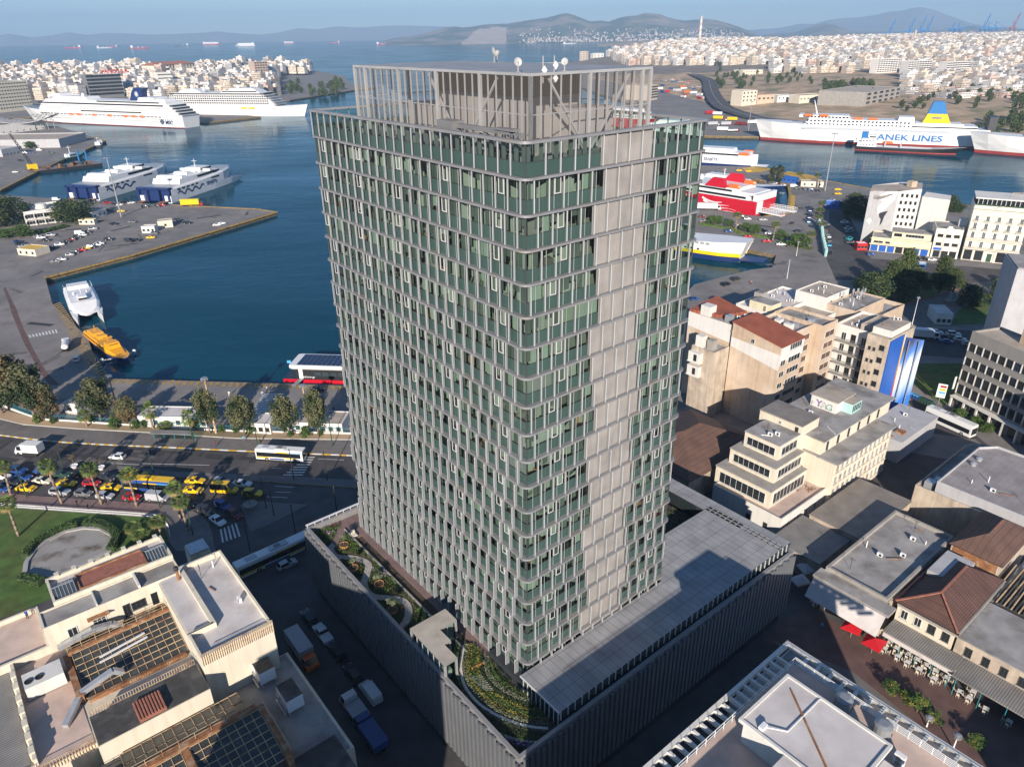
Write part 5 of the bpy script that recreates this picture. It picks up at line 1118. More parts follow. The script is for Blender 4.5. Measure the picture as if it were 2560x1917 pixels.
for p,q in zip(P,P[1:]):
 for z in(.35,.85):b.beam(p+V((0,0,z)),q+V((0,0,z)),.05,.1)
 n=max(2,int((q-p).length/.22))
 for i in range(n):b.beam(p+(q-p)*(i/n),p+(q-p)*(i/n)+V((0,0,1.1)),.1,.04,up=V((1,0,0)))
b.build('pickets','white_paint',r)
r=thing('bus_shelter','grey glass bus shelter with a ribbed roof on the sidewalk by the trees','bus shelter',at('D',1100,1200));a,c=at('D',975,1200),at('D',1240,1208);d=(c-a).normalized();n_=V((-d.y,d.x,0));b=MB();b.prism([a,c,c+n_*1.8,a+n_*1.8],2.6,2.75);b.build('roof','corrugated_b',r);b=MB()
for i in range(5):b.tube(a+(c-a)*(i/4)+n_*1.6,a+(c-a)*(i/4)+n_*1.6+V((0,0,2.6)),.06)
b.build('post','teal_paint',r);b=MB();b.beam(a+n_*1.65+V((0,0,1.4)),c+n_*1.65+V((0,0,1.4)),.03,1.9);b.build('glass','clear_glass',r)
r,A_,B_,d,n_=fbld('terminal_building','white two storey port building with open terraces and a roof tank on the pier','building',at('A',175,1455),at('A',415,1425),22,7,'white_wall','roof_pale',.8)
b=MB();strip(b,A_,B_,0,1,3.2,3.7,-.1,1.5);strip(b,A_,B_,0,1,6.4,7,0,1.5)
for i in range(5):strip(b,A_,B_,i/4-.01,i/4+.01,0,6.6,1.2,1.5)
b.build('terrace','white_wall',r)
for k in range(2):
 for i in range(4):winw(r,A_,B_,(i+.5)/4,.6+3.4*k,4.5,1.8,'band')
b=MB();b.lathe((A_+B_)/2+n_*10+V((0,0,7.1)),[(3,0),(3,2.2),(2,2.6)],14);b.build('tank','white_wall',r)
shed('A',(915,1500),(1000,1498),4,3.4,'small white booth with a blue sign board on the pier','roof_pale');r=shed('A',(1020,1470),(1115,1460),5,3.6,'beige booth with a blue door panel near the pier edge','roof_tan','cream_wall',wins=1)
shed('A',(600,1410),(690,1380),10,3.6,'dark roofed open shed beside the big tree on the pier','roof_grey');shed('A',(120,1640),(235,1650),8,3,'kiosk with a yellow roof at the left end of the car park','yellow_paint','cream_wall');shed('A',(510,1445),(610,1445),3,2.6,'yellow roofed shelter below the big pier tree','yellow_paint','cream_wall')
r,A_,B_,d,n_=fbld('terminal_building','long grey roofed passenger terminal with white fascia on the left quay','building',at('A',390,950),at('A',560,905),120,7,'light_grey_wall','roof_tan',.8)
r=shed('A',(-40,870),(300,830),50,9,'flat roofed grey terminal annex behind the long terminal','roof_grey','white_wall','terminal_building','building',8)
shed('A',(20,1010),(150,985),24,6,'low terminal wing with orange panels at the left edge','roof_pale','light_grey_wall','terminal_building','building',6)
r=thing('roof_canopy','long curved white wing shaped canopy before the bow of the left cruise ship','canopy',at('A',150,780));b=MB();a,c=at('A',-60,790,12),at('A',330,760,12)
for k in range(10):
 f0,f1=k/10,(k+1)/10;z=lambda f:9+6*(2*f-1)**2;p,q=a+(c-a)*f0,a+(c-a)*f1;w_=V((-4,26,0))
 b.hexa([V((x.x,x.y,zz-.6))for x,zz in((p,z(f0)),(q,z(f1)),(q+w_,z(f1)),(p+w_,z(f0)))]+[V((x.x,x.y,zz))for x,zz in((p,z(f0)),(q,z(f1)),(q+w_,z(f1)),(p+w_,z(f0)))])
b.build('roof','roof_pale',r);b=MB()
for k in range(9):p=a+(c-a)*((k+.5)/9)+V((0,8,0));b.tube(V((p.x,p.y,0)),V((p.x,p.y,10)),.4)
for k in range(12):p=a+(c-a)*((k+.5)/12);b.beam(V((p.x,p.y,10)),V((p.x-4,p.y+26,16)),.3,.3)
b.build('post','concrete',r)
shed('C',(930,1340),(1040,1345),3,4,'blue and white gate booth spanning the port road','white_paint','blue_paint','gate_booth','booth')
shed('F',(1640,440),(1740,445),9,4,'white kiosk with graffiti on the shaded square','roof_pale','white_wall')
shed('C',(775,1200),(920,1205),6,3.2,'two small beige kiosks on the quay beside the tall mast','roof_tan','cream_wall');shed('C',(655,1170),(740,1180),5,3.2,'blue kiosk near the two tall dark trees on the quay','blue_paint','blue_paint')
shed('b',(60,1060),(190,1060),4,3,'red and white newspaper kiosk at the yellow building corner','white_paint','red_paint')
mat('asphalt_patch',(.04,.038,.039),.85,var=.2,sc=.6);mat('asphalt_worn',(.125,.115,.108),.9,var=.2,sc=.6);b=MB();rp=random.Random(12)
def patch(p,yaw,L,W,z,m):ca,sa=cos(yaw),sin(yaw);b.quad(*[V((p.x+x*ca-y*sa,p.y+x*sa+y*ca,z))for x,y in((-L/2,-W/2),(L/2,-W/2),(L/2,W/2),(-L/2,W/2))],m)
for i in range(46):p=at('D',rp.uniform(0,1700),rp.uniform(1230,1340));patch(p,-.14+rp.choice((0,0,pi/2)),rp.uniform(1.5,9),rp.uniform(.5,1.8),.0075+.0004*i,rp.choice((0,0,1)))
for i in range(70):
 p=at('A',rp.uniform(250,1600),rp.uniform(1340,1620))if i<40 else at('e',rp.uniform(150,900),rp.uniform(200,1500))if i<55 else at('a',rp.uniform(900,1900),rp.uniform(330,1300))
 if inside((p.x,p.y),near_shore)and inside((p.x+5,p.y+5),near_shore)and inside((p.x+5,p.y-5),near_shore):patch(p,rp.uniform(0,3),rp.uniform(4,16),rp.uniform(.5,2.6),.003+.0003*(i%3),rp.choice((0,1,1)))
setting(b.build('road_patches',['asphalt_patch','asphalt_worn']))
# ================================================================ trees and planting
def htop(t,bx,by,tx,ty,z0=0):
 b=at(t,bx,by,z0);k=_S if t.isupper()else _S/2;x,y=_O[t][0]+tx*k,_O[t][1]+ty*k
 d=_F+_X*((x-1280)/FPX)-_U*((y-958.5)/FPX);s=(b.x*d.x+b.y*d.y)/(d.x**2+d.y**2);return b,CH+s*d.z-z0
for n_,c_,v_ in(('leaf_olive',(.078,.082,.040),.35),('leaf_brown',(.115,.088,.042),.35),('leaf_pine',(.050,.068,.022),.4),('leaf_green',(.050,.092,.020),.35),('leaf_dark',(.026,.042,.018),.35),('leaf_palm',(.075,.105,.028),.3),('leaf_yellow',(.15,.15,.03),.3),('leaf_grey',(.13,.15,.095),.3),('dead_frond',(.22,.15,.07),.3),('flower',(.34,.22,.42),.3),('red_leaf',(.13,.05,.03),.3)):
 mat(n_,tuple(q*1.5 for q in c_),.8,var=v_,sc=.9,spec=.25,rand=.18)
mat('bark',(.19,.14,.10),.95,var=.25,sc=2);mat('palm_bark',(.27,.20,.145),.95,var=.25,sc=3)
def leaf(b,p,s,r,m):
 a=V((r.gauss(0,1),r.gauss(0,1),r.gauss(0,1))).normalized();c=a.cross(V((r.gauss(0,1),r.gauss(0,1),r.gauss(0,1)))).normalized()
 b.add([p-a*s,p+c*s*.55,p+a*s,p-c*s*.55],[(0,1,2,3)],m)
def clump(b,c,rad,n,s,r,mi):
 for _ in range(n):
  d=V((r.gauss(0,1),r.gauss(0,1),r.gauss(0,1))).normalized()*(r.random()**.45)
  leaf(b,c+V((d.x*rad[0],d.y*rad[1],d.z*rad[2])),s*r.uniform(.6,1.3),r,mi)
def tree_proto(name,H,W,trunk,nclump,nleaf,s,mats,seed,shape='round',lean=.03,droop=1.0):
 r=random.Random(seed);root=thing(name,'tree','tree');tb=MB();cb=MB()
 top=V((r.uniform(-lean,lean)*H,r.uniform(-lean,lean)*H,H*trunk));tb.tube((0,0,0),top*.55+V((lean*H*.6,0,0)),.028*H,.02*H,8);fork=top*.55+V((lean*H*.6,0,0))
 for k in range(nclump):
  f=(k+.5)/nclump;a=k*2.4+r.uniform(-.4,.4)
  if shape=='round':zz=H*(trunk+(1-trunk)*f);rad=W*.5*math.sqrt(max(.08,1-((f-.42)/.6)**2))
  elif shape=='pine':zz=H*(trunk+(1-trunk)*f);rad=W*.5*(1-f)**.7*.95+W*.06
  elif shape=='column':zz=H*(trunk+(1-trunk)*f);rad=W*.5*math.sqrt(max(.05,1-((f-.5)/.56)**2))
  else:zz=H*(trunk+(1-trunk)*(.25+.75*f));rad=W*.5*math.sqrt(max(.1,1-((f-.5)/.6)**2))
  q=rad*r.uniform(.45,.95);c=V((cos(a)*q,sin(a)*q,zz));cr=W*r.uniform(.15,.24)
  clump(cb,c,(cr,cr,cr*droop),nleaf,s,r,r.choice((0,0,0,1)))
  tb.tube(fork+(c-fork)*.0,c,.009*H,.004*H,5)
  if k%2==0:clump(cb,V((cos(a+1)*q*.4,sin(a+1)*q*.4,zz)),(cr,cr,cr*droop),nleaf//2,s,r,1)
 tb.build('trunk','bark',root,smooth=True);cb.build('crown',mats,root);return root
P_EUC=tree_proto('eucalyptus_tree',9,5.6,.34,20,150,.26,['leaf_olive','leaf_dark'],3,droop=1.35)
P_EUB=tree_proto('eucalyptus_tree',9,5.6,.30,20,150,.26,['leaf_brown','leaf_olive'],5,droop=1.3)
P_PINE=tree_proto('pine_tree',12,8.5,.2,30,150,.30,['leaf_pine','leaf_dark'],8,'pine',droop=.75)
P_ROUND=tree_proto('round_tree',5,4.6,.22,18,90,.22,['leaf_green','leaf_pine'],11)
P_DARK=tree_proto('broadleaf_tree',9,10,.15,26,120,.36,['leaf_dark','leaf_pine'],14)
P_COL=tree_proto('poplar_tree',14,4.2,.12,22,90,.35,['leaf_dark','leaf_olive'],17,'column',droop=1.5)
P_SHRUB=tree_proto('shrub',1.8,2.0,.12,12,60,.13,['leaf_green','leaf_dark'],19)
P_SMALL=tree_proto('street_tree',5,3.2,.4,14,60,.17,['leaf_green','leaf_yellow'],23)
P_FAR=tree_proto('far_tree',9,8,.15,12,34,.75,['leaf_pine','leaf_dark'],29)
def palm_proto(H,seed,nf=30,fl=1.9):
 r=random.Random(seed);root=thing('palm_tree','palm','palm tree');tb=MB();cb=MB()
 pts=[V((.05*H*math.sin(1.2*k/6),.02*H*k/6,H*k/6))for k in range(7)]
 for k in range(6):tb.tube(pts[k],pts[k+1],.30-.02*k,.28-.02*k,8)
 top=pts[-1];tb.build('trunk','palm_bark',root,smooth=True)
 for i in range(nf):
  a=i*2.4;el=1.25-2.2*(i/nf);d=V((cos(a)*cos(el),sin(a)*cos(el),sin(el)));L=fl*r.uniform(.85,1.1);m=0 if el>-.55 else 1
  hub=top+d*L*.55+V((0,0,.15));cb.tube(top,hub,.03,.02,3,m,False);s_=d.cross(V((0,0,1))).normalized();up=s_.cross(d)
  for j in range(9):
   t=(j-4)/4*1.25;dd=(d*cos(t)+s_*math.sin(t)).normalized();tip=hub+dd*L*.62+V((0,0,-.30*L*(.35+abs(t)*.3)));mid=hub+dd*L*.35;w_=dd.cross(up).normalized()*.10
   cb.add([hub,mid+w_,tip,mid-w_],[(0,1,2,3)],m)
 cb.build('crown',['leaf_palm','dead_frond'],root);return root
P_PALM=palm_proto(9,2);P_PALS=palm_proto(3.2,6,26,1.9)
def put(proto,t,bx,by,tx,ty,label,width=None,group=None,z0=0.,h0=None,wh=None):
 b,h=htop(t,bx,by,tx,ty,z0);s=h/h0;k=(width/wh if width else s)
 return place(proto,(b.x,b.y,z0),rnd.uniform(0,6.28),label,group,(k,k,s))
EU='eucalyptus trees along the quay fence'
for i,(t,bx,by,tx,ty,w_,k,lb)in enumerate((('f',490,945,330,425,5.4,0,'leaning olive green eucalyptus beside the white ticket kiosk lamp mast'),('f',940,965,790,505,6.4,0,'forked eucalyptus just left of the white gate house'),('f',1480,985,1370,505,6.4,0,'two crowned eucalyptus in front of the teal gate'),('f',1890,985,1830,425,5,0,'tall narrow eucalyptus beside the tower end of the kiosks'),('D',330,1062,365,838,6,1,'brown tinged eucalyptus in front of the small pale kiosk'),('D',650,1062,590,812,8,0,'broad dark eucalyptus left of the quay lamp mast'),('D',840,1092,822,918,5.5,1,'brown eucalyptus at the left end of the white ticket kiosk'),('D',225,1050,160,730,10,0,'wide eucalyptus at the bend of the planted strip'),('D',60,985,20,640,9,1,'brown eucalyptus at the left picture edge above the bend'),('D',130,960,150,640,8,0,'eucalyptus behind the wide one at the bend, beside the red footway'),('D',20,1010,-30,820,8,0,'lowest eucalyptus at the left picture edge'))):
 put((P_EUC,P_EUB)[k],t,bx,by,tx,ty,lb,w_,EU,.2,9,5.6)
PG='fan palms along the avenue'
for t,bx,by,tx,ty,lb in(('g',150,590,40,150,'palm at the left picture edge standing above the lawn palm'),('g',240,1075,90,600,'tall palm standing on the lawn left of the empty pool'),('g',800,665,600,130,'palm on the pink sidewalk beside the silver estate car'),('g',1310,670,1130,170,'palm on the pink sidewalk right of the red hatchback'),('g',1760,700,1620,240,'palm on the pink sidewalk before the blue and yellow bus'),('g',2100,1150,2010,850,'palm rising behind the white roof corner at the lawn end'),('h',210,1165,110,740,'right one of two palms at the street corner'),('h',110,1000,60,560,'left one of two palms at the street corner')):
 put(P_PALM,t,bx,by,tx,ty,lb,4.6,PG,0,10,4.6)
for t,bx,by,tx,ty,lb in(('D',985,1112,955,965,'palm with dry fronds before the white ticket kiosk'),('D',1235,1140,1195,1010,'palm with hanging dry fronds at the right end of the ticket kiosk'),('D',560,1100,530,1010,'short palm before the teal fence right of the bend'),('D',765,1082,740,1010,'short palm squeezed between two eucalyptus at the lamp mast'),('D',270,1010,255,925,'short palm behind the brown eucalyptus at the bend'),('D',1060,1118,1062,1075,'low palm bush behind the bus shelter'),('g',1740,1060,1750,920,'low bushy palm on the lawn right of the hedge'),('g',1830,1150,1860,1010,'low bushy palm at the roof edge on the lawn')):
 put(P_PALS,t,bx,by,tx,ty,lb,4.2,'low palms by quay and lawn',.1,4.2,4.2)
SHL=('low dark bush at the bend of the planted strip','second bush right of the bend under the brown eucalyptus','bush before the teal fence gate','bush left of the ticket kiosk bench','wide bush under the dry palm of the kiosk','bush beside the bus shelter end','bush left of the white gate house','bush touching the gate house front','bush right of the leaning trunk','small bush left of the rightmost eucalyptus','wide bush beneath the rightmost eucalyptus','bush between the last eucalyptus and the tower','last clipped bush next to the tower')
for(x,y,s),lb in zip(((250,1075,1.3),(345,1080,.9),(600,1075,1.1),(740,1110,1.5),(875,1112,1.2),(930,1105,1.0),(1260,1115,1.3),(1430,1135,1.0),(1520,1140,.9),(1625,1145,1.3),(1870,1165,.8),(1965,1170,1.4),(2060,1160,.8)),SHL):p=at('D',x,y);place(P_SHRUB,(p.x,p.y,.3),rnd.uniform(0,6),lb,'clipped bushes in the planted strip',s)
for t,bx,by,tx,ty,w_,pr,h0,wh,lb in(('b',480,1660,330,1180,11,P_PINE,12,8.5,'largest pine at the left end of the square lawn'),('b',640,1600,590,1045,9,P_PINE,12,8.5,'tallest pine in the clump left of the bus'),('b',800,1600,810,1300,10,P_PINE,12,8.5,'broad pine just below the bus on the square'),('b',220,1650,180,1370,12,P_DARK,9,10,'wide dark broadleaf tree at the left edge of the square'),('b',1105,1620,1190,1155,9,P_PINE,12,8.5,'pine standing alone left of the square lamp'),('b',1290,1560,1290,1300,8,P_PINE,12,8.5,'smaller pine behind the lone one on the square'),('F',1240,300,1240,140,12,P_DARK,9,10,'dark green tree behind the tan block antennas'),('b',690,1700,700,1420,9,P_PINE,12,8.5,'pine in the middle of the square clump'),('F',1860,330,1850,195,9,P_DARK,9,10,'round black green tree in the middle of the square paving'),('F',2040,320,2055,125,9,P_PINE,12,8.5,'left pine of the right hand lawn on the square'),('F',2140,270,2140,90,9,P_PINE,12,8.5,'second pine of the right hand lawn on the square'),('F',2100,330,2120,190,9,P_DARK,9,10,'dark tree before the pines of the right hand lawn'),('F',2200,240,2230,110,9,P_PINE,12,8.5,'rightmost pine of the square at the picture edge'),('C',1120,1400,1105,1262,17,P_DARK,9,10,'huge dark round tree beside the blue gate booth'),('a',1170,185,1175,-10,5,P_COL,14,4.2,'left one of two tall dark trees on the quay'),('a',1270,195,1295,-30,6,P_COL,14,4.2,'right one of two tall dark trees on the quay'),('A',470,1425,480,1300,24,P_DARK,9,10,'big spreading tree right of the port building on the pier'),('A',40,1450,40,1285,26,P_DARK,9,10,'big tree at the left picture edge on the pier'),('A',150,1520,150,1455,12,P_ROUND,5,4.6,'bushy tree below the port building on the pier'),('A',30,1530,20,1480,10,P_ROUND,5,4.6,'small bushy tree at the left edge of the car park'),('A',200,955,205,912,11,P_ROUND,5,4.6,'small tree beside the long passenger terminal'),('b',1230,560,1235,370,10,P_DARK,9,10,'dark tree in the gap left of the grand hotel'),('b',1340,560,1345,455,9,P_DARK,9,10,'lower dark tree in the gap left of the grand hotel')):
 put(pr,t,bx,by,tx,ty,lb,w_,None,0,h0,wh)
for x,y,ty,w_,lb in((400,725,615,6.2,'leftmost round tree of the port hedge, by the tower'),(490,725,625,5.6,'second round tree of the port hedge'),(635,755,668,5,'round tree left of the first port palm'),(845,815,715,6.5,'greyish round tree right of the first port palm'),(950,845,735,6.5,'green round tree right of the greyish one'),(1290,935,805,6.2,'round tree right of the second port palm'),(1510,1010,852,11,'widest bright green bush of the port hedge')):put(P_ROUND,'a',x,y,x,ty,lb,w_,'round trees of the port hedge',0,5,4.6)
for x,y,ty,lb in((715,800,590,'port palm beside the red high speed ship'),(1190,935,700,'port palm standing alone in the hedge'),(1660,1015,825,'port palm at the right end of the hedge'),(1540,195,60,'palm on the quay left of the beige kiosks'),(1765,255,80,'palm on the quay before the beige kiosks'),(1790,620,430,'farthest palm of the row along the port road'),(1780,690,520,'second palm of the row along the port road'),(1770,770,600,'third palm of the row along the port road'),(1800,830,700,'nearest palm of the row along the port road')):put(P_PALM,'a',x,y,x,ty,lb,6,'palms of the ferry port',0,10,4.6)
for x,y,ty,lb in((1350,1180,1105,'first small tree along the tavern street planting'),(1445,1235,1165,'second small tree along the tavern street planting'),(1520,1290,1190,'third tree, dark, along the tavern street planting'),(1610,1365,1285,'fourth small tree along the tavern street planting'),(1890,1520,1440,'bright small tree near the street lamp of the taverns')):put(P_SMALL,'I',x,y,x,ty,lb,2.8,'small trees of the tavern street',0,5,3.2)
for x,y,lb in((1790,1010,'left orange tree before the grey office'),(1890,1060,'middle orange tree before the grey office'),(1960,1105,'right orange tree before the grey office')):put(P_ROUND,'F',x,y+30,x,y-30,lb,3.4,'orange trees before the grey office',0,5,4.6)
def hedge(pts,wd,h,n,s,mats,label,z=0.,name='hedge'):
 r=random.Random(len(pts)*7+int(h*10));b=MB();P=curve(pts,6);
 for _ in range(n):
  i=r.randrange(len(P)-1);p=P[i]+(P[i+1]-P[i])*r.random();d=(P[i+1]-P[i]).normalized();q=r.uniform(-1,1);zz=h*(1-.35*abs(q)**3)*r.uniform(.55,1.05)**.5
  leaf(b,V((p.x,p.y,z+zz*r.uniform(.3,1.05)))+V((-d.y,d.x,0))*q*wd*.5,s*r.uniform(.7,1.3),r,r.choice((0,0,1)))
 core=MB()
 for p,q in zip(P,P[1:]):core.beam(V((p.x,p.y,z+h*.4)),V((q.x,q.y,z+h*.4)),wd*.75,h*.75)
 b.join(core,[1]);return tag(b.build(name,mats),label,'hedge')
hedge(ats('g',[(330,1370),(430,1230),(600,1110),(830,1000),(1015,960)]),1.8,1.5,2600,.16,['leaf_green','leaf_dark'],'curved clipped hedge on the left side of the empty pool')
hedge(ats('g',[(1090,945),(1280,950),(1430,1010),(1505,1090),(1490,1180),(1430,1280)]),2.0,1.6,2200,.16,['leaf_green','leaf_dark'],'curved clipped hedge on the right side of the empty pool')
hedge(ats('g',[(270,1640),(420,1660),(560,1700)]),2.4,1.4,1000,.16,['leaf_green','leaf_dark'],'hedge end at the foot of the white roofed block')
hedge(ats('a',[(250,725),(640,790),(800,850),(1160,910)]),3.2,1.0,1500,.25,['leaf_yellow','leaf_green'],'long low hedge of the port roadside');hedge(ats('a',[(1270,960),(1690,1050)]),3.5,1.2,900,.25,['leaf_green','leaf_pine'],'short low hedge under the widest port bush')
hedge([T(-25,29),T(-45,29),T(-66,29)],2.4,.9,1500,.16,['leaf_green','leaf_dark'],'strip of low planting along the tavern street',.2);hedge(ats('A',[(180,1520),(420,1460)]),5,1.6,900,.5,['leaf_green','leaf_dark'],'long hedge below the port building on the pier')
gb=MB();r_=random.Random(4);GM=['leaf_green','leaf_dark','leaf_yellow','leaf_grey','flower','red_leaf','leaf_pine']
def row(pts,off,wd,h,n,mi,s=.09):
 P=curve([T(*p)for p in pts]);
 for _ in range(n):
  i=r_.randrange(len(P)-1);p=P[i]+(P[i+1]-P[i])*r_.random();d=(P[i+1]-P[i]).normalized();q=off+r_.uniform(-.5,.5)*wd;x=p+V((-d.y,d.x,0))*q
  u_,v_=uv(x)
  if v_<PV0+.6 or u_<PU0+.6 or v_>-.95+0:continue
  leaf(gb,V((x.x,x.y,GZ+h*r_.uniform(.1,1))),s*r_.uniform(.7,1.4),r_,mi if r_.random()>.15 else 1)
for sg,L in((-1,((.55,.5,.35,3),(1.15,.55,.4,2),(1.8,.5,.4,0),(2.35,.5,.4,2),(2.9,.4,.4,1),(3.6,.7,.45,3),(4.4,.6,.4,0),(5.2,.8,.4,1))),(1,((.5,.45,.3,3),(1.0,.5,.45,1),(1.6,.55,.4,6),(2.2,.6,.45,0),(2.8,.6,.45,4),(3.3,.5,.4,1)))):
 for o,w_,h,mi in L:row(arc,sg*-o,w_,h,1500,mi)
PC=curve([T(*p)for p in path_uv],5)
spots=[(42.8,-4.9),(36.4,-6.5),(30.3,-5.2),(23.9,-6.6)]
for _ in range(15000):
 u_,v_=r_.uniform(16.5,49.5),r_.uniform(-7.7,-2.9);x=T(u_,v_)
 if min((x.xy-p.xy).length for p in PC[::3])<.85 or min(hypot(u_-a,v_-c)for a,c in spots)<1.0:continue
 nv=noise.noise(V((u_*.45,v_*.45,2)));mi=5 if nv<-.42 else 4 if nv>.4 and r_.random()<.3 else 0 if nv>.05 else 6 if nv>-.2 else 1
 hh=.25+.45*abs(noise.noise(V((u_*.8,v_*.8,7))))*2;leaf(gb,V((x.x,x.y,GZ+hh*r_.random())),r_.uniform(.07,.15),r_,mi)
for _ in range(2500):
 u_,v_=r_.uniform(8,30),r_.uniform(WV+1,47);x=T(u_,v_);leaf(gb,V((x.x,x.y,13.7+r_.random()*.6)),r_.uniform(.1,.25),r_,r_.choice((0,1,6)))
setting(gb.build('garden_plants',GM),'stuff')
for(u_,v_),lb in zip(spots,('potted olive tree at the far end of the podium garden path','potted olive tree second from the far end of the garden path','potted olive tree with a bright copper planter in the garden','potted olive tree nearest the garden pavilion')):
 t=thing('potted_tree',lb,'tree',T(u_,v_,GZ),0,'round copper planters in the podium garden');b=MB();b.lathe(T(u_,v_,GZ),[(.78,0),(.8,.5),(.74,.5),(.72,.42)],18);b.build('planter','timber',t)
 b=MB();b.lathe(T(u_,v_,GZ+.425),[(.715,0),(.1,.06)],16);b.build('soil','soil',t);b=MB();b.tube(T(u_,v_,GZ+.4),T(u_+.1,v_,GZ+1.5),.05,.03);b.build('trunk','bark',t);b=MB()
 for _ in range(9):clump(b,T(u_+r_.uniform(-.5,.5),v_+r_.uniform(-.5,.5),GZ+1.9+r_.uniform(-.4,.5)),(.35,.35,.3),60,.09,r_,r_.choice((0,1)))
 b.build('crown',['leaf_grey','leaf_pine'],t)
b=MB()
for i in range(26):b.beam(T(6.4-.13*i,-5.2+.02*i,GZ+.1),T(5.6-.13*i,-3.6-.01*i,GZ+.12+.1*(i%3)),.08,.08)
tag(b.build('tube_stack','galvanised'),'stack of shiny metal tubes left lying in the podium garden','tubes')
b=MB();b.beam(T(7.2,-3.9,GZ+.15),T(6.9,-1.9,GZ+.15),.25,.3);tag(b.build('garden_bench','timber'),'orange timber bench beam near the stacked tubes in the garden','bench')
t=thing('lounge_chair','pale lounge chair on the terrace at the far end of the podium garden','chair',T(44.1,-2.1,GZ));b=MB();b.tbox(43.7,44.7,-2.5,-1.8,GZ+.25,GZ+.45);b.build('seat','cream_wall',t);b=MB();b.tbox(44.7,44.9,-2.5,-1.8,GZ+.3,GZ+.95);b.build('backrest','cream_wall',t)
FT='trees of the far shore belts'
k_=0
def belt(x0,x1,y0,y1,t,n,z,lab,grp,s0=.7,s1=1.3):
 r=random.Random(n*3)
 for i in range(n):
  p=at(t,r.uniform(x0,x1),r.uniform(y0,y1),z);zz=hR(p.x,p.y)if p.x>100 and t=='C' else 0
  place(P_FAR,(p.x,p.y,zz-.5),r.uniform(0,6),lab,grp,r.uniform(s0,s1))
belt(900,1260,545,640,'C',46,8,'dark tree in the wood left of the concrete block','wood left of the concrete block',.8,1.5)
belt(220,420,440,570,'C',22,6,'tree beside the bend of the elevated road','trees by the elevated road bend',.8,1.4)
belt(400,850,480,550,'C',30,8,'tree along the top of the dry brown slope','trees on top of the brown slope',.6,1.1)
belt(1400,2200,620,720,'C',36,6,'tree among the small houses above the long white ferry','trees among the small houses',.6,1.1)
belt(1900,2212,770,850,'C',18,3,'tree behind the stern of the long white ferry','trees behind the ferry stern',.7,1.2)
belt(1820,2212,520,610,'A',34,3,'tree on the harbour mouth right of the white cruise ships','trees at the harbour mouth',.8,1.5)
belt(1450,2200,330,560,'C',60,14,'tree in a gap between the blocks of the right town','trees inside the right town',.7,1.2)
belt(150,1950,470,560,'A',30,6,'tree in a gap between the blocks behind the cruise ships','trees inside the left town',.8,1.3)
# ================================================================ vehicles and people
mat('tyre',(.02,.02,.02),.8,var=0);mat('rim',(.45,.45,.46),.4,metal=.5,var=0);mat('car_glass',(.012,.015,.018),.05,var=0,spec=.6);mat('lamp_glass',(.7,.7,.66),.2,var=0);mat('tail_red',(.35,.01,.01),.3,var=0)
PAINT=dict(white=(.72,.72,.70),silver=(.42,.43,.45),grey=(.16,.165,.17),dark=(.035,.037,.042),black=(.014,.014,.016),blue=(.025,.07,.24),red=(.42,.015,.02),maroon=(.14,.015,.02),green=(.03,.07,.05),yellow=(.78,.47,.01),orange=(.60,.14,.02),cream=(.70,.64,.50),teal=(.03,.3,.34),lightblue=(.10,.38,.66))
for k,c in PAINT.items():mat('paint_'+k,c,.28,var=.03,sc=2,spec=.5)
SHAPE=dict(sedan=(4.5,[(-2.25,.42,.70,.78,.72,.7),(-2.12,.30,.92,.88,.94,.78),(-1.62,.28,.97,.9,1.0,.8),(-.85,.26,.95,.9,1.42,.66),(.25,.26,.93,.9,1.44,.66),(1.05,.26,.92,.9,.98,.78),(1.95,.30,.82,.87,.85,.76),(2.25,.42,.60,.74,.62,.66)]),hatch=(3.9,[(-1.95,.40,.75,.78,.78,.68),(-1.88,.30,.95,.84,1.05,.7),(-1.45,.28,.96,.86,1.46,.64),(.15,.26,.93,.86,1.48,.64),(.95,.26,.92,.86,.98,.74),(1.65,.30,.82,.83,.85,.72),(1.95,.42,.6,.72,.62,.64)]),suv=(4.5,[(-2.25,.45,.8,.84,.84,.74),(-2.18,.36,1.02,.9,1.2,.76),(-1.85,.34,1.05,.92,1.66,.7),(.3,.34,1.03,.92,1.68,.7),(1.0,.34,1.02,.92,1.1,.8),(1.95,.38,.95,.9,.98,.8),(2.25,.48,.7,.78,.72,.7)]),van=(5.0,[(-2.5,.4,1.05,.92,1.9,.84),(-2.4,.34,1.1,.95,2.05,.84),(.9,.34,1.1,.95,2.05,.84),(1.75,.34,1.08,.95,1.16,.86),(2.35,.38,.9,.9,.94,.8),(2.5,.45,.65,.8,.68,.72)]),minibus=(6.0,[(-3.0,.4,1.2,.98,2.4,.86),(-2.9,.36,1.2,1.0,2.6,.86),(1.2,.36,1.2,1.0,2.62,.86),(2.2,.36,1.15,1.0,1.25,.9),(2.85,.38,.95,.95,1.0,.84),(3.0,.45,.7,.84,.72,.74)]),pickup=(5.2,[(-2.6,.5,1.0,.88,1.02,.8),(-2.5,.4,1.02,.92,1.04,.86),(-.6,.4,1.02,.92,1.06,.86),(-.5,.4,1.02,.92,1.7,.72),(.6,.4,1.02,.92,1.72,.72),(1.35,.4,1.0,.92,1.06,.84),(2.3,.44,.92,.9,.95,.8),(2.6,.5,.7,.8,.72,.7)]))
CARS={}
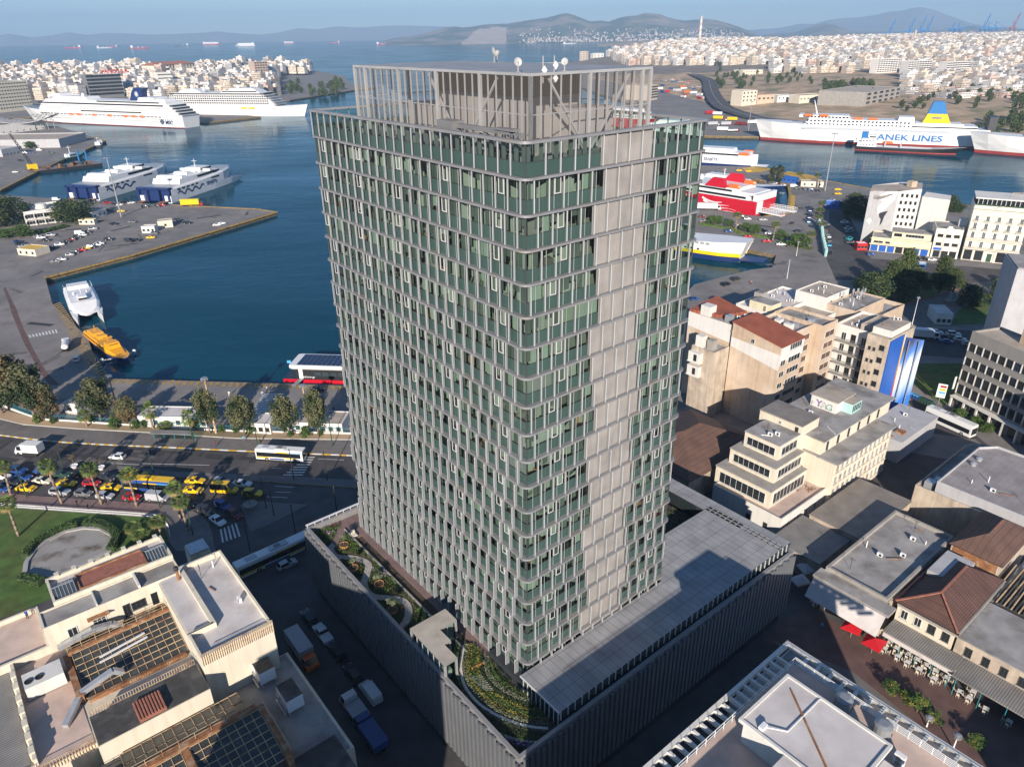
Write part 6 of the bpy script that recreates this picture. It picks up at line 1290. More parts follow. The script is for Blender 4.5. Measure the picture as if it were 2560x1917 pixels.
def car_mesh(kind,col):
 L,S=SHAPE[kind];b=MB();rings=[]
 for x,zb,bl,w_,rf,wr in S:rings.append([V((x,-w_*.94,zb)),V((x,w_*.94,zb)),V((x,w_,(zb+bl)/2)),V((x,w_*.97,bl)),V((x,wr,rf)),V((x,-wr,rf)),V((x,-w_*.97,bl)),V((x,-w_,(zb+bl)/2))])
 def mf(k,i):
  a,c=S[k],S[k+1];ca,cc=a[4]-a[2]>.2,c[4]-c[2]>.2
  if i in(3,5):return 1 if(ca and cc)and not(kind in('van',)and k==1)else(1 if ca!=cc and i in(3,5)and False else 0)
  if i==4:return 1 if ca!=cc else 0
  return 0
 b.loft(rings,0,True,mf);return b,L,S
def car_proto(kind,col,far=False,sign=False):
 key=(kind,col,far,sign)
 if key in CARS:return CARS[key]
 b,L,S=car_mesh(kind,col);name={'van':'van','minibus':'minibus','pickup':'pickup_truck'}.get(kind,'taxi' if sign else 'parked_car')
 wr=.33 if kind in('sedan','hatch')else .37;w_=S[2][3]
 def wheel(m):
  q=MB();q.tube((0,-.1,0),(0,.1,0),wr,n=12,m=m);q.tube((0,-.115,0),(0,.115,0),wr*.6,n=10,m=m+1);return q
 if sign:b.box(-.35,-.05,-.25,.25,S[3][4]-.02,S[3][4]+.16,0)
 if far:
  for x in(-L*.3,L*.31):
   for y in(-w_+.08,w_-.08):b.join(wheel(2).xf(Matrix.Translation((x,y,wr))))
  me=b.mesh(name,['paint_'+col,'car_glass','tyre','rim']);CARS[key]=me;return me
 root=thing(name,'car','car');b.build('body',['paint_'+col,'car_glass'],root)
 wm=None
 for x in(-L*.3,L*.31):
  for y in(-w_+.08,w_-.08):
   if wm is None:o=wheel(0).build('wheel',['tyre','rim'],root);wm=o.data
   else:o=D.objects.new('wheel',wm);COL.objects.link(o);adopt(o,root)
   o.location=(x,y,wr)
 x1=L/2;z1=(S[-1][1]+S[-1][2])/2+.1
 for y in(-.58,.58):
  q=MB();q.box(x1-.2,x1-.01,y-.16,y+.16,z1-.02,z1+.12);q.build('headlight','lamp_glass',root)
  q=MB();q.box(-x1-.005,-x1+.14,y-.12,y+.12,z1+.1,z1+.25);q.build('tail_light','tail_red',root)
 CARS[key]=root;return root
ORD=['first','second','third','fourth','fifth','sixth','seventh','eighth','ninth','tenth','eleventh','twelfth']
KN=dict(sedan='saloon car',hatch='hatchback',suv='sport utility car',van='van',minibus='minibus',pickup='pickup truck')
def car(t,x,y,kind,col,yaw,label,group=None,far=False):
 p=at(t,x,y,.5);sign=col=='yellow' and kind in('sedan','suv','hatch');q=car_proto(kind,col,far,sign);cat='taxi' if sign else('van' if kind in('van','minibus')else 'truck' if kind=='pickup' else 'car')
 if far:
  o=D.objects.new('taxi' if sign else 'van' if kind=='van' else 'parked_car',q);COL.objects.link(o);tag(o,label,cat,group);o.location=(p.x,p.y,0.015);o.rotation_euler=(0,0,R_(yaw));return o
 o=place(q,(p.x,p.y,.015),R_(yaw),label,group);o['category']=cat;return o
AV=-8;G1='cars queuing on the avenue'
for t,x,y,k,c,yw,lb in(('g',340,465,'sedan','yellow',AV,'leftmost taxi of the queue, behind a green lamp post'),('g',550,370,'sedan','cream',AV,'cream white saloon right of the leftmost taxi'),('g',800,285,'sedan','green',AV,'dark green saloon in the far lane of the queue'),('g',860,405,'sedan','yellow',AV,'taxi between the cream saloon and the red hatchback'),('g',775,515,'suv','silver',AV,'silver estate car in the kerb lane beside the palm'),('g',1080,530,'hatch','grey',AV,'dark grey car in the kerb lane right of the silver estate'),('g',1180,400,'hatch','red',AV,'red hatchback between two taxis of the queue'),('g',560,245,'sedan','blue',AV,'blue saloon in the far lane behind the palm crown'),('g',230,245,'suv','blue',AV,'dark blue car at the far lane left of the lamp post'),('g',290,325,'sedan','blue',AV,'dark blue car just above the leftmost taxi'),('g',140,385,'sedan','dark',AV,'almost black car left of the leftmost taxi'),('g',30,315,'hatch','white',AV,'white car cut by the left picture edge'),('g',10,470,'sedan','blue',AV,'dark blue car low at the left picture edge'),('g',1435,455,'sedan','yellow',AV,'taxi just left of the blue and yellow bus'),('g',1355,565,'hatch','silver',AV,'silver blue car at the kerb behind the second palm'),('g',1700,580,'hatch','red',AV,'bright red car with black roof at the kerb'),('g',1090,295,'suv','black',AV,'black car behind the palm crown in the far lane'),('g',1380,325,'sedan','dark',AV,'dark car behind the white plant pot in the far lane'),('g',1780,285,'sedan','yellow',AV,'taxi mostly hidden behind the blue and yellow bus'),('g',1510,60,'hatch','white',172,'white hatchback alone on the far carriageway'),('h',300,525,'sedan','yellow',AV,'upper one of two taxis right of the street palm'),('h',275,645,'sedan','yellow',AV,'lower one of two taxis right of the street palm'),('h',635,535,'hatch','silver',AV,'light silver car behind the yellow minibus'),('h',900,565,'sedan','white',AV,'white saloon at the front of the far lane'),('h',1040,690,'suv','yellow',AV,'taxi in shade at the head of the queue by the planter'),('h',430,905,'pickup','dark',-38,'dark pickup turning at the street corner'),('h',660,850,'suv','blue',-36,'blue car turning beside the traffic island'),('h',805,960,'suv','maroon',-38,'dark red car turning behind the blue one'),('h',590,1035,'sedan','white',-40,'white car turning towards the striped crossing'),('h',215,815,'hatch','black',-20,'black car half hidden behind the corner palms'),('h',1480,1600,'hatch','silver',40,'silver hatchback beside the bus in the shaded side street'),('G',1985,690,'suv','black',128,'black car at the foot of the podium wall, farthest'),('G',2075,790,'pickup','white',128,'white pickup in the side street behind the black car'),('G',2165,905,'suv','black',128,'black car beside the orange truck in the side street'),('H',85,1050,'suv','dark',128,'dark car nearest the white van in the side street'),('H',195,1170,'van','white',128,'white van parked in the dark side street below the podium'),('e',985,1325,'hatch','white',117,'small white car behind the tanker truck on the quay'),('f',1870,375,'sedan','black',0,'black car parked beside the red boat')):
 car(t,x,y,k,c,yw,lb,G1 if t in 'gh' else None)
car('g',2030,590,'van','silver',AV,'silver delivery van at the kerb before the corner palms',G1);car('h',680,645,'minibus','yellow',AV,'yellow minibus between two taxis at the stop line',G1)
G2='cars parked on the pier'
def prow(t,pts,cols,yaw,phrase,grp,kinds=('hatch','sedan','suv')):
 for i,(x,y)in enumerate(pts):
  c=cols[i%len(cols)];k=kinds[(i*5+len(phrase))%len(kinds)]
  car(t,x,y,k,c,yaw+rnd.uniform(-4,4),f'{c} {KN[k]}, {ORD[i % 12]} from left, {phrase}',grp,True)
prow('A',[(240,1520),(330,1512),(265,1528),(300,1545)],['grey','silver','white','black'],10,'upper row of the pier car park',G2)
prow('A',[(290,1610),(340,1592),(385,1573),(425,1556),(465,1541),(500,1526),(530,1512),(565,1494),(598,1472)],['black','dark','white','black','maroon','dark','white','black','silver'],15,'middle row of the pier car park',G2)
prow('A',[(450,1638),(485,1622),(525,1608),(558,1597),(590,1588),(620,1576),(645,1566)],['silver','dark','red','yellow','black','white','white'],15,'lower row of the pier car park',G2)
prow('A',[(115,1555),(130,1568),(150,1582)],['blue','dark','silver'],60,'the left row beside the yellow kiosk',G2)
prow('A',[(555,1302),(590,1290),(625,1302),(690,1305),(740,1312),(770,1318),(800,1302),(845,1305)],['dark','black','grey','red','dark','white','black','white'],40,'loading line before the catamaran ferries',G2)
for x,y,k,c,yw,lb in((515,1500,'van','white',15,'white van in the middle of the pier car park'),(700,1540,'suv','black',10,'black car alone on the pier right of the parked rows'),(730,1440,'sedan','black',0,'black car near the lamp mast foot on the pier'),(850,1427,'sedan','grey',0,'dark grey car right of the lamp mast on the pier'),(830,1550,'van','dark',-20,'black van on the pier below the white booth'),(880,1545,'sedan','dark',-20,'dark car right of the black van on the pier'),(970,1528,'sedan','yellow',10,'taxi alone on the pier in front of the white booth'),(995,1500,'hatch','grey',0,'grey car at the foot of the white pier booth'),(1145,1416,'suv','dark',0,'dark car behind the beige booth on the pier'),(1205,1434,'suv','black',0,'black jeep right of the beige booth on the pier'),(1395,1447,'sedan','white',20,'left one of two white cars at the pier edge'),(1425,1437,'sedan','white',20,'right one of two white cars at the pier edge'),(780,1358,'sedan','yellow',10,'taxi beside the pier lamp mast'),(935,1330,'suv','dark',10,'dark car left of the right ferry ramp'),(1010,1327,'hatch','dark',10,'dark car at the right ferry ramp foot'),(1045,1320,'hatch','red',10,'red car at the right ferry ramp foot'),(365,1285,'van','white',0,'white van alone on the far side of the pier'),(130,1033,'sedan','black',0,'black car alone on the left quay'),(100,1107,'sedan','white',10,'white car on the left quay near the crane barge'),(205,1093,'sedan','dark',30,'dark car at the crane barge mooring'),(330,985,'suv','green',10,'green grey car near the long terminal end'),(160,985,'van','white',10,'white van parked by the low terminal wing'),(205,982,'sedan','blue',10,'blue car parked by the low terminal wing'),(1003*0+255,968,'van','white',10,'white van nearest the small tree at the terminal')):
 car('A',x,y,k,c,yw,lb,None,True)
car('e',790,45,'sedan','white',15,'white car by the yellow kerb ring at the quay corner',None,True);car('e',715,70,'sedan','grey',15,'grey car by the yellow kerb ring at the quay corner',None,True)
G3='cars of the ferry port'
prow('a',[(1130,192),(1185,200),(1232,207),(1280,213),(1330,226)],['dark','grey','silver','maroon','white'],-10,'the row behind the red ship bow',G3)
prow('a',[(1520,262),(1575,268),(1635,276),(1690,286),(1740,292),(1790,297)],['grey','dark','grey','blue','dark','black'],-10,'the row along the beige quay kiosks',G3)
for i,(x,y,c)in enumerate(((1690,502,'silver'),(1668,552,'blue'),(1660,598,'dark'),(1655,640,'blue'),(1650,692,'lightblue'))):car('a',x,y,'hatch',c,75,f'{c} car, {ORD[i]} from the top left of the port road',G3,True)
for i,(x,y,c)in enumerate(((1897,720,'grey'),(1897,768,'dark'),(1908,880,'white'),(1912,932,'grey'),(1912,988,'lightblue'),(1920,1090,'black'))):car('a',x,y,'sedan',c,80,f'{c} car, {ORD[i]} from the top beside the turquoise fence',G3,True)
for i,(x,y,c)in enumerate(((2118,700,'white'),(2140,738,'dark'),(2165,780,'white'),(2185,818,'silver'),(2190,912,'teal'),(2200,960,'grey'))):car('a',x,y,'suv',c,20,f'{c} car, {ORD[i]} from the top on the right kerb of the port road',G3,True)
for t,x,y,k,c,yw,lb in(('a',760,33,'sedan','yellow',0,'left taxi on the yellow quay apron'),('a',880,43,'sedan','yellow',0,'right taxi on the yellow quay apron'),('a',460,58,'suv','blue',0,'blue grey car behind the red ship at the tower edge'),('a',2030,277,'sedan','yellow',-8,'upper taxi at the quay end of the port road'),('a',2030,332,'sedan','yellow',-4,'lower taxi at the quay end of the port road'),('a',1955,418,'suv','silver',30,'silver car above the blue gate booth'),('a',1460,238,'van','white',0,'white camper van near the quay kiosks'),('a',290,628,'sedan','maroon',-8,'dark red car by the tower under the red ship'),('a',300,682,'sedan','grey',-8,'grey car by the tower left of the port hedge'),('a',870,655,'hatch','white',-12,'white car at the red ship stern ramp'),('a',800,632,'suv','dark',-12,'dark car at the red ship stern ramp'),('a',1070,665,'sedan','silver',-5,'silver car behind the yellow ramp block'),('a',1310,607,'hatch','orange',0,'orange red car at the end of the white gangway'),('a',770,737,'sedan','silver',-8,'silver car behind the first port palm'),('a',1070,808,'suv','dark',-20,'dark car left of the second port palm'),('a',1150,842,'sedan','white',-20,'white car left of the second port palm'),('a',630,815,'suv','blue',-8,'blue car behind the ferry mast'),('a',880,882,'sedan','red',-12,'left red car on the road above the white ferry'),('a',890,945,'sedan','grey',-12,'grey car on the road above the white ferry'),('a',1120,940,'sedan','red',-12,'right red car on the road above the white ferry'),('a',1300,982,'sedan','white',-12,'white saloon on the road right of the red cars'),('a',720,1430,'suv','dark',35,'dark car on the near quay, right one of two'),('a',595,1498,'suv','black',35,'black car on the near quay, left one of two'),('c',190,40,'hatch','blue',20,'blue car in shade at the tower edge'),('a',1520,812,'sedan','dark',10,'dark car alone before the turquoise fence'),('b',250,1112,'hatch','blue',-10,'blue car at the corner of the yellow building'),('b',795,1150,'suv','dark',-8,'left dark car before the blue shutters'),('b',920,1168,'suv','black',-8,'right dark car before the blue shutters'),('b',1030,1180,'hatch','white',-8,'white car before the small cream building'),('d',1080,472,'suv','white',-15,'white car beside the parked white truck by the square'),('d',1305,492,'suv','white',-15,'large white car in the shaded street by the square'),('d',1180,527,'sedan','black',-15,'black car in the shaded street by the square'),('d',1392,557,'hatch','white',-15,'small white car in the shaded street by the square'),('d',1215,588,'sedan','blue',-15,'blue car in the shaded street by the square'),('d',1495,618,'hatch','silver',-15,'silver car at the grey office corner')):
 car(t,x,y,k,c,yw,lb,G3 if t=='a' else None,True)
def bus(t,x,y,yaw,L,H,label,scheme,cat='bus',name='bus'):
 p=at(t,x,y,1.2);r=thing(name,label,cat);w_=1.27;b=MB();roof,low,hi=scheme[:3]
 def bx(x0,x1,y0,y1,z0,z1,m):b.box(x0,x1,y0,y1,z0,z1,m)
 P=[(-w_,.35),(w_,.35),(w_,2.6),(w_-.14,H-.06),(w_-.3,H),(-w_+.3,H),(-w_+.14,H-.06),(-w_,2.6)]
 b.loft([[V((xx,a*(.97 if abs(xx)>L/2-.05 else 1),c))for a,c in P]for xx in(-L/2,-L/2+.12,L/2-.2,L/2)],0,True,lambda k,i:1 if i in(3,4,5)else 0)
 o=b.build('body',['paint_'+low,'paint_'+roof],r)
 b=MB()
 for s in(-1,1):b.box(-L/2+.3,L/2-.5,*sorted((s*w_,s*(w_+.012))),1.15,2.35,0)
 b.box(L/2-.02,L/2+.02,-w_+.12,w_-.12,.95,2.75,0);b.box(-L/2-.015,-L/2,-w_+.2,w_-.2,1.3,2.3,0);b.build('window_band','car_glass',r)
 b=MB()
 if hi:
  for s in(-1,1):
   y0,y1=sorted((s*w_,s*(w_+.016)));b.box(-L*.48,-L*.2,y0,y1,.75,1.1,0);b.box(-L*.05,L*.22,y0,y1,2.36,2.62,0);b.box(L*.1,L*.36,y0,y1,.75,1.05,0);b.box(-L*.2,L*.1,y0,y1,.45,.85,1);b.box(L*.22,L*.49,y0,y1,2.4,2.62,2)
  b.build('livery_bands',['paint_yellow','paint_blue','paint_lightblue'],r)
 b=MB();b.box(-L*.1,L*.12,-.7,.7,H,H+.22);b.box(-L*.38,-L*.25,-.6,.6,H,H+.1);b.build('roof_unit','paint_'+(roof if roof!='white' else 'silver'),r)
 b=MB()
 for k in range(5):b.box(-.6+.25*k,-.45+.25*k,-.5,.5,H+.221,H+.24)
 b.build('vent','paint_black',r)
 for xx in(-L*.27,L*.32):
  for s in(-1,1):q=MB();q.tube((xx,s*(w_-.25),.48),(xx,s*(w_+.02),.48),.48,n=12,m=0);q.tube((xx,s*(w_-.2),.48),(xx,s*(w_+.03),.48),.26,n=10,m=1);q.build('wheel',['tyre','rim'],r)
 r.location=(p.x,p.y,.015);r.rotation_euler=(0,0,R_(yaw));return r
bus('f',1405,1215,-8,12,3.1,'white city bus with yellow and blue bands on the far carriageway',('white','white',True))
bus('g',1925,425,AV,12,3.2,'blue and yellow city bus in the avenue queue',('yellow','blue',True))
bus('G',1790,275,40.5,17,3.1,'long white roofed bus in the shaded side street beside the podium',('white','white',True))
bus('b',740,1262,-10,12,3.1,'city bus half hidden behind the pines of the square',('white','blue',True))
bus('F',1735,1075,-62,12.5,3.6,'white touring coach turning below the blue advert wall',('white','white',False),'coach','coach')
def truck(t,x,y,yaw,L,cab,box,label,h=3.3,tank=False,far=False,name='truck'):
 p=at(t,x,y,1.2);r=thing(name,label,'truck');b=MB();c0=L/2-1.9
 b.loft([[V((xx,a*1.15,z))for a,z in((-1,.5),(1,.5),(1,zb),(.9,zt),(-.9,zt),(-1,zb))]for xx,zb,zt in((c0,1.5,2.5),(c0+1.2,1.5,2.5),(c0+1.75,1.3,1.5),(L/2,1.1,1.25))],0,True,lambda k,i:1 if(i in(2,4)and k==0)or(i==3 and k==1)else 0);b.build('cab',['paint_'+cab,'car_glass'],r)
 b=MB()
 if tank:b.loft([[V((xx,1.05*cos(a)*s,1.9+.85*sin(a)*s))for a in[2*pi*i/12 for i in range(12)]]for xx,s in((-L/2,.7),(-L/2+.3,1),(c0-.5,1),(c0-.2,.7))]);b.build('tank','paint_'+box,r)
 else:b.box(-L/2,c0-.15,-1.22,1.22,1.0,h);b.build('cargo_box','paint_'+box,r)
 b=MB();b.box(-L/2,L/2-.3,-.5,.5,.5,.98);b.build('chassis','paint_black',r)
 for xx in(-L*.33,-L*.2,L*.36):
  for s in(-1,1):q=MB();q.tube((xx,s*.85,.48),(xx,s*1.16,.48),.48,n=10);q.build('wheel','tyre',r)
 r.location=(p.x,p.y,.015);r.rotation_euler=(0,0,R_(yaw));return r
truck('D',190,1245,172,6.5,'white','white','white delivery truck with a green panel on the far carriageway',3.2);truck('e',845,1145,117,8.5,'white','white','white tanker truck standing on the quay',tank=True)
truck('G',1945,900,308,8.5,'orange','silver','truck with an orange cab and pale box beside the old block');truck('H',195,1420,128,7,'blue','blue','blue truck in deep shade below the podium corner',2.2);truck('H',90,1255,128,5.5,'white','silver','small white flatbed truck behind the white van',1.6)
truck('A',1235,1312,5,13,'red','yellow','yellow and red trailer truck on the pier beside the right ferry',4.2);truck('a',365,512,-8,14,'white','white','white articulated truck alongside the red ship',4);truck('d',960,505,-15,8,'white','white','white box truck parked in the shaded street by the square',3.4)
for i,(x,y,c,bx_,tk)in enumerate(((195,728,'red','red',0),(250,762,'red','yellow',0),(235,735,'red','white',0),(300,800,'red','silver',0),(345,842,'red','white',1),(395,800,'maroon','maroon',0),(330,770,'white','yellow',0),(470,790,'white','white',0),(215,800,'white','silver',0),(280,835,'white','white',0))):truck('C',x,y,(10,-20,160,5)[i%4],13,c,bx_,f'{bx_} trailer truck with {c} cab, {ORD[i]} in the truck park by the long ferry',4,bool(tk))
def mast(t,bx,by,tx,ty,label,nm='lamp_mast',head=1.6,r0=.35,m='cream_metal',grp=None):
 b_,h=htop(t,bx,by,tx,ty);r=thing(nm,label,'lamp mast' if h>11 else 'lamp post',b_,0,grp);b=MB();b.tube(b_,b_+V((0,0,h)),r0,r0*.45,8);b.build('pole',m,r);b=MB();b.lathe(b_+V((0,0,h-.15)),[(.2,0),(head,.1),(head,.25),(.2,.3)],10)
 for k in range(6):a=k*pi/3;b.obox(b_+V((cos(a)*head*.85,sin(a)*head*.85,h-.45)),.5,.4,.4,a)
 b.build('lamp_head','grey_metal',r);return r
for a in(('f',570,950,430,230,'tall pale lamp mast between the ticket kiosk and the bus shelter'),('D',757,985,700,770,'tall pale lamp mast right of the broad dark eucalyptus'),('D',1975,1030,1945,830,'tall pale lamp mast beside the red boat gangway')):mast(*a,head=.8,r0=.28)
mast('A',780,1395,690,1015,'very tall lamp mast standing on the pier',head=1.8,r0=.5,m='grey_metal');mast('C',932,1228,980,858,'very tall lamp mast on the ferry quay before the long ferry',head=1.8,r0=.5,m='grey_metal');mast('C',440,840,460,655,'tall lamp mast among the trucks left of the long ferry',head=1.5,r0=.45,m='grey_metal')
for a in(('a',1495,1135,1520,945,'white lamp pole at the roadside below the widest port bush'),('a',1375,1425,1415,1180,'white lamp pole beside the near port quay'),('d',770,375,825,10,'dark lamp pole at the edge of the shaded square'),('I',1585,1385,1605,1320,'white street lamp among the tavern street trees'),('I',1755,1530,1790,1440,'white lamp with a curved head near the bright small tree'),('e',245,1520,215,1400,'white lamp above the trees at the bend')):mast(*a,head=.35,r0=.12,m='white_paint')
GP='green tram posts'
for t,bx,by,tx,ty,lb in(('g',345,585,185,165,'green post before the leftmost taxi'),('g',815,205,750,0,'green post on the tram platform above the dark green saloon'),('g',1650,665,1565,385,'green post before the bright red car'),('g',1980,275,1915,0,'green post on the tram platform left of the hidden taxi'),('g',2060,720,1985,460,'green post before the silver delivery van'),('h',275,1225,190,880,'green post beside the right corner palm'),('f',285,1085,200,690,'green post in front of the bus shelter end'),('f',1105,1110,1040,740,'green post left of the white gate house'),('f',2065,1110,2015,760,'green post near the tower edge kiosk'),('h',1570,515,1495,130,'dark post at the crossing beside the white bus'),('h',2000,520,1950,145,'dark post at the right end of the tram platform'),('h',1215,880,1140,495,'dark post on the traffic island beside the planter'),('h',1315,975,1265,640,'dark post with round lamp on the traffic island'),('h',1590,1200,1525,840,'dark post beside the tram rails'),('h',2125,945,2070,610,'dark post by the tram rails near the podium'),('h',1005,1425,930,1010,'dark post at the kerb of the striped crossing')):
 b_,h=htop(t,bx,by,tx,ty);r=thing('tram_post',lb,'post',b_,0,GP);b=MB();b.tube(b_,b_+V((0,0,h)),.13,.09,7);b.build('pole','green_shutter' if 'green' in lb else 'dark_metal',r);b=MB();b.lathe(b_+V((0,0,h)),[(.15,0),(.15,.15),(.05,.3)],7);b.build('cap','dark_metal',r)
for(x,y),lb in zip(((965,210),(1310,230)),('left white plant pot with a bare tree on the tram platform','right white plant pot with a bare tree on the tram platform')):
 p=at('g',x,y);t=thing('plant_pot',lb,'plant pot',p,0,'white plant pots on the platform');b=MB();b.lathe(p+V((0,0,.14)),[(.5,0),(.85,.8),(.8,.82),(.7,.7)],14);b.build('pot','white_paint',t);b=MB();b.tube(p+V((0,0,.8)),p+V((0,0,2.8)),.05);b.build('trunk','bark',t);b=MB();clump(b,p+V((0,0,3.2)),(.7,.7,.7),160,.1,rnd,0);b.build('crown',['leaf_brown'],t)
p=at('h',1015,880);t=thing('planter','big round concrete planter with a dark tree on the traffic island','planter',p);b=MB();b.lathe(p,[(.9,0),(1.5,1.3),(1.4,1.3),(1.2,1.1)],16);b.build('pot','concrete',t);b=MB();b.tube(p+V((0,0,1)),p+V((0,0,3)),.1);b.build('trunk','bark',t);b=MB()
for k in range(10):clump(b,p+V((cos(k)*.9,sin(k)*.9,3.2+.25*(k%4))),(.6,.6,.5),60,.16,rnd,0)
b.build('crown',['leaf_dark'],t)
for i in range(8):
 p=at('d',780+37*i,1282+16*i,.6);c='blue' if i<3 else 'green';o=MB();o.obox((0,0,.15),1.3,.9,1.0);o.obox((0,0,1.15),1.36,.96,.18,0,1);o=tag(o.build('waste_bin',['paint_'+c,'paint_'+('lightblue' if i<3 else 'green')]),f'{c} waste container, {ORD[i]} from the left in the row below the advert','bin','waste containers under the advert');o.location=(p.x,p.y,.02);o.rotation_euler=(0,0,-.6)
p=at('F',1660,950);t=thing('totem_sign','tall standing sign with colour squares by the waste containers','sign',p);b=MB();b.obox(p+V((0,0,2)),2.2,.25,4,-.5);b.build('panel','white_paint',t);b=MB()
for i,c in enumerate((0,1,2,3)):q=p+V((0,0,2.3+.9*i));b.obox(q+V((.1,-.16,0)),1.5,.1,.6,-.5,c)
b.build('colour_squares',['mint','paint_lightblue','paint_yellow','paint_red'],t);b=MB();b.tube(p,p+V((0,0,2.1)),.12);b.build('post','grey_metal',t)
tf=thing('port_fence','turquoise steel fence with pillars along the port road','fence',at('C',910,1540));b=MB();P=curve(ats('C',[(935,1650),(915,1560),(905,1490),(880,1440)]),6)
for q in P:b.obox(q,.8,.8,3.6,.5)
for q,s in zip(P,P[1:]):b.beam(q+V((0,0,1.6)),s+V((0,0,1.6)),.1,2.2)
b.build('bars','mint',tf)
p=at('F',1740,290);t=thing('monument','bronze figure on a pale stone plinth in the middle of the square','monument',p);b=MB();b.lathe(p,[(2,0),(2,.5),(1.2,.6),(1.0,3.2),(1.2,3.4)],8);b.build('plinth','stone_kerb',t);b=MB();b.loft([[p+V((x+r_*cos(a),r_*.7*sin(a),z))for a in[2*pi*i/8 for i in range(8)]]for x,r_,z in((0,.5,3.4),(0,.35,4.2),(.1,.45,5),(.1,.2,5.5),(.15,.22,5.8),(.15,.1,6.0))]);b.build('figure','dark_metal',t)
def umbrella(pts,z,m,label):
 Q=[at('I',x,y,z)for x,y in pts];c=sum(Q,V())/4;r=thing('parasol',label,'parasol',(c.x,c.y,0));b=MB();ap=c+V((0,0,.75));b.add(Q+[ap],[(0,1,4),(1,2,4),(2,3,4),(3,0,4)]);b.add([q-V((0,0,.3))for q in Q]+Q,[(0,1,5,4),(1,2,6,5),(2,3,7,6),(3,0,4,7)]);b.build('canopy',m,r);b=MB();b.tube(V((c.x,c.y,0)),ap,.05);b.build('pole','galvanised',r)
umbrella([(1035,745),(1080,680),(1190,725),(1155,795)],2.6,'red_paint','flat topped red parasol at the left end of the tavern tables');umbrella([(1168,840),(1210,775),(1335,835),(1285,905)],2.6,'red_paint','larger pointed red parasol among the tavern tables')
umbrella([(705,430),(790,400),(842,460),(755,480)],2.8,'roof_pale','pale parasol nearest the podium corner');umbrella([(745,345),(830,320),(870,385),(805,405)],2.8,'roof_pale','pale parasol behind the first one at the market shed')
def table_proto():
 r=thing('cafe_table','table','table');b=MB();b.box(-.4,.4,-.4,.4,.72,.76);b.build('tabletop','white_paint',r)
 for x in(-.34,.34):
  for y in(-.34,.34):b=MB();b.box(x-.025,x+.025,y-.025,y+.025,0,.72);b.build('leg','white_paint',r)
 return r
def chair_proto():
 r=thing('cafe_chair','chair','chair');b=MB();b.box(-.2,.2,-.2,.2,.43,.47);b.build('seat','cream_wall',r);b=MB();b.box(-.2,.2,.17,.2,.47,.9);b.build('backrest','cream_wall',r)
 for x in(-.18,.18):
  for y in(-.18,.18):b=MB();b.box(x-.02,x+.02,y-.02,y+.02,0,.43);b.build('leg','cream_wall',r)
 return r
TP,CP=table_proto(),chair_proto();tb_=0
for(x,y)in((1330,800),(1310,900),(1345,865),(1395,840),(1390,900),(1450,865),(1400,950),(1465,940),(1520,915),(1460,990),(1525,975),(1585,1010),(1610,955),(1535,1035),(1640,1045),(1630,1095),(1710,1090),(1795,1180),(1855,1220),(1880,1180),(1960,1290),(2110,1370),(960,610),(870,605),(1000,625),(920,625)):
 p=at('I',x,y);lit=x>1290 and x<1720
 place(TP,(p.x,p.y,.02),YAW+.1*(tb_%3),'pale wooden table set out in the tavern street' if lit else('table in the dark under the second canopy of the tavern street' if x>1700 else 'table left of the red parasols by the awning'),'tavern tables in the sun' if lit else 'tavern tables in the shade' if x>1700 else 'tables by the awning')
 for a in(0,pi/2,pi,3*pi/2)[:4 if lit else 2]:place(CP,(p.x+cos(a+YAW+pi/2)*.75,p.y+sin(a+YAW+pi/2)*.75,.02),a+YAW,'pale wooden chair drawn up to a tavern table','chairs at the tavern tables')
 tb_+=1
mat('skin',(.42,.26,.18),.6,var=.05);mat('hair',(.03,.02,.015),.7,var=.1)
def person_mesh(step,arm):
 J=[(0,0,.95),(0,0,1.15),(0,0,1.38),(0,.0,1.50),(0,.02,1.62),(0,.02,1.73)];Rr=[(.15,.11),(.14,.10),(.17,.11),(.055,.055),(.085,.095),(.06,.065)];E=[(0,1),(1,2),(2,3),(3,4),(4,5)]
 for s in(-1,1):
  n=len(J);q=s*step;J+=[(s*.09,0,.88),(s*.1,q*.22,.5),(s*.1,q*.28-.04,.09),(s*.1,q*.28+.12,.05)];Rr+=[(.095,.1),(.065,.07),(.045,.045),(.04,.035)];E+=[(0,n),(n,n+1),(n+1,n+2),(n+2,n+3)]
  n=len(J);J+=[(s*.19,0,1.40),(s*.24,-q*.1,1.12),(s*.23,-q*.25+arm,.88),(s*.23,-q*.28+arm,.80)];Rr+=[(.06,.06),(.045,.045),(.035,.035),(.03,.04)];E+=[(2,n),(n,n+1),(n+1,n+2),(n+2,n+3)]
 me=D.meshes.new('person');me.from_pydata(J,E,[]);o=D.objects.new('person',me);COL.objects.link(o);o.modifiers.new('s','SKIN');o.modifiers.new('d','SUBSURF').levels=1
 for v_,r in zip(me.skin_vertices[0].data,Rr):v_.radius=r
 me.skin_vertices[0].data[0].use_root=True;dg=bpy.context.evaluated_depsgraph_get();m2=D.meshes.new_from_object(o.evaluated_get(dg));D.objects.remove(o);return m2
PM=[person_mesh(1,0),person_mesh(.1,.05),person_mesh(-.9,.1)]
def person(t,x,y,yaw,top,legs,label,k=0):
 p=at(t,x,y);me=PM[k].copy();me.materials.clear()
 for m in('skin','paint_'+top,'paint_'+legs,'hair'):me.materials.append(M[m])
 for q in me.polygons:z=q.center.z;q.material_index=0 if z>1.47 or abs(q.center.x)>.2 and z<.95 else 1 if z>.93 else 2
 o=D.objects.new('person',me);COL.objects.link(o);tag(o,label,'person');o.location=(p.x,p.y,.13 if t in 'f' and y>700 else .02);o.rotation_euler=(0,0,R_(yaw));b=MB();b.lathe((0,-.02,1.60),[(.10,0),(.115,.08),(.10,.16),(.04,.2)],8);h=b.build('hair','hair');h.parent=o
